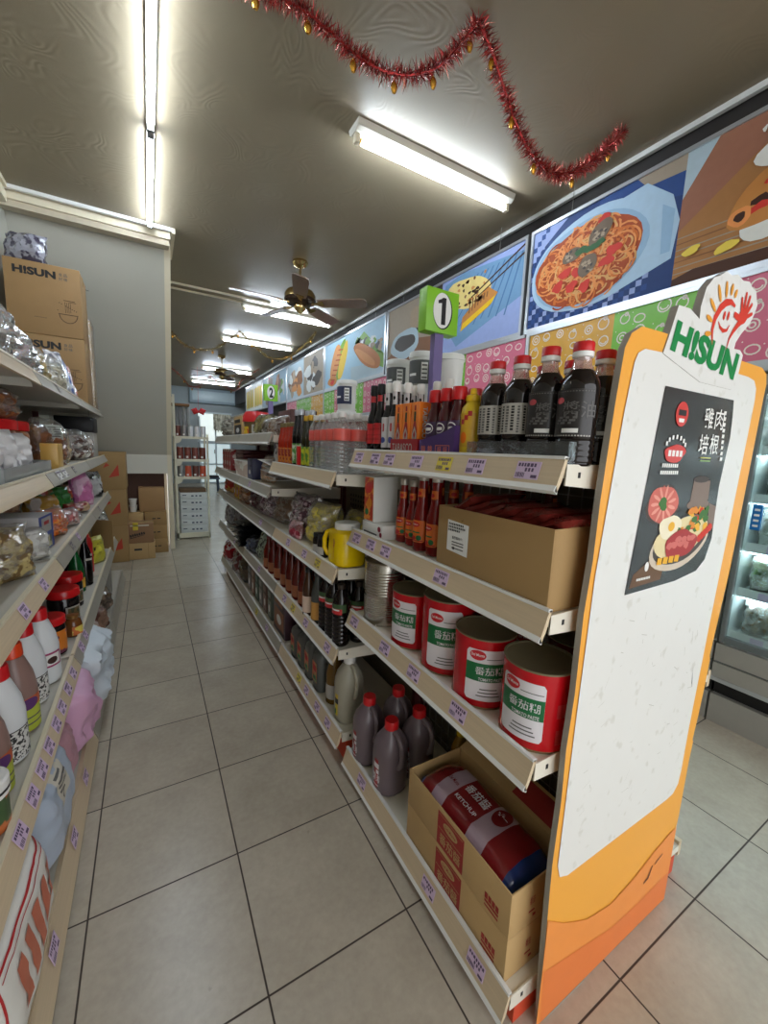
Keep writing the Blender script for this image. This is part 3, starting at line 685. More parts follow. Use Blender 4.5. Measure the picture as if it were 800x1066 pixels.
cooler('glass door display cooler beside the orange sign board', -2.40, -3.98, 2)
cooler('glass door display cooler behind the front of the long shelf', -.80, -2.39, 2)
cooler('glass door display cooler behind the middle of the long shelf', .80, -.79, 2)
cooler('glass door display cooler behind the rear of the long shelf', 2.4, .81, 2)
t = thing('door_sticker', 'small blue sticker on the cooler door by the sign board', 'sticker', (2.640, -2.452, 1.085))
MB().b2((0, -.035, -.06), (.009, .0, .06), M('blue_sticker', (20, 110, 178), .35)).build('backing', t)
m = MB(); 
for k in range(4): m.b2((-.0008, -.028, -.045 + k * .025), (0, -.008, -.035 + k * .025), WHITE)
m.build('lettering', t)
# goods inside the first cooler: bags of greens, tofu skins and frozen packs
FB = [film('frosted_food_bag', (226, 232, 226), .55, .2, .8, 30, .5)]
cin = [(.47, 'brown', (118, 90, 58)), (.70, 'green', (108, 138, 92)), (.93, 'white', (222, 224, 216)), (1.17, 'white', (216, 222, 214)), (1.40, 'yellow', (216, 200, 110))]
words = {.47: 'brown dried goods bag on the lowest cooler shelf', .70: 'bag of green vegetables on the second cooler shelf', .93: 'bag of white noodles on the third cooler shelf', 1.17: 'bag of white dough rounds on the fourth cooler shelf', 1.40: 'yellow pack on the top cooler shelf'}
for z, n, c in cin:
    core = M(n + '_food', c, .6, var=.3, scale=40, col2=tuple(min(255, int(v * 1.35)) for v in c), c2scale=22)
    for k in range(3):
        t = thing('food_bag', words[z] + ', ' + ORD[k] + ' from the door edge', 'food bag', (2.835, -2.54 - k * .225, z), 0, 'bags inside the cooler')
        m = MB(); m.pillow(.205, .18, .17, core, k + int(z * 10), .25, 12, 12, full=True, mtx=Matrix.Rotation(R(90), 4, 'Z')); m.build('contents', t)
        m = MB(); m.pillow(.215, .195, .185, FB[0], k + int(z * 10), .25, 12, 12, full=True, mtx=Matrix.Rotation(R(90), 4, 'Z')); m.build('plastic_bag', t)
# ------------------------------------------------------------------ shelving
RAIL = M('wood_grain_price_rail', (208, 188, 156), .4, stretch=(6, 1, 40), scale=6, var=.12)
RAILG = M('grey_price_rail', (170, 164, 150), .35, .25, var=.08)
SHELF = M('cream_shelf_enamel', (226, 220, 204), .4, var=.03, bump=.02, bscale=30)
SHELFG = M('grey_shelf_enamel', (190, 186, 174), .4, var=.03)
BACKP = M('taupe_back_panel', (120, 110, 92), .55, var=.08)
POST = M('maroon_upright', (92, 24, 24), .45)
PLINTH = M('orange_red_plinth', (208, 74, 42), .5)
TINK = M('purple_grey_ink', (92, 72, 104), .6)
def price_tag(par, y, x, z, tilt, w=.058, h=.036, mat=None, sgn=1):
    """small card on a rail; the rail faces -x for sgn 1 (right shelf) and +x for sgn -1"""
    m = MB(); T = Matrix.Translation((x, y, z)) @ Matrix.Rotation(tilt * sgn, 4, 'Y')
    if sgn < 0: T = T @ Matrix.Rotation(PI, 4, 'Z')
    F = T @ frame((-.002, 0, 0), (0, -1, 0), (0, 0, 1))
    m.box((0, 0, 0), (w, h, .0012), mat or LILAC, mtx=F)
    r = rnd
    F2 = F @ Matrix.Translation((0, 0, .0009))
    x0 = -w / 2 + .004
    while x0 < w / 2 - .008:
        q = r.uniform(.003, .007); m.poly([(x0, h * .2), (x0 + q, h * .2), (x0 + q, h * .4), (x0, h * .4)], TINK, F2); x0 += q + .0022
    x0 = -w * .1
    for k in range(3): m.poly([(x0, -h * .08), (x0 + .005, -h * .08), (x0 + .005, h * .13), (x0, h * .13)], TINK, F2); x0 += .008
    x0 = -w / 2 + .003
    for k in range(7):
        q = r.uniform(.0012, .003); m.poly([(x0, -h * .42), (x0 + q, -h * .42), (x0 + q, -h * .14), (x0, -h * .14)], TINK, F2); x0 += q + .0014
    m.poly([(w * .2, -h * .42), (w * .45, -h * .42), (w * .45, -h * .25), (w * .2, -h * .25)], TINK, F2)
    return m.build('price_tag', par)
XC = 1.26
def gondola(label, y0, y1, levels, rail, tags, mesh=False, full=1.5):
    """levels: (top z, front x); first is the base shelf"""
    t = thing('shelf_unit', label, 'shelf', (0, 0, 0), 0, 'sections of the long double shelf')
    m = MB(); m.b2((XC - .008, y0 + .02, .06), (XC + .008, y1 - .02, full), BACKP)
    if not mesh:
        for i in range(22):
            for j in range(3):
                yy = y0 + .1 + i * (y1 - y0 - .2) / 21; zz = 1.0 + j * .028
                m.box((XC - .0085, yy, zz), (.001, .014, .014), BLACK)
    m.build('back_panel', t)
    if mesh:
        m = MB()
        k = int((y1 - y0) / .045)
        for i in range(k + 1):
            yy = y0 + .03 + i * (y1 - y0 - .06) / k; m.b2((XC - .03, yy - .0015, .1), (XC - .027, yy + .0015, full), STEEL)
        for j in range(28): m.b2((XC - .033, y0 + .02, .12 + j * .05), (XC - .03, y1 - .02, .123 + j * .05), STEEL)
        m.build('wire_grid', t)
    for yy in (y0 + .012, y1 - .012):
        m = MB(); m.b2((XC - .03, yy - .012, 0), (XC + .03, yy + .012, full), POST); m.build('upright', t)
    m = MB(); bz, bx = levels[0]; m.b2((bx + .03, y0 + .005, 0), (2 * XC - bx - .03, y1 - .005, bz - .03), PLINTH); m.build('plinth', t)
    for li, (z, x) in enumerate(levels):
        m = MB(); m.b2((x + .012, y0 + .004, z - .022), (XC - .03, y1 - .004, z), SHELF)
        for yy in (y0 + .003, y1 - .006):      # folded side bracket
            m.add([(x + .012, yy, z + .004), (x + .012, yy, z - .036), (XC - .03, yy, z - .065), (XC - .03, yy, z + .004), (x + .012, yy + .003, z + .004), (x + .012, yy + .003, z - .036), (XC - .03, yy + .003, z - .065), (XC - .03, yy + .003, z + .004)],
                  [(0, 1, 2, 3), (7, 6, 5, 4), (0, 4, 5, 1), (1, 5, 6, 2), (3, 2, 6, 7), (0, 3, 7, 4)], SHELF)
            for hx in (.05, .16): m.box((x + hx, yy + .0015, z - .016), (.007, .0045, .011), BLACK)
        s = m.build('shelf', t)
        m = MB()
        a, b = y0 + .002, y1 - .002; lo = -.046 if li else -.055
        pr = [(x + .012, z + .016), (x + .004, z + .016), (x - .014, z + lo + .012), (x - .019, z + lo), (x - .012, z + lo - .003), (x + .0, z + lo + .02)]
        m.prism(pr, b - a, rail, frame((0, b, 0), (1, 0, 0), (0, 0, 1)))
        m.prism([(x + .013, z + .017), (x + .002, z + .019), (x + .001, z + .013), (x + .012, z + .012)], b - a, WHITE, frame((0, b, 0), (1, 0, 0), (0, 0, 1)))
        m.prism([(x - .0215, z + lo + .001), (x - .011, z + lo - .006), (x - .010, z + lo - .002), (x - .0155, z + lo + .011)], b - a, WHITE, frame((0, b, 0), (1, 0, 0), (0, 0, 1)))
        m.build('price_rail', s)
        for q in tags[li] if li < len(tags) else []:
            yy, mt = (q if isinstance(q, tuple) else (q, None))
            price_tag(s, yy, x - .0055, z + lo / 2 + .011, math.atan2(.018, -lo - .004 + .016) , mat=mt)
        # the shelf on the other face of the double unit
        m = MB(); m.b2((XC + .03, y0 + .004, z - .022), (2 * XC - x - .012, y1 - .004, z), SHELF); m.b2((2 * XC - x - .012, y0 + .004, z - .04), (2 * XC - x + .004, y1 - .004, z + .012), rail)
        m.build('rear_shelf', t)
    return t
def many(a, b, n): return [a + (b - a) * (i + .5) / n for i in range(n)]
gondola('shelf section with red tins and soy bottles, nearest the orange sign board', -2.727, -1.84, [(.09, .86), (.69, .86), (1.015, .86), (1.31, .86)], RAIL,
        [[-2.0, -2.43, -2.63], [-1.90, -2.13, -2.30, -2.50], [-1.90, -2.01, -2.11, -2.40], [-1.90, -2.02, -2.11, -2.26, (-2.385, TAGY), -2.50, -2.65]], True)
gondola('shelf section with yellow jug and pink labelled water, second from the sign board', -1.80, -.91, [(.13, .85), (.51, .825), (.85, .815), (1.225, .80)], RAIL,
        [[-1.68, -1.55, -1.40, (-1.28, TAGY)], [-1.72, -1.45, (-1.25, TAGY), -1.1], [(-1.62, TAGY), -1.45, -1.2], []], False)
gondola('shelf section with dark red sauce bottles, third from the sign board', -.90, -.005, [(.13, .85), (.51, .825), (.85, .815), (1.08, .79), (1.385, .80)], RAILG, [[(-.3, TAGY), -.6], [-.5], [-.6], [-.4], []])
gondola('shelf section with tan carton on top, fourth from the sign board', 0., .895, [(.13, .85), (.51, .825), (.85, .815), (1.08, .79), (1.385, .80)], RAILG, [[], [.4], [], [], []])
gondola('short shelf section at the rear end of the long shelf', .90, 1.36, [(.13, .85), (.51, .835), (.85, .835), (1.08, .81), (1.385, .82)], RAILG, [[], [], [], [], []])

def wall_shelf(label, y0, y1, levels, rail, tags, back=-.64):
    t = thing('grocery_shelf', label, 'shelf', (0, 0, 0), 0, 'sections of the shelf along the left wall')
    MB().b2((back, y0 + .01, .03), (back + .02, y1 - .01, 1.8), BACKP).build('back_panel', t)
    for yy in (y0 + .012, y1 - .012): MB().b2((back + .02, yy - .011, 0), (back + .06, yy + .011, 1.85), POST).build('upright', t)
    MB().b2((back + .03, y0 + .005, 0), (levels[0][1] - .03, y1 - .005, levels[0][0] - .03), SHELFG).build('plinth', t)
    for li, (z, x) in enumerate(levels):
        m = MB(); m.b2((back + .025, y0 + .004, z - .022), (x - .012, y1 - .004, z), SHELFG)
        for yy in (y0 + .003, y1 - .006): m.b2((back + .06, yy, z - .05), (x - .012, yy + .003, z + .003), SHELFG)
        s = m.build('shelf', t)
        m = MB(); lo = -.042 if li else -.085; zt = z + .012 if li else z
        F = frame((0, y1 - .002, 0), (1, 0, 0), (0, 0, 1)); L = y1 - y0 - .004
        m.prism([(x - .016, zt), (x - .008, zt), (x + .014, z + lo + .012), (x + .019, z + lo), (x + .012, z + lo - .003), (x - .002, z + lo + .018)], L, rail, F)
        m.prism([(x - .017, zt + .001), (x - .004, zt + .003), (x - .003, zt - .004), (x - .014, zt - .004)], L, CREAM if li else rail, F)
        m.build('price_rail', s)
        for q in tags[li]:
            yy, mt, ww = (q + (None, None))[:3] if isinstance(q, tuple) else (q, None, None)
            price_tag(s, yy, x + .005, z + lo / 2 + .010, math.atan2(.022, -lo + .004), w=ww or .06, h=.04, mat=mt, sgn=-1)
    return t
LV = [(.105, -.06), (.42, -.10), (.845, -.13), (1.178, -.14), (1.56, -.15)]
wall_shelf('left wall shelf section nearest the camera, with milky syrup bottles', -2.75, -1.21, LV, RAIL, [[-1.77, -2.1, -1.5], [-2.09, -1.97, -1.87, -1.77, -1.66, -1.56, -1.44, -1.32], [-1.5, -1.75], [], []])
wall_shelf('left wall shelf section in the middle, with red lidded jars', -1.20, -.005, LV, RAILG, [[-1.0], [-1.08, -.95], [(-.9, RAILG), -.7], [(-1.0, WHITE, .1), (-.87, WHITE, .1), (-.6, RAILG)], [(-.8, RAILG)]])
wall_shelf('left wall shelf section at the stairs end', 0., 1.25, LV, RAILG, [[], [], [(.3, RAILG)], [], []])

# ------------------------------------------------------------------ end sign board
SG_O = M('board_orange', (240, 168, 62), .4, var=.04, scale=5); SG_O2 = M('board_deep_orange', (238, 146, 66), .4, var=.05); SG_O3 = M('board_dark_orange', (230, 124, 58), .4, var=.05)
SG_W = M('board_white', (226, 225, 220), .4, var=.02, col2=(213, 211, 203), c2scale=26, c2lo=.62, c2hi=.7); SG_E = M('grey_foam_edge', (160, 154, 144), .8, bump=.3, bscale=60)
t = thing('sign_board', 'tall orange and white cut-out sign board standing at the end of the shelf', 'sign', (0, -2.752, 0))
out = [(.948, 0), (.936, .183), (.926, .45), (.931, .60), (.927, .726), (.934, .85), (.932, 1.021), (.941, 1.13), (.942, 1.25), (.952, 1.429), (.961, 1.528), (.977, 1.556), (1.008, 1.573), (1.084, 1.575), (1.436, 1.572), (1.569, 1.572), (1.602, 1.560), (1.612, 1.535), (1.609, 1.500), (1.585, 1.044), (1.549, .79), (1.555, .775), (1.551, .70), (1.540, .60), (1.530, .535), (1.536, .525), (1.530, .468), (1.524, .281), (1.512, .192), (1.513, 0)]
FS = frame((0, 0, 0), (1, 0, 0), (0, 0, 1))      # x right, y up, z toward -y (front)
def front(pts, mat, lay, mb): mb.poly(pts, mat, FS @ Matrix.Translation((0, 0, .0012 + lay * .0006)))
m = MB(); m.prism(out, .013, SG_O, FS @ Matrix.Translation((0, 0, -.013)), SG_E)
m.build('board', t)
wh = [(.981, 1.414), (.994, 1.506), (1.003, 1.525), (1.024, 1.535), (1.13, 1.540), (1.49, 1.540), (1.530, 1.535), (1.548, 1.518), (1.552, 1.49), (1.533, 1.234), (1.51, .92), (1.488, .589), (1.484, .455), (1.478, .415), (1.455, .392), (1.42, .388), (.985, .390), (.956, .402), (.944, .437), (.946, .788), (.952, 1.098)]
m = MB(); front(wh, SG_W, 1, m)
r = random.Random(8)
for k in range(46):      # scuffs
    x, z = r.uniform(.99, 1.46), r.uniform(.46, 1.0); a = r.uniform(-.6, 1.9); L = r.uniform(.006, .03); w = .0011
    front([(x, z), (x + L * math.cos(a), z + L * math.sin(a)), (x + L * math.cos(a) + w, z + L * math.sin(a) + w), (x + w, z + w)], M('scuff_grey', (188, 186, 176), .6) if k == 0 else bpy.data.materials['scuff_grey'], 2, m)
front([(1.447, .79), (1.454, .735), (1.461, .72), (1.452, .76)], INKGREY, 3, m)
m.build('white_panel', t)
m = MB()
front([(.934, .003), (1.512, .003), (1.517, .25), (1.483, .249), (1.398, .229), (1.308, .199), (1.199, .178), (1.092, .200), (1.0, .25), (.933, .30)], SG_O2, 1, m)
front([(.946, .003), (1.512, .003), (1.513, .10), (1.336, .090), (1.218, .092), (1.054, .13), (.938, .155)], SG_O3, 2, m)
front([(1.36, .145), (1.385, .15), (1.40, .185), (1.395, .187), (1.378, .158), (1.36, .151)], M('dark_scratch', (104, 58, 34), .7), 3, m)
front([(1.41, .18), (1.45, .195), (1.45, .199), (1.412, .186)], bpy.data.materials['dark_scratch'], 3, m)
front([(.962, .0), (.972, .0), (1.115, .0), (1.12, .004), (.962, .004)], SG_E, 3, m)
m.build('wave_print', t)
lg = [(1.086, 1.536), (1.099, 1.571), (1.12, 1.632), (1.165, 1.634), (1.208, 1.622), (1.206, 1.646), (1.218, 1.686), (1.246, 1.712), (1.268, 1.72), (1.295, 1.735), (1.322, 1.733), (1.35, 1.741), (1.378, 1.735), (1.411, 1.740), (1.432, 1.731), (1.453, 1.729), (1.465, 1.71), (1.472, 1.702), (1.463, 1.679), (1.446, 1.655), (1.41, 1.626), (1.39, 1.604), (1.387, 1.590), (1.419, 1.592), (1.438, 1.583), (1.430, 1.538), (1.406, 1.50), (1.25, 1.50)]
m = MB(); m.prism(lg, .015, SG_W, FS @ Matrix.Translation((0, 0, -.012)), SG_E); lo_ = m.build('logo_board', t)
GRN = M('logo_green', (16, 132, 66), .4); LRED = M('logo_red', (214, 62, 44), .4); LORA = M('logo_orange', (228, 156, 54), .4)
LZ = .0040
_nlogo = 0
def onlogo(mb, pts, mat, l=0):
    global _nlogo
    _nlogo += 1
    mb.poly(pts, mat, FS @ Matrix.Translation((0, 0, LZ + _nlogo * .00004)))
m = MB()
def fitq(body, q, bold, mb, mat):      # writing fitted to a tilted box: q = (bottom-left, bottom-right, top-left)
    vs, fs, w, h = glyphs(body, bold); o = Vector(q[0]); ex = Vector(q[1]) - o; ey = Vector(q[2]) - o
    out = []
    for x, y in vs:
        p = o + ex * (x / w + .5) + ey * (y / h + .5); out.append((p.x, p.y, 0))
    mb.add(out, fs, mat, False, FS @ Matrix.Translation((0, 0, LZ)))
fitq('H!SUN', [(1.107, 1.545), (1.405, 1.521), (1.122, 1.606)], .05, m, GRN)
m.build('lettering', lo_)
m = MB()
def stroke(mb, pts, w, mat):
    n = len(pts); a = []; b = []
    for i, p in enumerate(pts):
        p = Vector(p); d = (Vector(pts[min(n - 1, i + 1)]) - Vector(pts[max(0, i - 1)])).normalized(); q = Vector((-d.y, d.x)) * (w[i] if isinstance(w, list) else w)
        a.append(p + q); b.append(p - q)
    onlogo(mb, [(v.x, v.y) for v in a] + [(v.x, v.y) for v in reversed(b)], mat)
stroke(m, [(1.357, 1.676), (1.336, 1.681), (1.312, 1.675), (1.29, 1.66), (1.272, 1.636), (1.267, 1.61), (1.277, 1.582)], [.003, .006, .008, .008, .007, .005, .001], LRED)
stroke(m, [(1.345, 1.583), (1.352, 1.606), (1.366, 1.625), (1.385, 1.643), (1.402, 1.656)], [.001, .003, .005, .007, .009], LRED)
stroke(m, [(1.289, 1.632), (1.300, 1.622), (1.316, 1.617), (1.334, 1.621), (1.344, 1.634)], [.001, .003, .0045, .003, .001], LRED)
onlogo(m, ell(1.312, 1.648, .005, .010, 12, -.2), LRED); onlogo(m, ell(1.331, 1.651, .005, .010, 12, -.2), LRED)
onlogo(m, ell(1.404, 1.664, .024, .017, 18, .5), LRED)
for a_, b_, w_ in (((1.39, 1.655), (1.356, 1.660), .007), ((1.392, 1.668), (1.385, 1.702), .005), ((1.402, 1.672), (1.404, 1.716), .005), ((1.412, 1.674), (1.425, 1.713), .005), ((1.418, 1.672), (1.441, 1.699), .0045), ((1.418, 1.664), (1.449, 1.678), .0045)): stroke(m, [a_, ((a_[0] + b_[0]) / 2, (a_[1] + b_[1]) / 2), (a_[0] + (b_[0] - a_[0]) * .93, a_[1] + (b_[1] - a_[1]) * .93), b_], [w_, w_, w_ * .85, w_ * .35], LRED)
for (x, z, a, L) in ((1.250, 1.600, 3.3, .014), (1.247, 1.630, 2.9, .015), (1.254, 1.658, 2.55, .019), (1.276, 1.686, 2.15, .019), (1.304, 1.700, 1.8, .017), (1.329, 1.705, 1.45, .013), (1.350, 1.701, 1.2, .010)):
    onlogo(m, ell(x, z, L, .0055, 12, a), LORA)
m.build('smiling_sun', lo_)
# poster on the white panel
PB = M('poster_black', (52, 46, 44), .25, var=.25, scale=7, col2=(92, 80, 72), c2scale=4, c2lo=.6, c2hi=.8); PWH = M('poster_white', (236, 234, 228), .35)
t = thing('poster', 'dark curling food poster with white Chinese title on the white sign panel', 'poster', (0, -2.7547, 0))
ps = [(1.112, 1.477), (1.428, 1.478), (1.436, 1.44), (1.441, 1.392), (1.432, 1.332), (1.424, 1.27), (1.426, 1.20), (1.430, 1.138), (1.41, 1.085), (1.372, 1.060), (1.27, 1.047), (1.064, 1.043), (1.088, 1.26)]
m = MB(); m.prism(ps, .0008, PB, FS); po = m.build('sheet', t)
_nonp = 0
def onp(mb, pts, mat, l):
    global _nonp
    _nonp = (_nonp + 1) % 30
    mb.poly(pts, mat, FS @ Matrix.Translation((0, 0, .0010 + l * .0003 + _nonp * .00001)))
def ptx(mb, body, x, z, h, w, mat, bold=.02, l=6): mb.text(body, h, mat, FS @ Matrix.Translation((x, z, .001 + l * .0003)), w, bold)
m = MB(); fp = lambda n, c: P('poster_' + n, c)
pm = {n: fp(n, c) for n, c in dict(meat=(206, 110, 98), meatlight=(228, 156, 140), leaf=(72, 116, 62), bowl=(206, 192, 172), rice=(224, 208, 160), egg=(236, 226, 196), yolk=(232, 176, 60), ham=(168, 62, 62), hamlight=(206, 112, 104), tom=(204, 60, 46), orange=(222, 140, 62), cup=(132, 116, 106), wood=(108, 82, 62), grey=(78, 72, 68)).items()}
onp(m, blob(1.168, 1.232, .066, .046, 3, 26, .08), pm['grey'], 0); onp(m, blob(1.168, 1.234, .060, .042, 4, 26, .1), pm['meat'], 1)
r = random.Random(2)
for k in range(22):
    a = 2 * PI * k / 22; c, s = math.cos(a), math.sin(a); onp(m, ell(1.168 + .036 * c, 1.234 + .026 * s, .017, .0045, 8, math.atan2(s * .7, c)), pm['meatlight' if k % 2 else 'meat'], 2)
onp(m, blob(1.165, 1.235, .018, .014, 5, 12, .3), pm['leaf'], 3)
onp(m, [(1.085, 1.085), (1.15, 1.115), (1.21, 1.10), (1.2, 1.06), (1.075, 1.055)], pm['wood'], 0)
onp(m, [(1.29, 1.285), (1.372, 1.285), (1.375, 1.24), (1.33, 1.215), (1.285, 1.235)], pm['cup'], 0); onp(m, ell(1.328, 1.228, .055, .014), pm['cup'], 0); onp(m, ell(1.325, 1.288, .038, .008), pm['grey'], 1); onp(m, [(1.385, 1.23), (1.425, 1.22), (1.426, 1.165), (1.395, 1.165)], pm['cup'], 0)
onp(m, blob(1.272, 1.140, .136, .060, 6, 30, .03, .16), pm['bowl'], 2); onp(m, blob(1.274, 1.147, .126, .052, 6, 30, .03, .16), pm['grey'], 3); onp(m, blob(1.27, 1.155, .118, .046, 8, 26, .06, .14), pm['rice'], 4)
onp(m, blob(1.21, 1.180, .045, .030, 8, 18, .15), pm['egg'], 5); onp(m, ell(1.214, 1.182, .014, .011), pm['yolk'], 6)
for k in range(24): onp(m, blob(1.25 + r.random() * .13, 1.165 + r.random() * .05, .013, .010, k, 9, .4), pm[('leaf', 'orange', 'yolk', 'leaf', 'tom')[k % 5]], 5 + k * .05)
for k in range(5): onp(m, ell(1.355 + .012 * k, 1.145 + .006 * k, .012, .010), pm['tom'], 7)
onp(m, blob(1.268, 1.138, .072, .034, 9, 22, .14, .1), pm['ham'], 8)
for k in range(9): onp(m, blob(1.215 + .013 * k, 1.138 + r.uniform(-.015, .015), .014, .008, k, 9, .3), pm['hamlight'], 8.5)
for k in range(4): onp(m, [(1.17 + .025 * k, 1.098), (1.19 + .025 * k, 1.096), (1.192 + .025 * k, 1.112), (1.172 + .025 * k, 1.113)], pm['yolk'], 9)
m.build('food_photo', po)
m = MB()
for ch, x, z in (('雞', 1.312, 1.427), ('肉', 1.366, 1.428), ('培', 1.306, 1.368), ('根', 1.358, 1.370)): ptx(m, ch, x, z, .046, .044, PWH, .006)
for k in range(9): m.poly([(1.383 + .0022 * k, 1.449 - .0135 * k), (1.396 + .002 * k, 1.449 - .0135 * k), (1.395 + .002 * k, 1.4405 - .0135 * k), (1.383 + .002 * k, 1.4405 - .0135 * k)], PWH, FS @ Matrix.Translation((0, 0, .0025)))
RO = M('poster_red', (206, 50, 42), .35)
onp(m, ell(1.190, 1.427, .026, .026, 24), RO, 4); onp(m, blob(1.184, 1.344, .044, .019, 2, 20, .15), RO, 4)
m.poly([(1.174, 1.436), (1.206, 1.436), (1.206, 1.424), (1.174, 1.424)], BLACK, FS @ Matrix.Translation((0, 0, .0028))); m.poly([(1.178, 1.418), (1.202, 1.418), (1.200, 1.410), (1.180, 1.410)], PWH, FS @ Matrix.Translation((0, 0, .0028)))
for k in range(7): a = PI * (.88 - .76 * k / 6); m.box((1.182 + .042 * math.cos(a), 1.355 + .024 * math.sin(a), .0029), (.007, .009, .0003), PWH, mtx=FS)
for k in range(4): m.box((1.160 + .016 * k, 1.344, .0029), (.011, .013, .0003), PWH, mtx=FS)
for j, (z, n, x0) in enumerate(((1.318, 8, 1.140), (1.303, 9, 1.136))):
    for k in range(n): m.box((x0 + .0085 * k, z, .0029), (.006, .008, .0003), PWH, mtx=FS)
for z, c in ((1.338, (196, 196, 110)), (1.331, (150, 186, 120))): m.box((1.325, z, .0029), (.05, .0025, .0003), P('poster_line_%d' % c[0], c), mtx=FS)
for k in range(9): m.box((1.100 + .0062 * k, 1.072, .0025), (.0045, .0055, .0003), PWH, mtx=FS)
onp(m, ell(1.132, 1.098, .008, .011, 16), PWH, 5)
m.build('lettering', po)

# ------------------------------------------------------------------ numbered aisle signs
LIME = M('lime_green_board', (132, 196, 42), .4); PURP = M('purple_post', (112, 98, 150), .45)
def aisle_sign(num, label, x, y, zc, w, h, zb):
    t = thing('aisle_sign', label, 'sign', (x, y, 0))
    m = MB(); m.b2((-.022, -.01, zb), (.022, .02, zc - h / 2 + .01), PURP); m.build('post', t)
    m = MB(); m.b2((-w / 2, -.025, zc - h / 2), (w / 2, .03, zc + h / 2), LIME, .003); b = m.build('board', t)
    m = MB(); m.poly(ell(0, 0, w * .3, h * .42, 32), BLACK, frame((0, -.0262, zc), (1, 0, 0), (0, 0, 1))); m.poly(ell(-.003, .002, w * .28, h * .405, 32), WHITE, frame((0, -.0268, zc), (1, 0, 0), (0, 0, 1)))
    F = frame((0, -.0275, zc), (1, 0, 0), (0, 0, 1))
    if num == '1':
        q = h * .31; m.poly([(-.008, -q), (.014, -q), (.014, q), (-.002, q), (-.012, q * .86), (-.026, q * .74), (-.026, q * .50), (-.008, q * .58)], BLACK, F)
    else: m.text(num, h * .62, BLACK, F, w * .3, .045)
    m.build('number', b)
aisle_sign('1', 'lime green aisle sign numbered 1 on purple post', 1.275, -1.76, 1.90, .165, .168, 1.40)
aisle_sign('2', 'lime green aisle sign numbered 2 farther down the shelf', 1.262, .90, 1.84, .13, .155, 1.40)
# ------------------------------------------------------------------ cartons at the stairs end and rear white rack
def carton(label, lo, hi, mat=None, tape=True, deco=None, group=None, name='carton', rz=0.):
    d = [b - a for a, b in zip(lo, hi)]; c = ((lo[0] + hi[0]) / 2, (lo[1] + hi[1]) / 2, lo[2])
    t = thing(name, label, 'box', c, rz, group)
    m = MB(); m.box((0, 0, d[2] / 2), (d[0], d[1], d[2] - .001), mat or CARD, .004)
    m.box((0, 0, d[2] - .0005), (d[0] * .98, .003, .0012), CARDIN)
    m.build('body', t)
    if tape: MB().box((0, 0, d[2] + .0004), (d[0] + .002, .05, .0012), TAPE).box((d[0] / 2 + .0006, 0, d[2] - .03), (.0012, .05, .06), TAPE).box((-d[0] / 2 - .0006, 0, d[2] - .03), (.0012, .05, .06), TAPE).build('tape', t)
    if deco:
        m = MB(); deco(m, d); m.build('print', t)
    return t
def fy(d, x, z): return frame((x, -d[1] / 2 - .0012, z), (1, 0, 0), (0, 0, 1))
def fx(d, y, z): return frame((-d[0] / 2 - .0012, y, z), (0, -1, 0), (0, 0, 1))
ARR = M('red_arrow_print', (190, 62, 40), .6)
def d_arrow(m, d):
    m.poly([(.055, -.07), (.15, -.05), (.145, .07)], ARR, fy(d, .01, d[2] * .5)); m.poly([(.12, .03), (.18, .06), (.15, .085)], ARR, fy(d, -.1, d[2] * .5))
carton('tall brown carton with red arrow marks, lowest of its stack by the stairs', (-.46, 1.95, 0), (-.03, 2.33, .40), deco=d_arrow, group='cartons with red arrows')
carton('tall brown carton with red arrow marks, middle of its stack by the stairs', (-.46, 1.95, .401), (-.03, 2.33, .80), deco=d_arrow, group='cartons with red arrows')
carton('tall brown carton with red arrow marks, topmost of its stack by the stairs', (-.46, 1.95, .801), (-.02, 2.33, 1.20), deco=d_arrow, group='cartons with red arrows')
def d_hole(m, d): m.box((0, 0, 0), (.075, .022, .001), BLACK, mtx=fy(d, 0, d[2] * .62)); m.box((-.1, 0, 0), (.004, d[2] * .9, .0006), CARDIN, mtx=fy(d, 0, d[2] * .5)); m.box((.1, 0, 0), (.004, d[2] * .9, .0006), CARDIN, mtx=fy(d, 0, d[2] * .5))
def d_word(m, d):
    F = fy(d, .0, d[2] * .45) @ Matrix.Rotation(R(12), 4, 'Z')
    for k in range(7): m.prism([(-.08 + k * .022, -.012 - .006 * (k == 0)), (-.062 + k * .022, -.012), (-.064 + k * .022, .012 + .004 * (k % 3)), (-.078 + k * .022, .014)], .0006, BLACK, F)
    m.prism([(-.085, -.03), (.06, -.022), (.06, -.017), (-.085, -.022)], .0006, BLACK, F)
carton('tan carton with dark hand hole, on the floor at the end of the aisle', (-.112, 2.0, 0), (.222, 2.22, .187), CARD2, deco=d_hole)
def d_word2(m, d):
    d_word(m, d); m.box((-.02, d[2] * .36, .0005), (.05, .085, .001), M('yellow_label', (226, 204, 60), .5), mtx=fy(d, 0, d[2] * .5)); m.box((.02, d[2] * .4, .0005), (.18, .014, .001), M('clear_tape_shine', (222, 212, 190), .2), mtx=fy(d, 0, d[2] * .5))
carton('brown carton with black slanted word and yellow label, atop the hand hole carton', (-.095, 2.0, .188), (.215, 2.22, .412), M('dark_cardboard', (150, 114, 80), .75), deco=d_word2)
def d_lines(m, d):
    for k in range(2): m.box((-.02 + .05 * k, 0, 0), (.035, .012, .0008), BLACK, mtx=fy(d, 0, d[2] * .5))
carton('small brown carton at the bottom of the right-hand stack under the stairs', (.12, 2.25, 0), (.365, 2.44, .17), deco=d_lines, group='small cartons under the stairs')
carton('small brown carton second in the right-hand stack under the stairs', (.12, 2.25, .171), (.36, 2.44, .34), deco=d_lines, group='small cartons under the stairs')
carton('small brown carton with dark print on top of the right-hand stack', (.13, 2.25, .341), (.36, 2.44, .50), deco=d_lines, group='small cartons under the stairs')
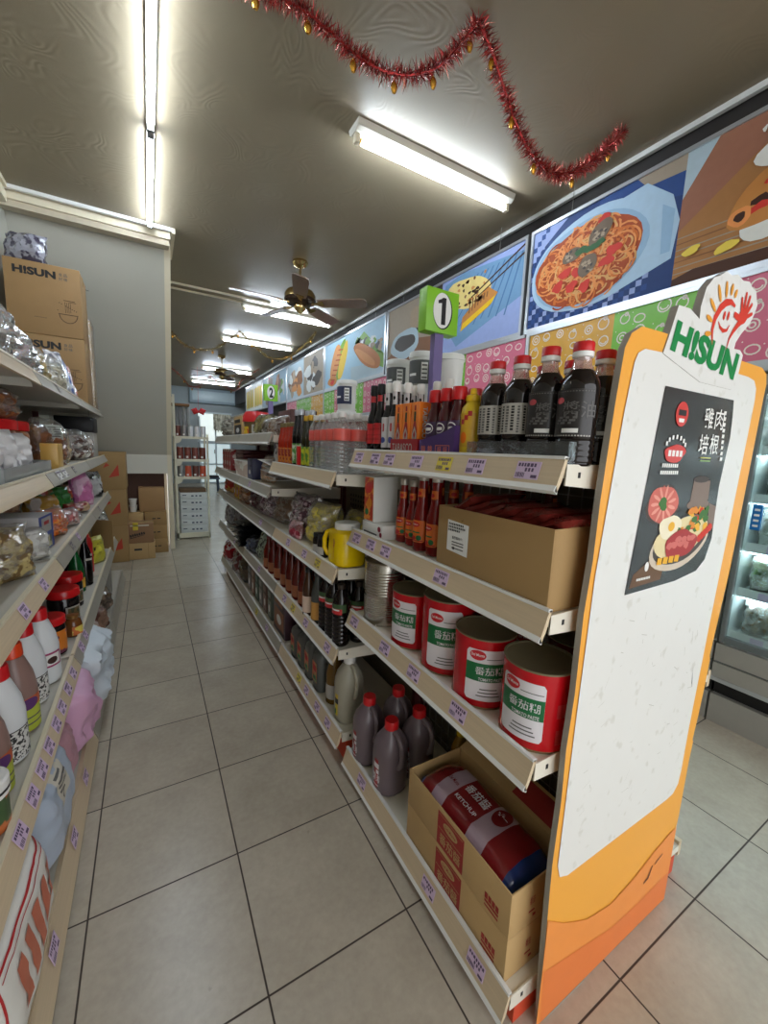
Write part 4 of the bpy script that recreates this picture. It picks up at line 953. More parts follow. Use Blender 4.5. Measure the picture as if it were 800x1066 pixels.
carton('flat tan carton with shiny tape behind the carton with a yellow label', (-.06, 2.25, .0), (.118, 2.44, .50), CARD2)
carton('square tan carton leaning on the brown recess, above the right-hand stack', (.08, 2.29, .501), (.345, 2.46, .785), M('flat_tan_cardboard', (168, 132, 90), .8), tape=False)
t = thing('paper_cup_stack', 'two white paper cups stacked on the flat tan carton', 'cup', (.02, 2.33, .501))
for z, n in ((0, .0), (.075, .004)):
    MB().lathe([(.032, z), (.042, z + .07), (.044, z + .074), (.044, z + .078), (.040, z + .078), (.03, z + .01)], WHITE, 20).build('cup', t)

RK = M('rack_cream', (218, 212, 190), .45)
t = thing('metal_rack', 'cream metal rack of tins and white boxes beyond the stairs', 'shelf', (.50, 2.92, 0))
for x in (.0, .40):
    for y in (0., .34): MB().b2((x, y, 0), (x + .025, y + .025, 1.95 if x == 0 else 1.45), RK).build('upright', t)
MB().b2((.0, 0, .02), (.425, .365, .085), RK).build('base_shelf', t)
for z in (.86, 1.10, 1.405):
    m = MB(); m.b2((0, -.005, z - .02), (.43, .37, z), RK); m.b2((0, -.012, z - .025), (.43, -.005, z + .008), RK)
    n = 8; m.add([(.025, .005, z - .02)] + [(.025 + .07 * math.sin(PI / 2 * i / n), .005, z - .09 + .07 * math.cos(PI / 2 * i / n) if False else z - .02 - .07 * math.cos(PI / 2 * i / n)) for i in range(n + 1)], [tuple(range(n + 2))], RK)
    m.build('shelf', t)
def d_blue(m, d):
    for k, w in enumerate((.03, .025, .03)): m.box((-.02 + .05 * k, 0, 0), (w, .02, .0008), M('navy_print', (60, 66, 92), .5) if 'navy_print' not in bpy.data.materials else bpy.data.materials['navy_print'], mtx=fy(d, 0, d[2] * .5))
    m.box((-.12, .01, 0), (.05, .012, .0008), bpy.data.materials['navy_print'], mtx=fy(d, 0, d[2] * .5))
PALE = M('pale_grey_carton', (204, 208, 208), .5)
for k in range(6): carton('flat pale carton with dark print, ' + ORD[k] + ' from the floor in the rack stack', (.552, 2.93, .086 + k * .094), (.893, 3.22, .179 + k * .094), PALE, False, d_blue, 'pale cartons in the rack')
carton('low brown tray carton lying on top of the pale carton stack', (.55, 2.93, .651), (.88, 3.2, .705), M('dark_tray_cardboard', (104, 82, 60), .8), False)
TIN = [M('tin_brown', (112, 62, 52), .3, .3), M('tin_white', (212, 212, 216), .3, .2), M('tin_orange', (206, 86, 56), .35), M('tin_red_brown', (122, 58, 46), .35), M('tin_grey', (142, 140, 138), .35, .3)]
def tin(label, x, y, z, r, h, mt, group):
    t = thing('tin_can', label, 'tin', (x, y, z), 0, group)
    MB().lathe([(r * .96, 0), (r, .004), (r, h - .004), (r * .96, h), (r * .9, h - .004), (0, h - .004)], STEEL, 18).build('can', t)
    m = MB(); m.patch(r + .0006, .008, h - .008, R(250), r * 4.5, mt, seg=14); m.patch(r + .001, h * .12, h * .28, R(255), r * .7, WHITE, seg=4); m.build('label', t)
for k in range(5): tin('small tin on the top rack shelf, ' + ORD[k] + ' from the stairs', .555 + k * .078, 2.98, 1.406, .033, .15, TIN[0] if k == 0 else TIN[1] if k > 1 else TIN[4], 'tins on the top rack shelf')
for k in range(4): tin('brown tin on the middle rack shelf, ' + ORD[k] + ' from the stairs', .575 + k * .092, 2.99, 1.101, .042, .17, TIN[3], 'tins on the middle rack shelf')
for k in range(4): tin(('grey', 'orange', 'brown', 'red-brown')[k] + ' tin on the lowest rack shelf, ' + ORD[k] + ' from the stairs', .575 + k * .092, 2.99, .861, .040, .16, (TIN[4], TIN[2], TIN[0], TIN[2])[k], 'tins on the lowest rack shelf')
for k in range(4):
    t = thing('paper_roll', 'tall grey roll standing behind the top tins, ' + ORD[k] + ' from the stairs', 'roll', (.545 + k * .05, 3.09, 1.406), 0, 'grey rolls on the rack')
    MB().lathe([(.02, 0), (.023, .004), (.023, .40), (.02, .404), (.008, .404)], M('roll_grey_%d' % k, (126 + 8 * k, 128 + 8 * k, 132 + 6 * k), .6), 14).build('roll', t)
MB_ = MB().b2((-.11, -.10, 0), (.11, .10, .03), M('brown_tray', (128, 92, 56), .7), .006)
o = MB_.build('brown_tray', None, (.60, 3.09, 1.815)); tag(o, 'flat brown tray resting on the tall grey rolls', 'tray')
t = thing('red_bow', 'small red bow decoration hanging at the rear door frame', 'decoration', (1.28, 7.6, 2.02))
m = MB(); m.pillow(.13, .13, .05, RED, 3, .4, 8, 8, mtx=Matrix.Translation((-.05, 0, 0)) @ Matrix.Rotation(R(-25), 4, 'Y')); m.pillow(.13, .13, .05, RED, 5, .4, 8, 8, mtx=Matrix.Translation((.05, 0, 0)) @ Matrix.Rotation(R(25), 4, 'Y')); m.build('loops', t)
MB().box((0, 0, .05), (.05, .06, .06), RED, .01).build('knot', t)
MB().tube([(0, .02, .05), (0, .02, 1.08)], .003, RED, 5).build('cord', t)
# low trolley in the far passage
BLU = M('dusty_blue_plastic', (72, 92, 116), .45)
t = thing('step_stool', 'dusty blue step stool with dark seat in the far passage', 'stool', (1.72, 8.9, 0))
m = MB(); m.b2((-.17, -.15, .36), (.17, .15, .40), BLU, .01); m.build('seat', t)
for x in (-.14, .14):
    for y in (-.12, .12): m = MB(); m.add([(x - .02, y - .02, 0), (x + .02, y - .02, 0), (x + .02, y + .02, 0), (x - .02, y + .02, 0), (x * .85 - .018, y * .85 - .018, .36), (x * .85 + .018, y * .85 - .018, .36), (x * .85 + .018, y * .85 + .018, .36), (x * .85 - .018, y * .85 + .018, .36)], [(3, 2, 1, 0), (4, 5, 6, 7), (0, 1, 5, 4), (1, 2, 6, 5), (2, 3, 7, 6), (3, 0, 4, 7)], BLU); m.build('leg', t)
MB().b2((-.15, -.12, .401), (.15, .12, .46), M('dark_cushion', (40, 40, 46), .7), .02).build('cushion', t)
# ================================================================== goods on the long shelf
A0 = R(200)     # labels turned toward the aisle
def bottle(name, label, cat, parts, seg=24, group=None):
    """parts: (part name, profile or function, material)"""
    t = thing(name, label, cat, (0, 0, 0), 0, group)
    for pn, pf, mt in parts:
        m = MB()
        if callable(pf): pf(m)
        else: m.lathe(pf, mt, seg)
        m.build(pn, t)
    return t
def ribs(r, z0, z1, n, dep=.0015):
    out = []
    for i in range(n):
        a = z0 + (z1 - z0) * i / n; b = z0 + (z1 - z0) * (i + 1) / n
        out += [(r - dep, a), (r, a + (b - a) * .25), (r, a + (b - a) * .75), (r - dep, b - 1e-4)]
    return out
SOY = M('dark_soy_sauce', (22, 15, 14), .1, var=.02); SOYCLR = film('pinkish_clear_neck', (214, 176, 166), .5, .06, .1, milk=.6)
LBL = M('grey_white_label', (176, 172, 164), .45, var=.04); LBLD = M('dark_transparent_label', (34, 30, 29), .3, var=.06); PINKB = M('dull_pink_badge', (186, 70, 76), .4)
# --- soy sauce bottles, top shelf
def soy(dark):
    def lab(m):
        if dark:
            m.patch(.0368, .055, .142, A0, .085, LBLD, seg=14)
            m.cyl_disc(.0372, A0 - .62, .122, .010, .006, PINKB); m.patch(.0372, .062, .070, A0 + .05, .03, WHITE)
            r = random.Random(3)
            for k in range(9): m.patch(.0372, .078 + .005 * (k % 3), .082 + .005 * (k % 3), A0 - .7 + .12 * k, .006 + .006 * r.random(), INKGREY, seg=2)
            for k in range(16): m.patch(.0372, .0555, .058, A0 - 1.05 + .14 * k, .003, LBL, seg=2); m.patch(.0372, .137, .139, A0 - 1.05 + .14 * k, .003, INKGREY, seg=2)
            m.cyl_text('醬油', .030, .0373, A0 + .45, .105, INKGREY, bold=.004)
        else:
            m.patch(.0368, .062, .128, A0 - .1, .074, LBL, seg=14)
            r = random.Random(6)
            for c in range(6):
                z = .122
                while z > .068:
                    h = r.uniform(.0025, .005); m.patch(.0372, z - h, z, A0 - .1 - .85 + .34 * c, .007 if c < 4 else .005, BLACK if c % 2 else INKGREY, seg=2); z -= h + .002
    body = [(.031, 0), (.0355, .004)] + ribs(.0365, .006, .05, 4) + [(.0365, .052), (.0365, .146), (.034, .158), (.027, .172), (.021, .18)]
    return [('body', body, SOY), ('neck', [(.021, .18), (.0165, .19), (.0150, .203), (.0150, .206)], SOYCLR),
            ('cap', lambda m: (m.lathe([(.0165, .203), (.0185, .204), (.0185, .213), (.0175, .2135)], WHITE, 24), m.lathe([(.0175, .2135), (.0185, .214), (.0185, .229), (.017, .231), (0, .231)], RED, 24)), None), ('label', lab, None)]
sA = bottle('soy_sauce_bottle', '', 'bottle', soy(False)); sB = bottle('soy_sauce_bottle', '', 'bottle', soy(True))
Z4 = 1.311
GS = 'dark soy sauce bottles with red and white caps'
place(sA, (.925, -2.475, Z4), 0, 'dark bottle with red and white cap and pale label, beside the yellow mustard bottle', GS, (1, 1, 1.0))
place(sA, (.925, -2.548, Z4), 0, 'dark bottle with red and white cap and pale label, second from the mustard bottle', GS, (1, 1, 1.0))
place(sB, (.925, -2.622, Z4), R(8), 'dark bottle with dark label and red cap, middle of the front row of five', GS, (1, 1, 1.02))
place(sB, (.925, -2.695, Z4), R(-4), 'tallest looking dark bottle with red cap, second from the sign board', GS, (1.02, 1.02, 1.0))
place(sB, (1.0, -2.693, Z4), R(5), 'dark bottle with red cap half hidden by the edge of the sign board', GS, (1, 1, .985))
for k, (x, y) in enumerate(((1.0, -2.475), (1.0, -2.55), (1.0, -2.622), (1.075, -2.66))): place(sB, (x, y, Z4), 0, 'dark bottle with red cap in the back row, ' + ORD[k] + ' from the mustard side', GS, (1, 1, .95))
# clear divider trays in front of the bottles
t = thing('shelf_divider', 'low clear plastic divider in front of the dark soy bottles', 'divider', (.876, -2.575, Z4))
m = MB(); m.b2((0, -.145, 0), (.0015, .135, .045), FILMC)
for y in (-.145, -.07, .0, .07, .133): m.b2((.0015, y, 0), (.05, y + .0015, .045), FILMC)
m.build('panel', t)
# --- mustard bottle
MUS = M('mustard_yellow', (226, 192, 40), .3); MUSL = M('mustard_label', (214, 168, 46), .35)
def must_lab(m):
    m.patch(.0292, .032, .115, A0, .05, MUSL, sx=1, sy=1); 
    for k in range(3): m.patch(.0296, .088 + .010 * k, .100 + .010 * k, A0 - .35 + .33 * k, .0105, INKRED, seg=3)
    m.cyl_disc(.0296, A0 - .2, .055, .009, .014, ORANGE)
mu = bottle('mustard_bottle', 'yellow squeeze mustard bottle with yellow nozzle cap', 'bottle', [
    ('body', [(.024, 0), (.0285, .004), (.029, .05), (.0275, .08), (.0285, .11), (.0255, .13), (.017, .142), (.016, .146)], MUS),
    ('cap', [(.0185, .146), (.0190, .148), (.0175, .160), (.009, .163), (.0075, .176), (.006, .178), (0, .178)], M('cap_yellow', (240, 196, 26), .3)), ('label', must_lab, None)])
place(mu, (.918, -2.405, Z4), 0, 'yellow squeeze mustard bottle with yellow nozzle cap on the top shelf')
# --- brown sauce bottles with red caps in a purple tray
HPB = M('dark_red_brown_sauce', (72, 16, 20), .14); HPL = M('purple_sauce_label', (64, 34, 74), .4); PURT = M('purple_tray_card', (70, 44, 104), .5); ORT = M('orange_outline_print', (206, 106, 86), .5)
hp = bottle('sauce_bottle', '', 'bottle', [
    ('body', [(.02, 0), (.0235, .004), (.0240, .10), (.021, .118), (.0145, .135), (.0135, .152)], HPB),
    ('cap', [(.0185, .150), (.0195, .152), (.0190, .180), (.017, .183), (0, .183)], RED),
    ('label', lambda m: (m.patch(.0246, .03, .098, A0, .044, HPL), m.cyl_disc(.025, A0 - .1, .080, .017, .014, WHITE), m.cyl_disc(.0252, A0 - .1, .079, .0145, .0115, HPL), m.patch(.0254, .074, .082, A0 - .1, .022, WHITE, seg=5), m.patch(.0254, .030, .045, A0 - .1, .034, WHITE, seg=5)), None)])
for k, (x, y) in enumerate(((.905, -2.268), (.905, -2.318), (.905, -2.366), (.957, -2.268), (.957, -2.318), (.957, -2.366))):
    place(hp, (x, y, Z4), R(-10), 'red-capped sauce bottle in purple tray, ' + ('front' if k < 3 else 'back') + ' row, ' + ORD[k % 3] + ' from the orange boxes', 'red capped sauce bottles in the purple tray', (1.03, 1.03, 1.01))
t = thing('display_tray', 'purple cardboard display tray with orange outlined characters', 'tray', (.930, -2.318, Z4))
m = MB(); m.b2((-.056, -.076, 0), (.056, .076, .002), PURT)
F = frame((-.0555, 0, 0), (0, -1, 0), (0, 0, 1)); m.prism([(-.076, 0), (.076, 0), (.076, .085), (.03, .068), (-.076, .048)], .0015, PURT, F)
m.b2((.054, -.076, 0), (.0555, .076, .085), PURT); m.b2((-.055, -.0765, 0), (.055, -.075, .085), PURT); m.b2((-.055, .075, 0), (.055, .0765, .05), PURT); m.build('tray', t)
m = MB()
for x in (-.055, -.024): m.text('辣', .025, ORT, F @ Matrix.Translation((x, .022, .0022)), .021, .01)
for lo, hi in (((.0, .010), (.060, .012)), ((.0, .033), (.060, .035)), ((.0, .010), (.002, .035)), ((.058, .010), (.060, .035))): m.poly([lo, (hi[0], lo[1]), hi, (lo[0], hi[1])], ORT, F @ Matrix.Translation((0, 0, .0022)))
for x in (.018, .043): m.text('醬', .017, ORT, F @ Matrix.Translation((x, .0225, .0024)), .017, .01)
m.build('print', t)
# --- orange boxes of pepper sauce in a red tray
OBX = M('orange_carton', (236, 128, 30), .4); TRED = M('red_tray_card', (158, 30, 40), .5)
def obox(m): m.box((0, 0, .068), (.042, .041, .136), OBX, .001)
def oprint(m):
    F = frame((-.0214, 0, 0), (0, -1, 0), (0, 0, 1)); D = M('dark_green_print', (34, 52, 32), .5) if 'dark_green_print' not in bpy.data.materials else bpy.data.materials['dark_green_print']
    q = [(-.012, .03), (.012, .03), (.012, .062), (.008, .078), (.0045, .088), (.0045, .103), (-.0045, .103), (-.0045, .088), (-.008, .078), (-.012, .062)]
    m.poly(q, TRED, F); m.poly([(-.0048, .088), (.0048, .088), (.0048, .112), (-.0048, .112)], D, F @ Matrix.Translation((0, 0, .0003))); m.poly([(-.004, .115), (.004, .115), (.004, .128), (-.004, .128)], TRED, F)
    m.poly([(0, .076), (.0115, .056), (.0115, .034), (-.0115, .034), (-.0115, .056)], LBL, F @ Matrix.Translation((0, 0, .0004))); m.poly([(0, .066), (.006, .054), (0, .042), (-.006, .054)], TRED, F @ Matrix.Translation((0, 0, .0007)))
    m.text('TABASCO', .016, WHITE, frame((0, -.0212, .085), (0, 0, -1), (1, 0, 0)), .078, .02)
ob = bottle('pepper_sauce_box', '', 'box', [('carton', obox, None), ('print', oprint, None)])
for k, (x, y) in enumerate(((.905, -2.105), (.905, -2.15), (.905, -2.198), (.952, -2.105), (.952, -2.15), (.952, -2.198))):
    place(ob, (x, y, Z4 + .0025), 0, 'small orange sauce box in red tray, ' + ('front' if k < 3 else 'back') + ' row, ' + ORD[k % 3] + ' from the black bottles', 'orange pepper sauce boxes in the red tray', (1, 1, 1.15))
t = thing('display_tray', 'red cardboard display tray lettered in white under the orange boxes', 'tray', (.9285, -2.152, Z4))
m = MB(); m.b2((-.052, -.074, 0), (.052, .074, .002), TRED); F = frame((-.0520, 0, 0), (0, -1, 0), (0, 0, 1))
m.prism([(-.074, 0), (.074, 0), (.074, .052), (-.074, .052)], .0015, TRED, F); m.b2((-.052, -.0755, 0), (.052, -.074, .052), TRED); m.b2((-.052, .074, 0), (.052, .0755, .052), TRED); m.b2((.051, -.074, 0), (.0525, .074, .052), TRED); m.build('tray', t)
m = MB(); m.text('TABASCO', .026, LBL, F @ Matrix.Translation((-.006, .026, .0022)), .112, .01); m.build('print', t)
# --- black bottles with white labels and white caps; two with red labels
BLKB = M('black_sauce_glass', (16, 12, 13), .1, var=.02); WLB = M('white_bottle_label', (206, 204, 206), .4); BLUEP = M('blue_print', (58, 76, 148), .45); REDL = M('red_bottle_label', (196, 42, 46), .4)
prof = [(.017, 0), (.0195, .004), (.0200, .115), (.0185, .128), (.011, .155), (.0100, .212)]
wb = bottle('sauce_bottle', '', 'bottle', [('body', prof, BLKB), ('cap', [(.0118, .205), (.0125, .207), (.0120, .235), (.010, .238), (0, .238)], WHITE),
    ('label', lambda m: (m.patch(.0206, .025, .105, A0, .05, WLB), m.patch(.0206, .105, .125, A0, .03, WLB, seg=6), m.cyl_disc(.021, A0 - .2, .050, .010, .010, BLUEP), m.patch(.021, .078, .104, A0 - .1, .006, INKRED, seg=2), m.patch(.0110, .165, .205, A0, .018, WLB, seg=5), m.cyl_disc(.0113, A0, .185, .004, .006, BLACK)), None)])
for k, (x, y) in enumerate(((.91, -2.0), (.91, -2.045), (.955, -2.0), (.955, -2.045), (1.0, -2.01), (1.0, -2.055), (1.01, -2.13), (1.01, -2.19))):
    place(wb, (x, y, Z4), R(6 * k), 'black white-capped bottle ' + ('in front' if k < 2 else 'in second row' if k < 4 else 'behind the orange boxes') + ', ' + ORD[k % 2 if k < 4 else k - 4] + ' from the red-labelled bottles', 'black sauce bottles with white caps', (1.11, 1.11, 1))
rb = bottle('sauce_bottle', '', 'bottle', [('body', prof, BLKB), ('cap', [(.0118, .208), (.0125, .21), (.0120, .238), (.010, .241), (0, .241)], BLACK),
    ('label', lambda m: (m.patch(.0206, .038, .108, A0, .058, REDL, seg=14), m.patch(.0208, .066, .070, A0, .05, INKRED, seg=8), m.patch(.0114, .182, .203, A0, .028, REDL, seg=8), m.patch(.021, .05, .058, A0, .03, INKRED, seg=6), m.patch(.021, .085, .092, A0, .034, INKRED, seg=6)), None)])
place(rb, (.91, -1.895, Z4), 0, 'black bottle with red labels at the far end of the front shelf section', 'black bottles with red labels', (1.13, 1.13, 1))
place(rb, (.91, -1.945, Z4), R(-10), 'black bottle with red labels next to the white-labelled bottles', 'black bottles with red labels', (1.13, 1.13, 1))
# --- white buckets at the back of the top shelf
BUK = M('bucket_white', (226, 226, 222), .35, var=.02); NAVY = M('navy_label', (40, 46, 76), .45); DGREY = M('dark_grey_label', (84, 86, 86), .45)
def bucket(lab, r, h, lm):
    def labf(m):
        if lm: m.patch(r * .985, h * .2, h * .78, A0 + .15, r * 2.3, lm, seg=14); m.patch(r * .99, h * .3, h * .72, A0 + .8, r * .5, WHITE, seg=5); m.patch(r * .99, h * .4, h * .46, A0 - .2, r * .7, WHITE, seg=5)
        if lm:
            for k in range(4): m.patch(r * .995, h * (.33 + .1 * k), h * (.37 + .1 * k), A0 + .8, r * .4, INKGREY, seg=4)
    ps = [('body', [(r * .86, 0), (r * .89, .004), (r * .97, h * .86), (r * .98, h * .87)], BUK), ('lid', [(r * 1.0, h * .855), (r * 1.04, h * .86), (r * 1.04, h * .93), (r * 1.0, h * .94), (r * 1.0, h * .99), (r * .96, h), (0, h)], BUK)]
    if lm: ps.append(('label', labf, None))
    return bottle('plastic_bucket', lab, 'bucket', ps, 32)
pbk = bucket('x', .068, .2, None)
def stack(lab, lm, x, y, z, n, h):
    for k in range(n - 1): place(pbk, (x, y, z + k * (h + .001)), 0, 'plain white bucket, ' + ORD[k] + ' from the bottom under the ' + lab[0], 'plain white buckets in stacks', (1, 1, h / .2))
    b = bucket(lab[1], .068, h, lm); b.location = (x, y, z + (n - 1) * (h + .001))
stack(('dark grey labelled bucket', 'white bucket with dark grey label behind the purple sign post'), DGREY, 1.45, -1.17, 1.226, 3, .2)
stack(('pale side labelled bucket', 'white bucket with dark side label beside the purple sign post'), DGREY, 1.45, -1.405, 1.226, 3, .2)
stack(('top plain bucket', 'plain white bucket on top of its stack behind the red capped bottles'), None, 1.45, -1.63, 1.226, 3, .183)
stack(('navy labelled bucket', 'white bucket with navy label above the pink labelled water bottles'), NAVY, 1.40, -.585, 1.386, 2, .2)
t = thing('pump_bottle', 'white pump bottle between the buckets and the mustard bottle', 'bottle', (1.30, -2.29, Z4))
MB().lathe([(.03, 0), (.034, .005), (.034, .15), (.02, .175), (.015, .185)], BUK, 20).build('body', t); MB().lathe([(.016, .185), (.018, .19), (.018, .205), (.006, .21), (.006, .232), (0, .232)], WHITE, 16).build('pump', t)

# ---------------------------------------------------------------- second shelf of the front section
Z3 = 1.016
t = thing('juice_carton', 'white carton with red fruit print at the far end of the ketchup bottles', 'carton', (.945, -1.945, Z3))
m = MB(); m.b2((-.055, -.075, 0), (.055, .075, .05), WHITE, .002); m.build('body', t)
m = MB(); m.b2((-.05, .0, .051), (.05, .073, .215), WHITE, .002); m.build('tall_pack', t)
m = MB(); F = frame((-.0512, 0, 0), (0, -1, 0), (0, 0, 1)); m.poly([(-.071, .055), (-.004, .055), (-.004, .212), (-.071, .212)], M('fruit_print', (196, 60, 46), .45, col2=(232, 150, 60), c2scale=40), F)
m.poly(ell(-.038, .175, .026, .020), M('emblem_red', (206, 40, 44), .4), F @ Matrix.Translation((0, 0, .0006))); m.poly(ell(-.03, .12, .018, .018), M('orange_fruit', (226, 140, 40), .45), F @ Matrix.Translation((0, 0, .0006))); m.poly(ell(-.05, .085, .014, .012), GREENP, F @ Matrix.Translation((0, 0, .0006)))
F2 = frame((-.0560, 0, 0), (0, -1, 0), (0, 0, 1)); m.poly(ell(.055, .036, .011, .010), M('cherry_print', (132, 20, 50), .45), F2); m.poly(ell(.066, .018, .009, .009), bpy.data.materials['cherry_print'], F2); m.poly([(-.06, .01), (.04, .01), (.04, .016), (-.06, .016)], INKGREY, F2); m.build('print', t)
KET = M('ketchup_red', (128, 22, 20), .12, var=.04); KLAB = M('orange_ketchup_label', (228, 116, 40), .4); SCREW = M('white_steel_cap', (206, 200, 190), .3, .3); EMB = M('red_emblem', (196, 26, 36), .35)
def klab(m):
    m.patch(.0262, .028, .095, A0, .062, KLAB, seg=14, rr=.004); m.cyl_disc(.0266, A0 - .1, .082, .017, .008, EMB); m.cyl_text('Del Monte', .005, .0269, A0 - .1, .0825, WHITE, .024, .01)
    m.patch(.0266, .056, .060, A0, .03, GREENP, seg=4); m.cyl_disc(.0266, A0 + .45, .042, .009, .008, GREENP); m.cyl_disc(.0266, A0 - .4, .040, .013, .007, EMB); m.patch(.0266, .031, .034, A0, .05, INKRED, seg=6)
    m.patch(.0158, .162, .19, A0, .036, KLAB, seg=8); m.cyl_disc(.0161, A0 - .1, .176, .009, .006, EMB)
kb = bottle('ketchup_bottle', '', 'bottle', [('body', [(.021, 0), (.025, .004), (.0258, .10), (.0245, .118), (.0165, .152), (.0145, .19), (.0135, .222)], KET), ('cap', [(.0145, .214), (.0152, .216), (.0152, .234), (.014, .236), (0, .236)], SCREW), ('label', klab, None)])
for k, (x, y, s) in enumerate(((.958, -2.045, .92), (.958, -2.105, .92), (.945, -2.175, 1.04), (.945, -2.245, 1.04))):
    place(kb, (x, y, Z3), R(-8 * k + 6), ('small' if k < 2 else 'large') + ' ketchup bottle with orange label, ' + ORD[k] + ' from the white fruit carton', 'ketchup bottles with orange labels', (s, s, s))
for k, (x, y) in enumerate(((1.03, -2.08), (1.03, -2.15), (1.03, -2.22), (1.03, -2.285), (1.17, -2.36), (1.17, -2.47))):
    place(kb, (x, y, Z3), R(20 * k), 'ketchup bottle in the dark rear row, ' + ORD[k] + ' from the white fruit carton', 'ketchup bottles with orange labels', (1.05, 1.05, 1.04))
# open carton of dark red pouches
t = thing('open_carton', 'open brown carton with white label holding dark red foil pouches', 'box', (.985, -2.545, Z3))
m = MB(); X0, X1, Y0, Y1, HH = -.11, .11, -.165, .197, .172
for lo, hi in (((X0, Y0, 0), (X1, Y1, .003)), ((X0, Y0, .003), (X0 + .004, Y1, HH)), ((X1 - .004, Y0, .003), (X1, Y1, HH)), ((X0 + .004, Y0, .003), (X1 - .004, Y0 + .004, HH)), ((X0 + .004, Y1 - .004, .003), (X1 - .004, Y1, HH))): m.b2(lo, hi, CARD, .001)
m.build('carton', t)
m = MB(); F = frame((X0 - .0008, 0, 0), (0, -1, 0), (0, 0, 1)); m.poly([(-.155, .06), (-.075, .055), (-.075, .135), (-.155, .140)], WHITE, F); lb = m.build('label', t); lb['label'] = 'white paper label'
m = MB(); F = F @ Matrix.Translation((0, 0, .0008)); r = random.Random(4)
for j, (z, n) in enumerate(((.128, 9), (.120, 10), (.112, 7))):
    for k in range(n): m.poly([(-.150 + k * .0065, z), (-.146 + k * .0065 + .001 * r.random(), z), (-.146 + k * .0065, z + .005), (-.150 + k * .0065, z + .005)], BLACK, F)
m.text('番茄醬料包', .008, BLACK, F @ Matrix.Translation((-.115, .096, 0)), .04, .01)
for z in (.083, .076, .067): m.poly([(-.135, z), (-.09, z), (-.09, z + .003), (-.135, z + .003)], INKGREY, F)
m.poly(ell(-.127, .0685, .004, .004), BLACK, F @ Matrix.Translation((0, 0, .0004))); m.build('label_print', lb)
PCH = M('dark_red_foil_pouch', (122, 44, 38), .22, .15, bump=.35, bscale=26, var=.12); PCHO = M('orange_pouch_edge', (196, 92, 56), .35)
for k in range(7):
    t = thing('foil_pouch', 'dark red foil pouch in the open carton, ' + ORD[k] + ' from its far end', 'pouch', (.985 + .006 * math.sin(k * 2.1), -2.405 - k * .043, Z3 + .128 + .005 * (k % 2)), R(4 * math.sin(k)), 'dark red pouches in the open carton')
    m = MB(); T = Matrix.Translation((0, .055, .016)) @ Matrix.Rotation(R(68 if k else 60), 4, 'X')
    m.pillow(.196, .125, .028, PCH, 30 + k, .25, 12, 10, mtx=T, full=True); m.build('pouch', t)
    m = MB(); m.box((0, 0, .006), (.17, .004, .010), PCHO, .001, mtx=T); m.build('seal', t)

# ---------------------------------------------------------------- third shelf: tins
Z2 = .691
TINR = M('red_tin_litho', (196, 18, 30), .25, .1, var=.03); TINL = M('dark_tin_lid', (120, 110, 84), .5, .15); TRIM = M('tin_rim', (160, 140, 108), .3, .85); TWH = M('tin_label_white', (226, 222, 226), .35); TGR = M('tin_label_green', (14, 104, 56), .35)
def tinR(h):
    r = .0785
    def body(m): m.lathe([(r * .99, .003), (r, .005), (r, h - .005)], TINR, 48, cap=False)
    def foot(m): m.lathe([(r * .97, 0), (r + .0012, .0005), (r + .0012, .004), (r, .005)], TRIM, 48)
    def rims(m):
        m.lathe([(r, h - .005), (r + .0014, h - .004), (r + .0014, h - .0005), (r - .001, h), (r - .003, h - .001), (r - .003, h - .006), (r * .72, h - .006), (r * .70, h - .0052), (r * .45, h - .0052), (r * .43, h - .006), (0, h - .006)], TINL, 48)
    def lab(m):
        a = PI - .02; w = .105; q = r + .0004
        m.patch(q, .022, h - .028, a, w, TWH, seg=20, rr=.008)
        z0, z1 = h * .40, h * .66; m.patch(q + .0004, z0, z1, a, w, TGR, seg=20)
        m.cyl_disc(q + .0006, a - .30, h * .77, .021, .013, EMB, 20); m.cyl_text('Del Monte', .0075, q + .0009, a - .3, h * .775, WHITE, .034, .012)
        m.cyl_text('番茄糊', h * .115, q + .0008, a + .10, h * .555, TWH, .072, .03); m.cyl_text('TOMATO PASTE', .0085, q + .0008, a + .15, h * .435, TWH, .062, .012)
        for k in range(3): m.patch(q + .0005, .034 + .009 * k, .037 + .009 * k, a + .1, .06 - .008 * k, INKGREY, seg=6)
        m.patch(q + .0005, h * .72, h * .73, a + .3, .05, INKGREY, seg=6); m.patch(q + .0003, .02, .055, a + 1.25, .035, INKRED, seg=6); m.patch(q + .0003, h * .45, h * .62, a + 1.2, .03, INKRED, seg=6)
    return [('body', body, None), ('rim', foot, None), ('lid', rims, None), ('label', lab, None)]
cA = bottle('tomato_tin', '', 'tin', tinR(.185), 48); cB = bottle('tomato_tin', '', 'tin', tinR(.222), 48)
GT = 'large red tomato tins'
place(cA, (.958, -2.645, Z2), R(14), 'large red tomato tin on the third shelf, nearest the sign board', GT)
place(cA, (.955, -2.475, Z2), R(52), 'large red tomato tin on the third shelf, second from the sign board', GT)
place(cB, (.965, -2.312, Z2), R(42), 'tallest red tomato tin on the third shelf, third from the sign board', GT)
place(cA, (.962, -2.140, Z2), R(20), 'red tomato tin on the third shelf, next to the plain silver tin', GT)
for k, (x, y) in enumerate(((1.135, -2.45), (1.135, -2.285), (1.135, -2.12))): place(cA, (x, y, Z2), R(90 * k + 60), 'red tin in the rear row of the third shelf, ' + ORD[k] + ' from the sign board', GT)
SIL = M('ribbed_silver_tin', (186, 182, 172), .26, .9, var=.03)
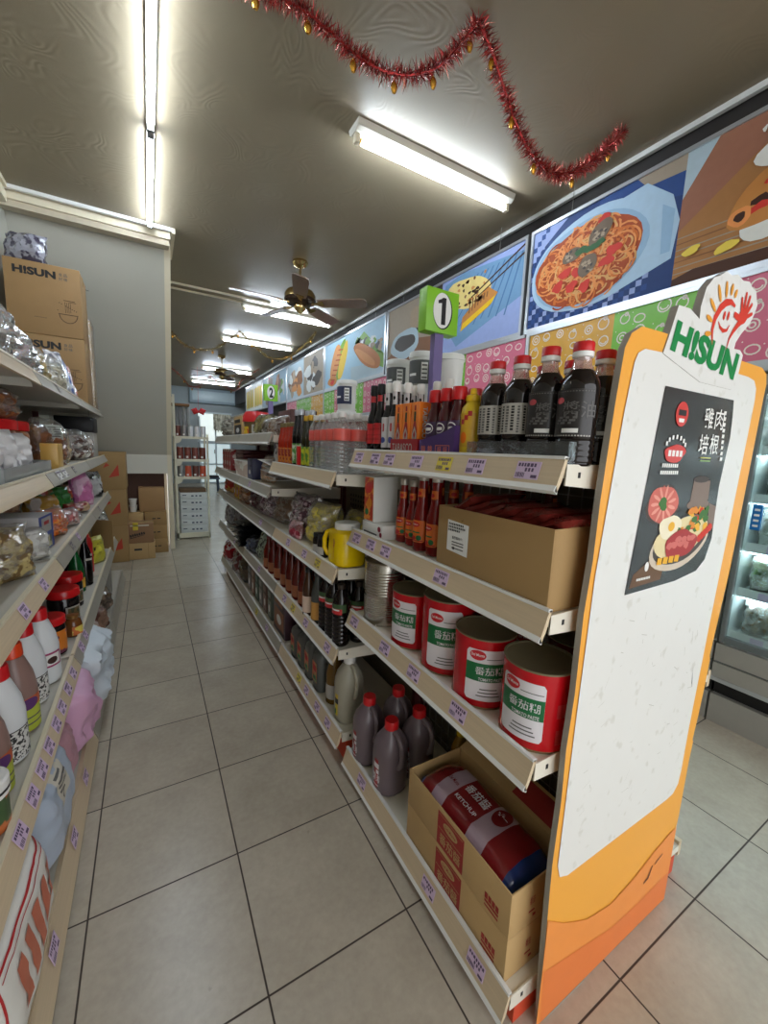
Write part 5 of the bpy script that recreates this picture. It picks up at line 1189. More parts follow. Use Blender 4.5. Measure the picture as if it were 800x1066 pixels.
def stin(h):
    r = .0775
    return [('body', [(r, .005)] + ribs(r, .04, h * .42, 7, .0016) + ribs(r, h * .46, h - .03, 9, .0016) + [(r - .001, h - .006)], SIL), ('rim', lambda m: m.lathe([(r * .97, 0), (r + .0014, .0005), (r + .0014, .004), (r, .005)], SIL, 40), None), ('lid', lambda m: m.lathe([(r, h - .005), (r + .0014, h - .004), (r + .0014, h), (r - .003, h), (r - .003, h - .006), (r - .02, h - .007), (0, h - .006)], TINL, 40), None)]
sc_ = bottle('silver_tin', '', 'tin', stin(.235), 40)
place(sc_, (.955, -1.945, Z2), 0, 'tall plain silver ribbed tin at the far end of the third shelf', 'plain silver tins')
place(sc_, (1.125, -1.945, Z2), 0, 'plain silver ribbed tin in the rear row behind the tall silver tin', 'plain silver tins')
place(sc_, (1.135, -2.62, Z2), 0, 'plain silver ribbed tin in the rear row close to the sign board', 'plain silver tins', (1, 1, .8))

# ---------------------------------------------------------------- base shelf: jugs and ketchup cartons
ZB = .091
JUG = M('purple_grey_syrup_jug', (110, 97, 102), .28, var=.05); JUGC = M('milky_clear_jug', (206, 202, 184), .3, var=.05)
def jug(mat, cap, h, r, lab):
    def body(m):
        m.lathe([(r * .86, 0), (r * .97, .006), (r, .02), (r, h * .55), (r * .97, h * .64), (r * .84, h * .74), (r * .56, h * .83), (r * .40, h * .88), (r * .36, h * .90)], mat, 32, sx=1, sy=.94, n=2.5)
    def hand(m): m.tube([(-.003, -r * .30, h * .86), (-.003, -r * .75, h * .84), (-.003, -r * 1.12, h * .74), (-.003, -r * 1.2, h * .60), (-.003, -r * 1.1, h * .48), (-.003, -r * .85, h * .42)], r * .15, mat, 10, rs=[r * .18, r * .17, r * .15, r * .15, r * .17, r * .2])
    return [('body', body, None), ('handle', hand, None), ('cap', [(r * .40, h * .88), (r * .42, h * .885), (r * .42, h * .97), (r * .38, h), (0, h)], cap), ('label', lab, None)]
JLB = M('dark_red_jug_label', (164, 40, 48), .45)
def jlab(m):
    q = .0625
    m.patch(q, .025, .135, PI + .05, .085, JLB, sx=1, sy=.95, seg=12); m.patch(q + .0006, .10, .12, PI - .15, .05, TWH, sx=1, sy=.95, seg=6); m.patch(q + .0006, .08, .095, PI + .25, .03, TWH, sx=1, sy=.95, seg=5)
    m.cyl_text('果糖', .032, q + .001, PI + .1, .062, TWH, .06, .02, sx=1, sy=.95); m.patch(q + .0006, .032, .036, PI + .05, .06, TWH, sx=1, sy=.95, seg=6)
jg = bottle('syrup_jug', '', 'jug', jug(JUG, RED, .268, .062, jlab))
GJ = 'purple grey jugs with red caps'
place(jg, (.925, -1.912, ZB), R(0), 'purple grey jug with red cap, at the far end of the front row', GJ)
place(jg, (.93, -2.075, ZB), R(5), 'purple grey jug with red cap, in front beside the ketchup cartons', GJ)
place(jg, (1.06, -2.065, ZB), R(12), 'purple grey jug with red cap, behind beside the ketchup cartons', GJ)
place(jg, (1.06, -1.915, ZB), R(0), 'purple grey jug with red cap, farthest back in the corner', GJ)
t = thing('oil_bottle', 'small amber bottle half hidden behind the ketchup cartons', 'bottle', (1.165, -2.19, ZB))
AMB = M('amber_oil', (150, 112, 36), .15); MB().lathe([(.03, 0), (.034, .005), (.034, .15), (.02, .19), (.014, .2)], AMB, 20).build('body', t); MB().lathe([(.015, .2), (.017, .202), (.017, .228), (0, .23)], YEL, 16).build('cap', t)
CPR = M('red_carton_print', (158, 40, 36), .6)
def kc_print(m, yoff=0):
    F = frame((-.1062, 0, 0), (0, -1, 0), (0, 0, 1))
    m.poly([(-.06, .008), (.05, .008), (.05, .112), (-.06, .112)], CPR, F); F = F @ Matrix.Translation((0, 0, .0006))
    for z in (.062, .105): m.poly([(-.055, z), (.045, z), (.045, z + .0015), (-.055, z + .0015)], CARD2, F)
    m.text('番茄醬', .034, CARD2, F @ Matrix.Translation((-.004, .036, 0)), .088, .01); m.poly(ell(-.005, .085, .03, .014, 24), CARD2, F); m.text('Del Monte', .010, CPR, F @ Matrix.Translation((-.005, .085, .0004)), .045, .01)
    F3 = frame((-.1062, -.155, .03), (0, -1, 0), (0, 0, 1)); 
    for k in range(4): m.box((-.018 + .012 * k, .015, 0), (.009, .016, .0006), CPR, mtx=F3)
    m.box((0, 0, 0), (.045, .006, .0006), CPR, mtx=F3); m.box((0, -.012, 0), (.045, .004, .0006), CPR, mtx=F3)
    F4 = frame((-.03, -.2112, .07), (1, 0, 0), (0, 0, 1)); m.text('番茄', .022, CPR, F4, .018, .006); m.box((0, -.03, 0), (.02, .004, .0004), CPR, mtx=F4); m.box((0.01, -.045, 0), (.01, .007, .0004), CPR, mtx=F4)
t = thing('ketchup_carton', 'closed tan ketchup carton with red print, underneath the open one', 'box', (.981, -2.487, ZB))
MB().b2((-.1055, -.2105, 0), (.1055, .2105, .119), CARD2, .002).build('carton', t); m = MB(); kc_print(m); m.build('print', t)
t = thing('open_carton', 'open tan ketchup carton with red print on top of the closed one', 'box', (.981, -2.487, ZB + .120))
m = MB(); X, Y, HH = .1055, .2105, .125
for lo, hi in (((-X, -Y, 0), (X, Y, .003)), ((-X, -Y, .003), (-X + .004, Y, HH)), ((X - .004, -Y, .003), (X, Y, HH + .0)), ((-X + .004, -Y, .003), (X - .004, -Y + .004, HH)), ((-X + .004, Y - .004, .003), (X - .004, Y, HH))): m.b2(lo, hi, CARD2, .001)
m.add([(X, -Y, HH), (X, Y, HH), (X + .075, Y, HH + .03), (X + .075, -Y, HH + .03), (X - .004, -Y, HH), (X - .004, Y, HH), (X + .075, Y, HH + .034), (X + .075, -Y, HH + .034)], [(0, 1, 2, 3), (7, 6, 5, 4), (0, 3, 7, 4), (1, 5, 6, 2), (3, 2, 6, 7)], CARD2)
m.build('carton', t); m = MB(); kc_print(m)
m.add([(X + .005, -.15, HH + .0075), (X + .005, -.01, HH + .0075), (X + .065, -.01, HH + .0315), (X + .065, -.15, HH + .0315)], [(0, 3, 2, 1)], CPR); m.build('print', t)
# ketchup pouch lying in the open carton
PR = M('ketchup_pouch_red', (128, 24, 30), .12, .05, coat=.6, var=.08); PW = M('ketchup_pouch_band', (176, 152, 164), .15, coat=.6); PBL = M('ketchup_pouch_blue', (22, 56, 118), .15, coat=.6)
t = thing('ketchup_pouch', 'shiny red and blue ketchup pouch lying in the open carton', 'pouch', (.974, -2.487, ZB + .158))
m = MB(); nu, nv = 16, 40; W, L = .188, .405; vs = []; tops = []
def pz(u, v):
    e = max(0, 1 - abs(v) ** 6) ** .5; q = max(0, 1 - abs(u) ** 3.2) ** .5
    return .085 * e * q + .004 * noise.noise(Vector((u * 3, v * 5, 1.3))) + .003 * math.exp(-((abs(u) - .62) / .06) ** 2)
for j in range(nv + 1):
    for i in range(nu + 1):
        u = 2 * i / nu - 1; v = 2 * j / nv - 1; vs.append((u * W / 2, -v * L / 2, pz(u, v) + .012))
seg = {}
for j in range(nv):
    v = (2 * (j + .5) / nv - 1)
    mt = PBL if (v < -.86 or v > .80) else PW if (-.62 < v < -.36 or .16 < v < .46) else PR
    seg.setdefault(mt.name, (mt, []))[1].extend([(j * (nu + 1) + i, (j + 1) * (nu + 1) + i, (j + 1) * (nu + 1) + i + 1, j * (nu + 1) + i + 1) for i in range(nu)])
k0 = len(m.v); m.v += vs
for mt, fs in seg.values():
    for f in fs: m.f.append(tuple(i + k0 for i in f)); m.m.append(m.mi(mt)); m.sm.append(True)
m.add([(x, y, .006) for x, y, z in vs], [(j * (nu + 1) + i, j * (nu + 1) + i + 1, (j + 1) * (nu + 1) + i + 1, (j + 1) * (nu + 1) + i) for j in range(nv) for i in range(nu)], PR, True)
pb = m.build('pouch', t)
m = MB()
def onpouch(body, cu, cv, hu, wv, mat, bold):
    bold = min(bold, .006) if ord(body[0]) > 999 else bold   # writing laid on the curved top; reads along the length seen from the aisle
    vs, fs, w, h = glyphs(body, bold); out = []
    for x, y in vs:
        u = cu + y / h * hu; v = cv + x / w * wv; out.append((u * W / 2, -v * L / 2, pz(u, v) + .0135))
    m.add(out, fs, mat, True)
onpouch('番茄醬', .12, -.10, .34, .42, TWH, .03); onpouch('KETCHUP', -.38, -.10, .14, .40, TWH, .012)
onpouch('Del Monte', -.1, -.49, .14, .20, PR, .01)
nn = 24; out = [(0, 0, 0)] ; cu, cv = .25, .31
m.add([((cu + .36 * math.cos(2 * PI * i / nn)) * W / 2, -(cv + .12 * math.sin(2 * PI * i / nn)) * L / 2, pz(cu + .36 * math.cos(2 * PI * i / nn), cv + .12 * math.sin(2 * PI * i / nn)) + .0135) for i in range(nn)] + [(cu * W / 2, -cv * L / 2, pz(cu, cv) + .0138)], [((i + 1) % nn, i, nn) for i in range(nn)], PR, True)
onpouch('Del Monte', .25, .31, .16, .17, TWH, .01)
m.build('print', t)
carton('brown carton with red print behind the open ketchup carton', (1.095, -2.69, ZB), (1.215, -2.26, ZB + .13), M('shaded_cardboard', (150, 118, 74), .75), False, group=None)
# ================================================================== goods on the further sections of the long shelf
PRINTS = {}
def bagmat(name, c, c2, sc=22, rough=.25, lo=.5, hi=.56, bump=.3):
    return M(name, c, rough, 0, var=.12, scale=30, col2=c2, c2scale=sc, c2lo=lo, c2hi=hi, bump=bump, bscale=40, coat=.3)
def bag(name, label, cat, loc, w, h, d, mat, seed, rz=0., lean=0., cr=.28, group=None, core=None, lab=None, nu=14, nv=18, neck=0., full=False, freq=9., prints=None):
    """stuffed bag; rz 0 faces the shop front, R(90) faces the aisle of the long shelf"""
    t = thing(name, label, cat, loc, -rz, group)
    T = Matrix.Rotation(-lean, 4, 'X')
    if core:
        m = MB(); m.pillow(w * .95, h * (.82 if neck else .95), d * .95, core, seed + 50, cr * 1.2, nu, nv, mtx=T); m.build('contents', t)
    m = MB(); m.pillow(w, h, d, mat, seed, cr, nu, nv, mtx=T, neck=neck, full=full, freq=freq); m.build('bag', t)
    if lab:
        bv = BVHTree.FromPolygons([Vector(v) for v in m.v], m.f); lm, lw, lh, lz = lab
        m = MB(); wrap_rect(m, bv, T, -lw / 2, lw / 2, lz - lh / 2, lz + lh / 2, lm, .0025)
        for k in range(5):
            zz = lz + lh * (.32 - .15 * k); wrap_rect(m, bv, T, -lw * .4, lw * (.3 if k % 2 else .1), zz - lh * .03, zz + lh * .03, INKGREY, .0036)
        m.build('label', t)
    if prints:
        bv = bv if lab else BVHTree.FromPolygons([Vector(v) for v in m.v], m.f); m = MB()
        for x0, x1, z0, z1, mt in prints: wrap_rect(m, bv, T, x0, x1, z0, z1, mt, .0025)
        m.build('print', t)
    return t
def pack(name, label, cat, lo, hi, mat, fm=None, group=None, bev=.003, face='x', rz=0.):
    """box-shaped pack with a printed face"""
    d = [b - a for a, b in zip(lo, hi)]
    t = thing(name, label, cat, ((lo[0] + hi[0]) / 2, (lo[1] + hi[1]) / 2, lo[2]), rz, group)
    MB().box((0, 0, d[2] / 2), d, mat, bev).build('body', t)
    if fm:
        m = MB(); F, ww = (fx(d, 0, d[2] / 2), d[1]) if face == 'x' else (fy(d, 0, d[2] / 2), d[0])
        m.poly([(-ww * .4, -d[2] * .38), (ww * .4, -d[2] * .38), (ww * .4, d[2] * .1), (-ww * .4, d[2] * .1)], fm, F); m.poly([(-ww * .4, d[2] * .2), (ww * .3, d[2] * .2), (ww * .3, d[2] * .36), (-ww * .4, d[2] * .36)], fm, F)
        m.poly(ell(0, -d[2] * .15, ww * .2, d[2] * .12, 14), WHITE, F @ Matrix.Translation((0, 0, .0004))); m.build('print', t)
    return t
# ---- second section, top shelf: pink-labelled clear bottles
PKL = M('pink_red_label', (226, 98, 88), .4); WATER = film('clear_bottle_plastic', (236, 240, 242), .84, .05, .1, milk=.15)
wt = bottle('water_bottle', '', 'bottle', [
    ('body', [(.028, 0), (.0325, .006)] + ribs(.0330, .008, .135, 8, .003) + [(.0330, .14), (.0330, .195), (.028, .212), (.016, .230), (.0135, .24)], WATER),
    ('label', [(.0334, .142), (.0337, .143), (.0337, .188), (.0334, .189)], PKL), ('cap', [(.0145, .236), (.0152, .238), (.0152, .256), (.013, .258), (0, .258)], WHITE)], 20)
for o in list(wt.children):
    if o.name.startswith('label'):
        bpy.data.objects.remove(o)
m = MB(); m.lathe([(.0334, .142), (.0337, .143), (.0337, .188), (.0334, .189)], PKL, 20, cap=False); m.build('label', wt)
n = 0
for i in range(4):
    for j in range(5):
        if i == 3 and j > 2: continue
        place(wt, (.85 + i * .068, -1.752 + j * .068, 1.226), R(17 * (i + j)), 'clear pink-labelled bottle, ' + ORD[i] + ' row from the aisle, ' + ORD[j] + ' from the yellow jug end', 'clear bottles with pink labels and white caps', (1, 1, .93))
OILB = M('dark_olive_oil', (46, 44, 24), .12); YGL = M('yellow_green_label', (196, 200, 50), .4, col2=(84, 140, 50), c2scale=60); GWL = M('green_white_label', (92, 152, 70), .4, col2=(214, 222, 200), c2scale=60); GCAP = M('gold_yellow_cap', (212, 168, 50), .3, .3); SCAP = M('silver_cap', (190, 196, 206), .3, .6)
def lbottle(cap, glass, lm, h):
    return [('body', [(.022, 0), (.025, .004), (.025, h * .55), (.021, h * .66), (.013, h * .82), (.012, h * .93)], glass), ('cap', [(.0135, h * .9), (.014, h * .905), (.014, h * .99), (.012, h), (0, h)], cap), ('label', lambda m: m.patch(.0256, h * .08, h * .42, A0, .07, lm, seg=12), None)]
ol = bottle('oil_bottle', '', 'bottle', lbottle(GCAP, OILB, YGL, .245))
for k, (x, y) in enumerate(((.845, -1.42), (.845, -1.362), (.90, -1.42), (.90, -1.362))): place(ol, (x, y, 1.226), 0, 'dark olive oil bottle with gold cap, ' + ('front' if k < 2 else 'rear') + ' row, ' + ORD[k % 2] + ' from the clear bottles', 'gold capped oil bottles')
ds = bottle('sauce_bottle', '', 'bottle', lbottle(SCAP, BLKB, GWL, .28))
for k, (x, y) in enumerate(((.845, -1.285), (.845, -1.225), (.90, -1.285), (.90, -1.225))): place(ds, (x, y, 1.226), 0, 'tall black bottle with silver cap, ' + ('front' if k < 2 else 'rear') + ' row, ' + ORD[k % 2] + ' from the gold capped bottles', 'silver capped black bottles')
CHI = M('chili_sauce_red', (172, 44, 22), .15); CHL = M('chili_label', (206, 122, 40), .4, col2=(150, 40, 40), c2scale=50)
ch = bottle('chili_bottle', '', 'bottle', lbottle(M('olive_cap', (120, 108, 60), .4), CHI, CHL, .225))
for k, y in enumerate((-1.15, -1.09, -1.03, -.97)):
    for q in (0, 1): place(ch, (.845 + .058 * q, y, 1.226), 0, 'red chili sauce bottle, ' + ('front' if q == 0 else 'rear') + ' row, ' + ORD[k] + ' from the silver capped bottles', 'red chili sauce bottles')
t = thing('divider_card', 'red divider card between the green and yellow labels on the bottle shelf', 'divider', (.83, -1.328, 1.226)); MB().b2((-.02, -.006, 0), (.04, .006, .105), RED).build('card', t)
pack('gift_box', 'dark red box with white characters behind the chili bottles', 'box', (.98, -1.24, 1.226), (1.2, -.95, 1.47), M('maroon_carton', (104, 30, 40), .5), None)
t = [o for o in COL.objects if o.name == 'gift_box'][0]
m = MB(); 
for k in range(4): m.text('酒食禮盒'[k], .03, LBL, frame((-.1112, .11, .20 - .045 * k), (0, -1, 0), (0, 0, 1)), .03)
m.build('print', t)
m = MB(); W_ = M('zip_bag_white', (206, 204, 198), .3)
t = thing('bag_stack', 'loose white plastic sheets sticking out at the end of the bottle shelf', 'plastic sheets', (.86, -.86, 1.125))
for k in range(5): T = Matrix.Translation((0, .0, .004 + .022 * k)) @ Matrix.Rotation(R(6 * k - 8), 4, 'Z') @ Matrix.Rotation(R(-5 + 4 * k), 4, 'X'); m.box((0, .03 * (k % 3), .0), (.12, .24, .002), W_, mtx=T)
m.build('sheet', t)
bag('plastic_bag', 'crumpled white bag with dark print at the end of the chili bottles', 'bag', (.875, -.85, 1.226), .13, .13, .06, bagmat('white_grey_print', (206, 204, 202), (96, 92, 100), 30), 3, R(70))

# ---- second section, 0.85 shelf
YJ = M('yellow_jug_plastic', (240, 204, 8), .22)
def yj_body(m): m.lathe([(.058, 0), (.066, .006), (.068, .02), (.068, .07), (.066, .10), (.068, .125), (.062, .140), (.050, .147), (.046, .150)], YJ, 36, sx=1, sy=1.12, n=3.2)
def yj_h(m): m.tube([(-.040, .058, .135), (-.056, .078, .125), (-.064, .088, .095), (-.064, .088, .055), (-.054, .076, .03), (-.04, .066, .025)], .010, YJ, 10)
yj = bottle('mustard_jug', 'large yellow mustard jug with white lid beside the white fruit carton', 'jug', [('body', yj_body, None), ('handle', yj_h, None), ('lid', [(.049, .148), (.052, .15), (.052, .172), (.049, .176), (0, .176)], WHITE),
    ('label', lambda m: (m.patch(.0695, .03, .115, PI + .55, .05, M('mustard_jug_label', (196, 140, 30), .4, col2=(186, 40, 40), c2scale=50), sx=1, sy=1.12, seg=8)), None)])
yj.location = (.905, -1.705, .851)
SMJ = M('dark_sauce_jar', (26, 20, 18), .15)
jr = bottle('sauce_jar', '', 'jar', [('body', [(.023, 0), (.025, .004), (.025, .07), (.02, .085)], SMJ), ('lid', [(.021, .083), (.022, .085), (.022, .098), (0, .1)], BLACK), ('label', lambda m: m.patch(.0256, .015, .05, A0, .05, LBL), None)])
for k, (x, y) in enumerate(((.85, -1.575), (.85, -1.52), (.90, -1.56), (.90, -1.505))): place(jr, (x, y, .851), R(-10 * k), 'small dark jar with pale label left of the yellow jug, ' + ('front' if k < 2 else 'rear') + ' row, ' + ORD[k % 2], 'small dark sauce jars')
lidb = bottle('storage_tub', 'dark lidded tub in shadow behind the yellow jug', 'tub', [('body', [(.06, 0), (.065, .005), (.07, .12)], M('dark_green_tub', (58, 58, 40), .3)), ('lid', [(.072, .118), (.074, .12), (.074, .135), (0, .14)], BLACK)]); lidb.location = (1.12, -1.66, .851)
YN = M('yellow_noodles', (206, 190, 110), .5, var=.3, scale=60, col2=(232, 216, 90), c2scale=34); DRP = M('dark_purple_dried_food', (86, 46, 62), .6, var=.3, scale=60, col2=(196, 170, 176), c2scale=44); RDD = M('red_dried_slices', (150, 36, 56), .5, col2=(220, 150, 160), c2scale=26)
bag('noodle_bag', 'clear bag of yellow noodles left of the small dark jars', 'bag', (.925, -1.335, .851), .23, .215, .13, FILMB, 4, R(78), R(14), .35, core=YN)
bag('dried_food_bag', 'clear bag of dark purple and red dried food beside the yellow noodles', 'bag', (.93, -1.08, .851), .25, .225, .14, FILMB, 6, R(75), R(12), .35, core=DRP)
bag('dried_food_bag', 'small bag of red dried slices lying before the purple dried food', 'bag', (.855, -1.17, .851), .12, .10, .06, FILMB, 9, R(80), R(10), .3, core=RDD)
bag('noodle_bag', 'clear bag of yellow green noodles in the shadow behind the noodle bag', 'bag', (1.12, -1.38, .851), .24, .17, .13, FILMB, 14, R(85), R(8), .3, core=YN)

# ---- second section, 0.51 shelf: dark bottles
def pet_lab(m): m.patch(.0372, .150, .185, A0, .105, M('green_band', (66, 96, 58), .4) if 'green_band' not in bpy.data.materials else bpy.data.materials['green_band'], seg=14); m.patch(.0376, .142, .166, A0 + .1, .06, REDL, seg=10); m.patch(.0379, .158, .164, A0, .045, WHITE, seg=6)
pb_ = bottle('soy_sauce_bottle', '', 'bottle', [('body', [(.03, 0), (.035, .005)] + ribs(.0365, .008, .135, 7, .002) + [(.0365, .14), (.0365, .188), (.03, .212), (.016, .236), (.014, .245)], SOY), ('cap', [(.0155, .242), (.016, .244), (.016, .262), (0, .264)], M('dark_brown_cap', (48, 36, 26), .4)), ('label', pet_lab, None)], 22)
for k, (x, y) in enumerate(((.872, -1.735), (.872, -1.655), (.872, -1.577), (.955, -1.735), (.955, -1.655), (.955, -1.577))): place(pb_, (x, y, .511), R(8 * k), 'ribbed dark soy bottle with red neck label, ' + ('front' if k < 3 else 'rear') + ' row, ' + ORD[k % 3] + ' from the sign end', 'ribbed dark soy bottles')
GRB = M('grey_green_bottle', (72, 76, 72), .25); TANL = M('tan_label', (196, 142, 66), .5); CRL = M('cream_pink_label', (222, 196, 176), .45)
gb = bottle('sauce_bottle', 'grey bottle with tan label between the soy bottles and the cream label', 'bottle', lbottle(BLACK, GRB, TANL, .25)); gb.location = (.865, -1.487, .511); gb.scale = (1.3, 1.3, 1)
gb = bottle('sauce_bottle', 'brown bottle with cream label beside the grey bottle with tan label', 'bottle', lbottle(BLACK, M('brown_glass', (70, 44, 26), .15), CRL, .24)); gb.location = (.855, -1.385, .511); gb.scale = (1.2, 1.2, 1)
RDS = M('dark_red_sauce', (96, 26, 18), .14); BRL = M('brown_orange_label', (156, 92, 58), .45)
for k, (y, hh) in enumerate(((-1.27, .24), (-1.16, .235), (-1.05, .235), (-.94, .23), (-.80, .225), (-.66, .22), (-.54, .22))):
    if k == 0: rs = bottle('sauce_bottle', 'x', 'bottle', [('body', [(.03, 0), (.036, .005), (.036, .13), (.028, .16), (.015, .20), (.013, .225)], RDS), ('cap', [(.015, .222), (.016, .224), (.016, .24), (0, .242)], M('dark_red_cap', (110, 20, 22), .35)), ('label', lambda m: m.patch(.0366, .02, .085, A0, .07, BRL, seg=12), None)])
    place(rs, (.876, y, .511), 0, 'dark red sauce bottle on the lower middle shelf, ' + ORD[k] + ' from the cream label', 'dark red sauce bottles in a row', (1, 1, hh / .24))
    place(rs, (.955, y + .01, .511), 0, 'dark red sauce bottle in the rear row, ' + ORD[k] + ' from the cream label', 'dark red sauce bottles in a row', (1, 1, hh / .24))
bag('snack_bag', 'pale green bag with dark print left of the dark red sauce bottles', 'bag', (.89, -.36, .511), .20, .21, .10, bagmat('pale_green_print', (150, 166, 146), (70, 70, 66), 40), 8, R(80), R(10))
bag('bean_bag', 'dark grey blue bag lying left of the pale green bag', 'bag', (.90, -.10, .511), .26, .12, .14, bagmat('grey_blue_bag', (84, 88, 104), (50, 52, 60), 18), 11, R(85))
DKP = M('dark_metal_pan', (38, 40, 42), .25, .5)
for k in range(5):
    t = thing('noodle_pack', 'flat dark glossy pack in a pile, ' + ORD[k] + ' from the bottom', 'pack', (.93, .16, .513 + k * .042), R(4 * k), 'flat dark packs in a pile')
    m = MB(); m.pillow(.30, .24, .045, DKP, 60 + k, .2, 10, 10, mtx=Matrix.Translation((0, .12, .0205)) @ Matrix.Rotation(R(90), 4, 'X')); m.build('pack', t)
bag('snack_bag', 'grey bag on the lower middle shelf near the rear end', 'bag', (.90, .62, .511), .24, .24, .11, bagmat('grey_mauve_print', (132, 126, 128), (90, 80, 88), 24), 17, R(85), R(8))
bag('snack_bag', 'pale grey striped bag at the very rear end of the lower middle shelf', 'bag', (.91, 1.14, .511), .22, .26, .11, bagmat('pale_grey_print', (160, 158, 156), (112, 104, 112), 30), 19, R(85), R(6))

# ---- second section, base shelf
cj = bottle('vinegar_jug', 'milky clear jug with yellow label at the end of the base shelf', 'jug', jug(M('cloudy_jug_plastic', (172, 168, 150), .3, var=.05), WHITE, .30, .062, lambda m: (m.patch(.0625, .03, .13, PI - .1, .085, M('yellow_green_jug_label', (220, 196, 40), .4), sx=1, sy=.95, seg=12), m.patch(.063, .085, .11, PI - .1, .05, BLACK, sx=1, sy=.95, seg=6), m.patch(.063, .035, .06, PI - .3, .04, GREENP, sx=1, sy=.95, seg=6))), 32)
cj.location = (.935, -1.70, .131); cj.rotation_euler = (0, 0, R(5))
ob_ = bottle('oil_bottle', 'amber oil bottle with white label left of the milky jug', 'bottle', [('body', [(.035, 0), (.042, .006), (.042, .15), (.03, .2), (.017, .24)], M('golden_oil', (104, 76, 26), .12)), ('cap', [(.018, .238), (.019, .24), (.019, .26), (0, .262)], YEL), ('label', lambda m: m.patch(.0426, .03, .10, A0, .07, LBL), None)]); ob_.location = (.925, -1.565, .131)
GJM = M('dark_grey_jug', (86, 88, 84), .4); OGL = M('orange_green_label', (188, 100, 66), .45, col2=(120, 150, 90), c2scale=40)
for k, y in enumerate((-1.44, -1.32, -1.20, -1.08)):
    if k == 0: gj = bottle('syrup_jug', 'x', 'jug', [('body', lambda m: m.lathe([(.045, 0), (.05, .006), (.05, .165), (.045, .185), (.03, .2), (.018, .205)], GJM, 28, n=3.2), None), ('cap', [(.019, .203), (.02, .205), (.02, .22), (0, .222)], BLACK), ('label', lambda m: m.box((-.0508, 0, .10), (.001, .06, .10), OGL).box((-.0515, 0, .12), (.001, .04, .03), INKRED).box((-.0515, 0, .07), (.001, .035, .02), GREENP), None)])
    place(gj, (.92, y, .131), 0, 'square dark grey jug with orange label, ' + ORD[k] + ' from the amber oil bottle', 'square grey jugs', (1, 1, 1 - .03 * k))
    place(gj, (1.04, y + .005, .131), 0, 'square dark grey jug in the rear row, ' + ORD[k] + ' from the amber oil bottle', 'square grey jugs', (1, 1, 1 - .03 * k))
pack('oil_tin', 'dark purple tin with orange label on the base shelf', 'tin', (.885, -.88, .131), (1.10, -.62, .40), M('dark_purple_tin', (70, 46, 56), .35), M('tin_orange_label', (150, 96, 66), .45))
cols = [(88, 96, 84), (96, 70, 58), (110, 108, 100), (64, 84, 70), (120, 88, 70), (98, 92, 88)]
for k in range(6): pack('flour_pack', ('green grey', 'brown', 'pale grey', 'dark green', 'tan brown', 'grey')[k] + ' upright pack on the base shelf, ' + ORD[k] + ' from the purple tin', 'pack', (.885, -.56 + k * .13, .131), (1.05, -.455 + k * .13, .36), M('flour_pack_%d' % k, cols[k], .5), M('flour_print_%d' % k, tuple(min(255, v + 50) for v in cols[k]), .5), 'upright packs on the base shelf', .012)
bag('chili_bag', 'red bag on the base shelf at the rear end', 'bag', (.89, 1.12, .131), .22, .20, .12, bagmat('red_white_print', (150, 26, 36), (214, 190, 190), 16), 22, R(80), R(6))
bag('snack_bag', 'dark red and grey bag on the base shelf before the rear red bag', 'bag', (.89, .62, .131), .24, .24, .12, bagmat('dark_red_print', (104, 46, 46), (160, 150, 146), 18), 23, R(84), R(6))
bag('snack_bag', 'brown bag on the base shelf between the upright packs and the red bags', 'bag', (.90, .38, .131), .2, .22, .10, bagmat('brown_print', (92, 76, 60), (60, 56, 50), 18), 24, R(84), R(6))

# ---- third to fifth section
pack('tea_carton', 'tan carton with black print on top of the rear shelf section', 'box', (.85, .18, 1.386), (1.12, .52, 1.555), CARD2, BLACK)
bag('snack_bag', 'grey plastic wrapped bag at the rear corner of the top shelf', 'bag', (.90, 1.0, 1.386), .3, .19, .14, bagmat('grey_wrap', (150, 148, 138), (110, 104, 96), 14), 31, R(80), R(8))
t = thing('box_lid', 'flat white lid resting on the tan carton', 'lid', (1.0, .40, 1.556)); m = MB(); m.b2((-.14, -.2, 0), (.14, .36, .018), LBL, .006); m.build('lid', t)
bw = bottle('food_tub', 'red topped tub with yellow label beside the tan carton', 'tub', [('body', [(.07, 0), (.085, .006), (.095, .11)], M('clear_brown_tub', (110, 92, 60), .3)), ('lid', [(.098, .108), (.104, .112), (.10, .155), (.08, .185), (0, .19)], RED), ('label', lambda m: (m.patch(.0945, .02, .075, A0 - .2, .10, M('yellow_food_label', (222, 188, 40), .4, col2=(200, 100, 50), c2scale=40)), m.patch(.0950, .02, .09, A0 + .8, .04, LBL)), None)]); bw.location = (.915, -.05, 1.386)
bag('noodle_bag', 'olive green bag on the top shelf beside the maroon box', 'bag', (.90, -.30, 1.386), .24, .16, .11, bagmat('olive_print', (120, 112, 70), (84, 80, 56), 16), 33, R(82), R(10))
pack('gift_box', 'plain dark brown box behind the olive green bag', 'box', (1.02, -.55, 1.386), (1.2, -.25, 1.57), M('dark_brown_carton', (84, 48, 44), .5))
for k in range(3): bag('spice_bag', 'dark clear spice bag on the top shelf, ' + ORD[k] + ' from the chili bottles', 'bag', (.885, -.80 + k * .16, 1.386), .15, .12, .07, FILMB, 40 + k, R(84), R(8), .3, core=M('spice_%d' % k, ((92, 60, 40), (120, 84, 50), (84, 70, 46))[k], .6, var=.3, scale=70))
for k in range(4): pack('noodle_pack', 'red and white pack at the rear of the second shelf, ' + ORD[k] + ' from the rear end', 'pack', (.87, 1.22 - k * .13, 1.081), (1.05, 1.32 - k * .13, 1.28), M('red_white_pack_%d' % k, (168, 44, 46), .35, col2=(222, 204, 196), c2scale=14), M('pack_red_%d' % k, (190, 30, 40), .4), 'red and white packs', .01)
DR2 = M('dark_maroon_pack', (96, 26, 30), .35)
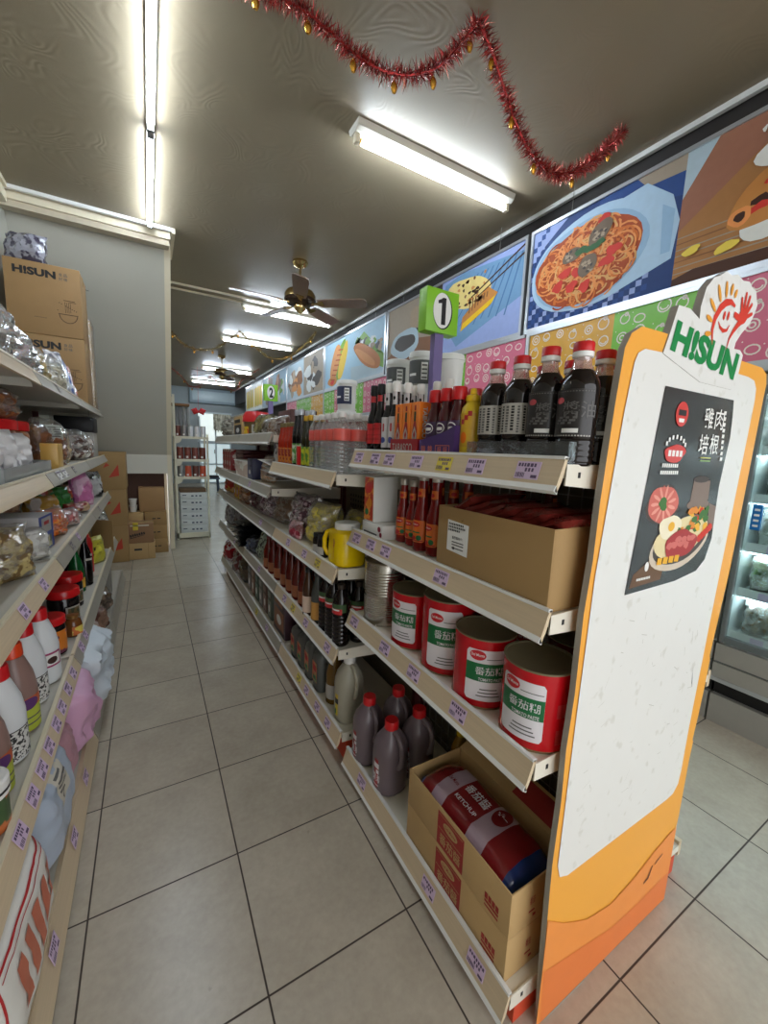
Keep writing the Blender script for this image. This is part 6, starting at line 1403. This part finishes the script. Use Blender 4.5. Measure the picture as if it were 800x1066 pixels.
for k in range(6): pack('sauce_pack', 'dark maroon flat pack in a pile, ' + ORD[k] + ' from the bottom', 'pack', (.90, .42, 1.081 + k * .034), (1.16, .74, 1.113 + k * .034), DR2, None, 'maroon flat packs', .006)
for k in range(3):
    if k == 0: pcup = bottle('noodle_cup', 'x', 'cup', [('cup', [(.035, 0), (.04, .004), (.055, .12), (.058, .124)], M('cream_pink_cup', (216, 196, 182), .4, col2=(240, 236, 226), c2scale=18)), ('lid', [(.058, .122), (.060, .125), (.058, .129), (0, .13)], WHITE)])
    place(pcup, (.86, .02 + k * .125, 1.081), R(40 * k), 'cream paper cup on the second shelf, ' + ORD[k] + ' from the navy pack', 'cream paper cups')
pack('noodle_pack', 'navy blue pack on the second shelf beside the cream cups', 'pack', (.84, -.22, 1.081), (.98, -.06, 1.23), M('navy_pack', (34, 38, 78), .4), M('navy_pack_print', (70, 70, 110), .4))
bag('spice_bag', 'clear bag of pale dried shrimps hanging over the navy pack', 'bag', (.90, -.42, 1.081), .22, .19, .10, FILMB, 44, R(82), R(14), .3, core=M('dried_shrimp', (176, 140, 110), .6, var=.3, scale=60))
bag('snack_bag', 'red snack bag on the third shelf at the rear end', 'bag', (.90, 1.10, .851), .22, .17, .09, bagmat('red_orange_print', (196, 54, 34), (226, 170, 60), 16), 45, R(82), R(8))
bag('snack_bag', 'dark green bag behind the rear red snack bag', 'bag', (1.06, 1.02, .851), .24, .18, .09, bagmat('dark_green_bag', (60, 66, 56), (96, 92, 80), 16), 46, R(82), R(4))
for k in range(3): pack('noodle_pack', 'bright yellow pack on the third shelf, ' + ORD[k] + ' from the orange bread bag', 'pack', (.87, .36 + k * .12, .851), (1.02, .455 + k * .12, 1.03), M('bright_yellow_pack_%d' % k, (222, 180, 30), .35), M('pack_orange_%d' % k, (196, 96, 40), .4), 'bright yellow packs', .008)
bag('bread_bag', 'clear bag of orange brown crackers beside the bright yellow packs', 'bag', (.89, .16, .851), .26, .15, .12, FILMB, 47, R(82), R(8), .3, core=M('orange_crackers', (182, 118, 54), .5, var=.3, scale=50, col2=(150, 84, 40), c2scale=20))
bag('dried_food_bag', 'clear bag of dark plums on the third shelf before the orange crackers', 'bag', (.90, -.16, .851), .26, .17, .12, FILMB, 48, R(82), R(10), .3, core=M('dark_plums', (86, 40, 46), .5, var=.3, scale=50))
bag('dried_food_bag', 'clear bag of mixed purple beans beside the section joint', 'bag', (.90, -.48, .851), .28, .20, .13, FILMB, 49, R(80), R(10), .32, core=DRP)
bag('dried_food_bag', 'clear bag of brown dried mushrooms next to the purple dried food', 'bag', (.92, -.78, .851), .24, .19, .12, FILMB, 52, R(80), R(10), .32, core=M('dried_mushroom', (120, 92, 70), .6, var=.35, scale=50))
# ================================================================== goods on the left wall shelf
# ---- top shelf
def hs_print(m, d):
    F = fy(d, 0, 0)
    m.text('H!SUN', .052, BLACK, F @ Matrix.Translation((-.045, d[2] * .86, 0)) @ Matrix.Rotation(R(0), 4, 'Z'), .235, .05)
    for k, c in enumerate('食品好味'): m.text(c, .022, INKGREY, F @ Matrix.Translation((.10 + .028 * (k % 2), d[2] * .885 - .028 * (k // 2), 0)), .022, .004)
    B = M('brown_ink', (86, 62, 40), .6) if 'brown_ink' not in bpy.data.materials else bpy.data.materials['brown_ink']
    pts = [(.13 + .055 * math.cos(PI + PI * i / 16), d[2] * .33 + .060 * math.sin(PI + PI * i / 16)) for i in range(17)]
    pin = [(.13 + .050 * math.cos(PI + PI * i / 16), d[2] * .33 + .055 * math.sin(PI + PI * i / 16)) for i in range(17)]
    for i in range(16): m.poly([pts[i], pts[i + 1], pin[i + 1], pin[i]], B, F)
    m.box((.13, d[2] * .33, .0003), (.115, .005, .0005), B, mtx=F)
    for k in range(4): m.box((.115 + .010 * k, d[2] * .43, .0003), (.003, .075 - .008 * (k % 2), .0005), B, mtx=F)
    m.box((.14, d[2] * .53, .0003), (.065, .004, .0005), B, mtx=F); m.box((.16, d[2] * .51, .0003), (.04, .003, .0005), B, mtx=F)
    for k in range(9): m.poly(ell(.07 + .12 * ((k * 37) % 10) / 10, d[2] * (.38 + .012 * ((k * 53) % 10)), .004, .003, 8, k), B, F)
    for k in range(6): m.box((-.06 + .012 * k, d[2] * .24, .0003), (.008, .004, .0005), B, mtx=F)
KRA = M('kraft_carton', (152, 120, 78), .7, bump=.03, bscale=120)
carton('brown shop carton with black logo and bowl drawing, upper of two on the top shelf', (-.60, .66, 2.052), (-.178, 1.0, 2.53), KRA, True, hs_print)
carton('brown shop carton, lower of two on the top shelf, half hidden by silver bags', (-.60, .66, 1.575), (-.178, 1.0, 2.05), KRA, True, hs_print)
t = carton('plastic wrapped carton at the stairs end of the top shelf', (-.555, 1.03, 1.562), (-.165, 1.215, 2.28), CARD)
m = MB(); m.b2((-.200, -.097, .002), (.200, .097, .722), FILM, .01); m.build('plastic_wrap', t)
bag('plastic_bag', 'clear bag with dark stripes lying on top of the upper shop carton', 'bag', (-.50, .80, 2.535), .26, .22, .14, bagmat('striped_bag', (150, 150, 160), (70, 66, 84), 16, .15), 71, R(20), R(10))
for k, (y, h, s) in enumerate(((-1.50, .31, 1), (-1.30, .30, 2), (-1.12, .275, 3), (-.95, .235, 4), (-.80, .20, 5))):
    bag('foil_bag', 'silver foil bag on the top shelf, ' + ORD[k] + ' from the camera end', 'bag', (-.265, y, 1.561), .22, h, .12, FOIL, 70 + s, R(-66), R(10), .4, 'silver foil bags in a row', neck=.3)
bag('snack_bag', 'clear bag of yellow chips beside the silver foil bags', 'bag', (-.25, -.62, 1.561), .16, .20, .09, FILMB, 81, R(-62), R(8), .35, core=M('yellow_chips', (200, 180, 120), .6, var=.3, scale=60, col2=(160, 130, 70), c2scale=30), neck=.3)
bag('snack_bag', 'clear bag of pale beans beside the yellow chips', 'bag', (-.24, -.36, 1.561), .20, .20, .12, FILMB, 83, R(-60), R(8), .4, core=M('pale_beans', (190, 184, 162), .6, var=.3, scale=70), neck=.3)
for k in range(3): bag('snack_packet', ('white and silver', 'silver and blue', 'white and red')[k] + ' narrow packet leaning near the stairs end of the top shelf', 'packet', (-.215, -.08 + k * .13, 1.561), .12, .28 - .02 * k, .05, bagmat('packet_print_%d' % k, ((206, 206, 210), (190, 196, 206), (214, 206, 206))[k], ((120, 120, 130), (60, 84, 150), (176, 60, 60))[k], 18, .18), 85 + k, R(-60), R(14), .3)
# ---- second shelf (1.178)
ZL2 = 1.179
BRN = M('brown_snack', (128, 78, 44), .5, var=.35, scale=60, col2=(176, 118, 70), c2scale=30)
lj = bottle('snack_jar', '', 'jar', [('body', [(.075, 0), (.085, .008), (.085, .13), (.075, .145)], BRN), ('lid', [(.080, .143), (.088, .146), (.088, .175), (.082, .18), (0, .18)], M('bright_red_lid', (206, 24, 28), .25)), ('label', lambda m: m.patch(.0858, .03, .10, R(-40), .10, M('mustard_label_paper', (206, 164, 84), .5), seg=12), None)], 32)
place(lj, (-.34, -.83, ZL2), 0, 'brown snack jar with bright red lid on the second shelf, nearer the stairs', 'red lidded snack jars', (1, 1, 1.18))
place(lj, (-.34, -1.02, ZL2), R(20), 'brown snack jar with bright red lid on the second shelf, nearer the camera', 'red lidded snack jars', (1, 1, 1.18))
bag('snack_bag', 'clear bag of brown crisps lying on top of the red lidded jars', 'bag', (-.36, -.90, ZL2 + .214), .28, .14, .14, FILMB, 91, R(-80), 0, .35, core=BRN)
GRT = M('grey_translucent_tray', (150, 156, 156), .2)
t = thing('plastic_tray', 'grey clear plastic tray under the white bags on the second shelf', 'tray', (-.27, -1.27, ZL2))
m = MB(); 
for lo, hi in (((-.10, -.34, 0), (.10, .34, .004)), ((.096, -.34, .004), (.10, .34, .05)), ((-.10, -.34, .004), (-.096, .34, .05)), ((-.096, -.34, .004), (.096, -.336, .05)), ((-.096, .336, .004), (.096, .34, .05))): m.b2(lo, hi, GRT)
m.build('tray', t)
for k, (y, h) in enumerate(((-1.56, .16), (-1.39, .165), (-1.21, .155))):
    bag('flour_bag', 'white bag with grey print in the clear tray, ' + ORD[k] + ' from the camera end', 'bag', (-.25, y, ZL2 + .005), .19, h, .11, bagmat('white_bag_print_%d' % k, (222, 222, 222), (110, 110, 118), 14, .3, .6, .64), 93 + k, R(-62), R(6), .3, 'white bags in the clear tray')
pack('cracker_pack', 'small golden pack beside the clear tray on the second shelf', 'pack', (-.23, -.79, ZL2), (-.165, -.66, ZL2 + .12), M('golden_pack', (206, 166, 84), .35), None)
bag('bread_bag', 'clear bag of brown bread with white paper tag on the second shelf', 'bag', (-.255, -.44, ZL2), .24, .25, .13, FILMB, 101, R(-62), R(6), .35, core=M('brown_bread', (150, 92, 52), .6, var=.25, scale=40), lab=(M('grey_paper_tag', (180, 186, 176), .5), .09, .08, .17), neck=.35)
bag('bread_bag', 'narrow clear bag of cream rolls beside the brown bread', 'bag', (-.25, -.20, ZL2), .16, .22, .10, FILMB, 103, R(-62), R(6), .35, core=M('cream_rolls', (206, 180, 140), .6, var=.2, scale=30), neck=.35)
bag('snack_bag', 'clear bag of chocolate pieces near the stairs end of the second shelf', 'bag', (-.24, .28, ZL2), .26, .21, .13, FILMB, 105, R(-60), R(6), .4, core=M('chocolate_white', (92, 56, 44), .5, col2=(214, 206, 196), c2scale=20), neck=.3)
bag('snack_bag', 'clear bag of pale sweets at the stairs end of the second shelf', 'bag', (-.235, .62, ZL2), .22, .20, .12, FILMB, 106, R(-60), R(6), .4, core=M('pale_sweets', (200, 190, 180), .5, col2=(150, 110, 90), c2scale=20), neck=.3)
t = thing('storage_box', 'white box with black top at the stairs end of the second shelf', 'box', (-.30, 1.0, ZL2)); MB().b2((-.12, -.15, 0), (.12, .15, .20), LBL, .006).build('body', t); MB().b2((-.125, -.155, .20), (.125, .155, .32), BLACK, .006).build('lid', t)
t = thing('hang_hook', 'clear plastic hook hanging under the top shelf by the stairs', 'hook', (-.17, .55, 1.50)); MB().tube([(.0, 0, .036), (.0, .0, 0), (.012, .0, -.03), (.03, 0, -.03), (.036, 0, -.01)], .003, FILMC, 6).build('hook', t)
# ---- third shelf (0.845)
ZL3 = .846
def wbox(label, y, x, h, k):
    t = thing('tea_box', label, 'box', (x, y, ZL3), R(-6)); m = MB(); m.b2((-.09, -.085, 0), (.09, .085, h), M('white_tea_box_%d' % k, (214, 212, 210), .45), .002); m.build('body', t)
    m = MB(); F = frame((0, -.0862, h * .5), (1, 0, 0), (0, 0, 1)); m.box((-.0, h * .18, 0), (.07, .025, .0008), INKRED, mtx=F); m.box((0, h * .02, 0), (.05, .008, .0008), INKGREY, mtx=F)
    F = frame((.0912, 0, h * .5), (0, 1, 0), (0, 0, 1)); m.box((0, 0, 0), (.165, h * .98, .0008), BLUEP, mtx=F); m.box((0, h * .22, .0006), (.11, h * .42, .0008), LBL, mtx=F); m.box((0, -h * .28, .0006), (.10, h * .34, .0008), M('tea_photo_%d' % k, (190, 186, 140), .4, col2=(70, 84, 50), c2scale=60), mtx=F); m.box((0, h * .28, .0012), (.06, h * .1, .0008), INKRED, mtx=F); m.build('print', t)
wbox('white box with navy blue edge on the third shelf, nearer the orange candy', -.98, -.285, .15, 0)
wbox('white box with red print on the third shelf, nearer the camera', -1.20, -.345, .14, 1)
bag('nut_bag', 'clear bag of pale nut brittle on the third shelf by the camera', 'bag', (-.245, -1.50, ZL3), .27, .19, .11, FILMB, 111, R(-50), R(8), .3, core=M('nut_brittle', (186, 168, 112), .6, var=.4, scale=50, col2=(112, 88, 48), c2scale=36), lab=None)
bag('nut_bag', 'clear bag of pale nut brittle partly outside the picture edge', 'bag', (-.28, -1.80, ZL3), .26, .18, .11, FILMB, 112, R(-50), R(8), .3, core=bpy.data.materials['nut_brittle'])
bag('candy_bag', 'frosty clear bag of white sweets before the white boxes', 'bag', (-.215, -1.22, ZL3), .17, .13, .10, FILMB, 113, R(-55), R(8), .35, core=M('white_sweets', (206, 206, 200), .5, var=.2, scale=60))
bag('candy_bag', 'clear bag of bright orange candy on the third shelf', 'bag', (-.225, -.72, ZL3), .18, .14, .10, FILMB, 115, R(-58), R(8), .35, core=M('orange_candy', (226, 98, 24), .35, var=.3, scale=60, col2=(240, 150, 60), c2scale=50))
bag('candy_bag', 'clear bag of pink and red candy beside the orange candy', 'bag', (-.22, -.47, ZL3), .22, .10, .11, FILMB, 117, R(-58), R(8), .35, core=M('pink_candy', (206, 106, 104), .4, col2=(232, 206, 200), c2scale=40))
bag('snack_bag', 'brown bag behind the orange candy on the third shelf', 'bag', (-.42, -.70, ZL3), .26, .19, .11, bagmat('brown_snack_print', (122, 84, 60), (170, 136, 100), 16), 118, R(-62), R(6))
bag('snack_bag', 'green and red bag standing behind the pink candy', 'bag', (-.31, .02, ZL3), .26, .18, .11, bagmat('green_red_print', (44, 116, 46), (168, 60, 46), 8, .25), 119, R(-62), R(6))
bag('snack_bag', 'gold and white bag between the brown bag and the green bag', 'bag', (-.33, -.28, ZL3), .22, .15, .10, bagmat('gold_white_print', (196, 150, 60), (214, 206, 196), 12, .25), 120, R(-62), R(6))
bag('snack_bag', 'dark red pack lying in front of the green and red bag', 'bag', (-.225, .05, ZL3), .20, .07, .10, bagmat('dark_red_pack_print', (140, 46, 40), (206, 170, 130), 14, .25), 122, R(-60), R(6))
bag('gift_bag', 'pink ribbon tied bag near the stairs end of the third shelf', 'bag', (-.215, .40, ZL3), .17, .25, .09, bagmat('pink_ribbon_bag', (222, 130, 186), (240, 196, 222), 12, .2), 123, R(-58), R(8), neck=.4)
bag('snack_bag', 'silver and black bag at the stairs end of the third shelf', 'bag', (-.21, .85, ZL3), .22, .22, .10, bagmat('silver_black_print', (206, 206, 206), (44, 40, 44), 12, .2), 125, R(-58), R(8))
# ---- fourth shelf (0.42)
ZL4 = .421
MILK = M('milky_syrup_white', (218, 222, 224), .35, var=.03); COCO = M('cocoa_syrup_brown', (140, 112, 104), .35, var=.05); LIME_ = M('lime_label', (176, 188, 62), .45); BWP = M('black_white_list', (214, 214, 210), .45, col2=(40, 40, 42), c2scale=120)
def syr(mat, cap, lab): return [('body', lambda m: m.lathe([(.044, 0), (.052, .006), (.054, .03), (.054, .14), (.047, .185), (.030, .235), (.023, .248)], mat, 32), None), ('cap', [(.026, .244), (.0285, .247), (.0265, .282), (.024, .286), (0, .286)], cap), ('label', lab, None)]
AL = R(-45)
sw = bottle('syrup_bottle', '', 'bottle', syr(MILK, RED, lambda m: (m.patch(.0548, .015, .10, AL, .13, BWP, seg=14), m.patch(.0552, .10, .103, AL, .12, BLACK, seg=10))))
sx_ = bottle('syrup_bottle', '', 'bottle', syr(MILK, RED, lambda m: (m.patch(.0548, .02, .115, AL, .09, MILK, seg=10), m.patch(.0552, .07, .125, AL, .07, M('magenta_frame', (160, 44, 100), .45), seg=8), m.patch(.0556, .077, .118, AL, .058, WHITE, seg=8), m.cyl_disc(.056, AL, .095, .018, .013, M('coffee_cup_print', (60, 34, 28), .5)), m.patch(.0552, .02, .06, AL - .8, .04, BWP, seg=5))))
sbn = bottle('syrup_bottle', '', 'bottle', syr(COCO, M('orange_red_cap', (222, 70, 30), .3), lambda m: (m.patch(.0548, .01, .115, AL, .15, LIME_, seg=16), m.patch(.0552, .085, .118, AL, .14, M('orange_label_band', (196, 92, 44), .45), seg=14), m.cyl_disc(.0556, AL, .098, .032, .018, M('purple_emblem', (92, 52, 110), .45)), m.patch(.0556, .03, .035, AL, .09, INKGREY, seg=6), m.patch(.0556, .05, .055, AL, .08, INKGREY, seg=6))))
GSY = 'syrup bottles on the fourth wall shelf'
place(sw, (-.185, -1.80, ZL4), R(-5), 'white syrup bottle with black and white list label, nearest the camera', GSY)
place(sbn, (-.185, -1.66, ZL4), R(0), 'brown syrup bottle with lime label and orange cap, between the white bottles', GSY)
place(sbn, (-.19, -1.935, ZL4), R(5), 'brown syrup bottle with lime label cut by the picture edge', GSY)
place(sw, (-.19, -1.50, ZL4), R(-5), 'white syrup bottle with list label behind the brown syrup bottle', GSY)
place(sx_, (-.175, -1.365, ZL4), R(0), 'white syrup bottle with magenta framed label, farthest from the camera', GSY)
for k, (y, mt) in enumerate(((-1.78, sbn), (-1.62, sw), (-1.46, sw), (-1.3, sbn))): place(mt, (-.33, y, ZL4), R(0), 'syrup bottle in the dark rear row, ' + ORD[k] + ' from the camera', GSY)
t = thing('milk_can', 'white tub with dark rim stripe at the picture edge', 'tub', (-.165, -2.06, ZL4)); MB().lathe([(.045, 0), (.05, .005), (.05, .09)], M('tub_green_red', (66, 92, 56), .4, col2=(196, 110, 60), c2scale=30), 24).build('body', t); MB().lathe([(.052, .088), (.054, .09), (.054, .125), (.05, .13), (0, .13)], WHITE, 24).build('lid', t); MB().lathe([(.0546, .10), (.0548, .101), (.0548, .106), (.0546, .107)], BLACK, 24, cap=False).build('stripe', t)
DJ = M('dark_jar_paste', (24, 20, 22), .12); RLID = bpy.data.materials['bright_red_lid']
dj = bottle('paste_jar', '', 'jar', [('body', [(.05, 0), (.062, .006), (.064, .02), (.064, .13), (.058, .145)], DJ), ('lid', [(.063, .143), (.068, .147), (.068, .178), (.064, .184), (0, .184)], RLID), ('label', lambda m: (m.patch(.0646, .03, .10, R(-42), .075, LBL, seg=10), m.patch(.065, .037, .093, R(-42), .058, M('label_photo', (110, 92, 56), .5, col2=(60, 66, 40), c2scale=50), seg=8)), None)], 32)
place(dj, (-.19, -.80, ZL4), 0, 'black jar with red lid and pale label, middle of the red lidded jars', 'black jars with red lids')
place(dj, (-.205, -.55, ZL4), R(5), 'black jar with red lid nearest the green bottle', 'black jars with red lids')
oj = bottle('paste_jar', 'orange labelled jar with red lid behind the magenta framed bottle', 'jar', [('body', [(.045, 0), (.055, .006), (.055, .12), (.05, .135)], DJ), ('lid', [(.053, .133), (.057, .137), (.057, .162), (.053, .167), (0, .167)], RLID), ('label', lambda m: (m.patch(.0556, .012, .11, R(-42), .12, M('orange_jar_label', (226, 132, 44), .45, col2=(120, 60, 90), c2scale=26, c2lo=.56, c2hi=.6), seg=12)), None)], 28); oj.location = (-.19, -1.13, ZL4)
hj = bottle('honey_jar', 'small brown jar with yellow label in front of the black jar', 'jar', [('body', [(.028, 0), (.033, .004), (.035, .05), (.030, .075), (.02, .085)], M('brown_honey', (112, 66, 30), .15)), ('lid', [(.021, .084), (.023, .086), (.023, .1), (0, .102)], M('gold_lid', (150, 110, 60), .3, .6)), ('label', lambda m: m.patch(.0356, .01, .05, R(-42), .06, M('yellow_jar_label', (226, 206, 90), .45, col2=(206, 110, 50), c2scale=40), seg=8), None)]); hj.location = (-.135, -.96, ZL4)
grb = bottle('drink_bottle', 'green bottle with gold cap behind the red lidded jars', 'bottle', [('body', [(.035, 0), (.042, .006), (.042, .13), (.03, .19), (.014, .235), (.013, .26)], M('green_glass', (22, 92, 44), .12)), ('cap', [(.0145, .256), (.0155, .258), (.0155, .284), (0, .286)], M('gold_cap', (196, 176, 60), .3, .3)), ('label', lambda m: m.patch(.0426, .03, .09, R(-42), .05, M('orange_white_label', (222, 168, 60), .45)), None)]); grb.location = (-.20, -.30, ZL4)
bk = bottle('drink_bottle', '', 'bottle', [('body', [(.03, 0), (.036, .006), (.036, .15), (.026, .2), (.013, .24), (.012, .275)], BLKB), ('cap', [(.0135, .272), (.0145, .274), (.0145, .30), (0, .302)], BLACK), ('label', lambda m: m.patch(.0366, .16, .175, R(-42), .05, LBL), None)])
place(bk, (-.17, -.17, ZL4), 0, 'black bottle beside the green bottle, nearer the aisle', 'black drink bottles'); place(bk, (-.18, -.06, ZL4), 0, 'black bottle second from the green bottle', 'black drink bottles'); place(bk, (-.28, -.1, ZL4), 0, 'black bottle in the row behind the green bottle', 'black drink bottles')
t = thing('ketchup_squeeze', 'red squeeze bottle standing behind the black bottles', 'bottle', (-.19, .12, ZL4)); MB().lathe([(.03, 0), (.034, .005), (.034, .2), (.026, .24), (.016, .25)], RED, 22).build('body', t); MB().lathe([(.017, .25), (.019, .252), (.012, .28), (.004, .31), (0, .311)], RED, 16).build('nozzle', t)
bag('sugar_bag', 'yellow and black bag near the stairs end of the fourth shelf', 'bag', (-.165, .34, ZL4), .18, .20, .08, bagmat('yellow_black_print', (206, 200, 70), (36, 34, 30), 16, .3, .6, .64), 131, R(-60), R(6))
t = thing('cardboard_sheet', 'brown cardboard sheet with rounded end leaning at the stairs end', 'cardboard', (-.095, .62, ZL4 - .16)); m = MB(); m.prism([(-.11, .0), (-.07, -.01), (.06, .02), (.11, .10), (.12, .50), (-.13, .50), (-.14, .12)], .006, CARD, frame((-.06, .22, .0), (.62, -.45, 0), (0, 0, .8))); m.build('sheet', t)
t['label'] = 'brown cardboard sheet hanging at the stairs end of the left shelf'
for k, (y, z, h) in enumerate(((1.0, ZL4, .30), (1.14, ZL4, .22))): bag('plastic_bag', 'clear wrapped grey pack at the stairs end of the fourth shelf, ' + ('taller' if k == 0 else 'shorter') + ' one', 'bag', (-.18, y, z), .18, h, .10, FILMB, 133 + k, R(-60), R(6), .35, core=M('grey_pack_%d' % k, (120, 120, 114), .5, col2=(206, 206, 200), c2scale=14))
# ---- base shelf (0.105): big soft packs
ZL0 = .106
WBAG = M('pale_blue_white_bag', (204, 214, 222), .4, var=.03, bump=.35, bscale=14); PKB = M('pink_mauve_bag', (206, 160, 190), .4, var=.06, bump=.35, bscale=16); GBB = M('grey_blue_wrap', (172, 184, 200), .35, var=.04, bump=.25, bscale=12); WPP = M('white_paper_wrap', (224, 222, 214), .5, var=.03, bump=.15, bscale=10); PKD = M('dull_pink_bag', (180, 136, 146), .45, var=.06, bump=.3, bscale=14)
FB_ = dict(full=True, freq=4., nu=22, nv=22)
bag('rice_bag', 'pale blue white crumpled bag bulging from the base shelf', 'bag', (-.165, -.93, ZL0), .46, .285, .32, WBAG, 141, R(-90), R(2), .2, **FB_)
bag('rice_bag', 'pink mauve bag on the base shelf beside the pale blue bag', 'bag', (-.178, -1.31, ZL0), .30, .28, .29, PKB, 143, R(-90), R(2), .16, **FB_)
bag('rice_bag', 'dull pink bag between the mauve bag and the labelled grey pack', 'bag', (-.195, -1.545, ZL0), .18, .23, .25, PKD, 145, R(-90), R(2), .12, **FB_)
bag('rice_bag', 'grey blue wrapped pack with cream label on the base shelf', 'bag', (-.19, -1.80, ZL0), .34, .265, .27, GBB, 147, R(-90), R(2), .08, lab=(M('cream_paper_label', (206, 200, 184), .5), .11, .10, .20), **FB_)
ORB = M('orange_red_block', (196, 110, 84), .5)
bag('rice_bag', 'white paper pack with red border print, nearest the camera on the base shelf', 'bag', (-.185, -2.2, ZL0), .44, .27, .275, WPP, 149, R(-90), R(2), .05,
    prints=[(-.17, .17, .235, .239, INKRED), (-.17, -.166, .06, .239, INKRED), (.166, .17, .06, .239, INKRED), (-.158, .158, .225, .227, INKRED), (.155, .157, .06, .227, INKRED)] + [(.10 - .055 * k, .135 - .055 * k, .10, .20, ORB) for k in range(5)], **FB_)
bag('snack_bag', 'small dark red bag on the base shelf behind the pale blue bag', 'bag', (-.13, -.52, ZL0), .22, .17, .11, bagmat('red_cream_print', (136, 52, 50), (190, 160, 140), 14), 151, R(-70), R(6))
bag('snack_bag', 'brown and cream bag on the base shelf, second behind the pale blue bag', 'bag', (-.13, -.22, ZL0), .22, .16, .11, bagmat('brown_cream_print', (150, 116, 96), (110, 70, 60), 14), 153, R(-70), R(6))
bag('snack_bag', 'dark bag on the base shelf close to the stairs end', 'bag', (-.14, .15, ZL0), .24, .16, .12, bagmat('dark_brown_print', (96, 82, 72), (140, 120, 100), 14), 155, R(-70), R(6))
pack('flour_pack', 'grey upright pack on the base shelf at the stairs end', 'pack', (-.25, .45, ZL0), (-.1, .62, ZL0 + .22), M('grey_flour_pack', (132, 130, 124), .5), None, None, .01)
# ------------------------------------------------------------------ camera, daylight from the open shop front
yaw, pit, rol, f = 0.5288983529599535, -0.15128354702764427, 0.038798040869147406, 420.3055
cy, sy = math.cos(yaw), math.sin(yaw)
fw = Vector((sy * math.cos(pit), cy * math.cos(pit), math.sin(pit))); rt = Vector((cy, -sy, 0)); up = rt.cross(fw)
rt, up = rt * math.cos(rol) + up * math.sin(rol), up * math.cos(rol) - rt * math.sin(rol)
cam = bpy.data.cameras.new('camera'); cam.sensor_fit = 'HORIZONTAL'; cam.sensor_width = 36; cam.lens = f / 800 * 36; cam.clip_start = .02
co = bpy.data.objects.new('camera', cam); COL.objects.link(co)
co.matrix_world = Matrix(((rt.x, up.x, -fw.x, .20248), (rt.y, up.y, -fw.y, -3.20446), (rt.z, up.z, -fw.z, 1.32653), (0, 0, 0, 1)))
SC.camera = co
w = bpy.data.worlds.new('street_daylight'); SC.world = w; w.use_nodes = True
bg = w.node_tree.nodes['Background']; bg.inputs[0].default_value = (.95, .97, 1, 1); bg.inputs[1].default_value = 2.1
vs = SC.view_settings; vs.view_transform = 'Standard'; vs.look = 'None'; vs.gamma = 1; vs.use_curve_mapping = False; vs.exposure = 0.4
SC.cycles.use_denoising = True
SC.cycles.max_bounces = 8; SC.cycles.transparent_max_bounces = 12; SC.cycles.sample_clamp_indirect = 6
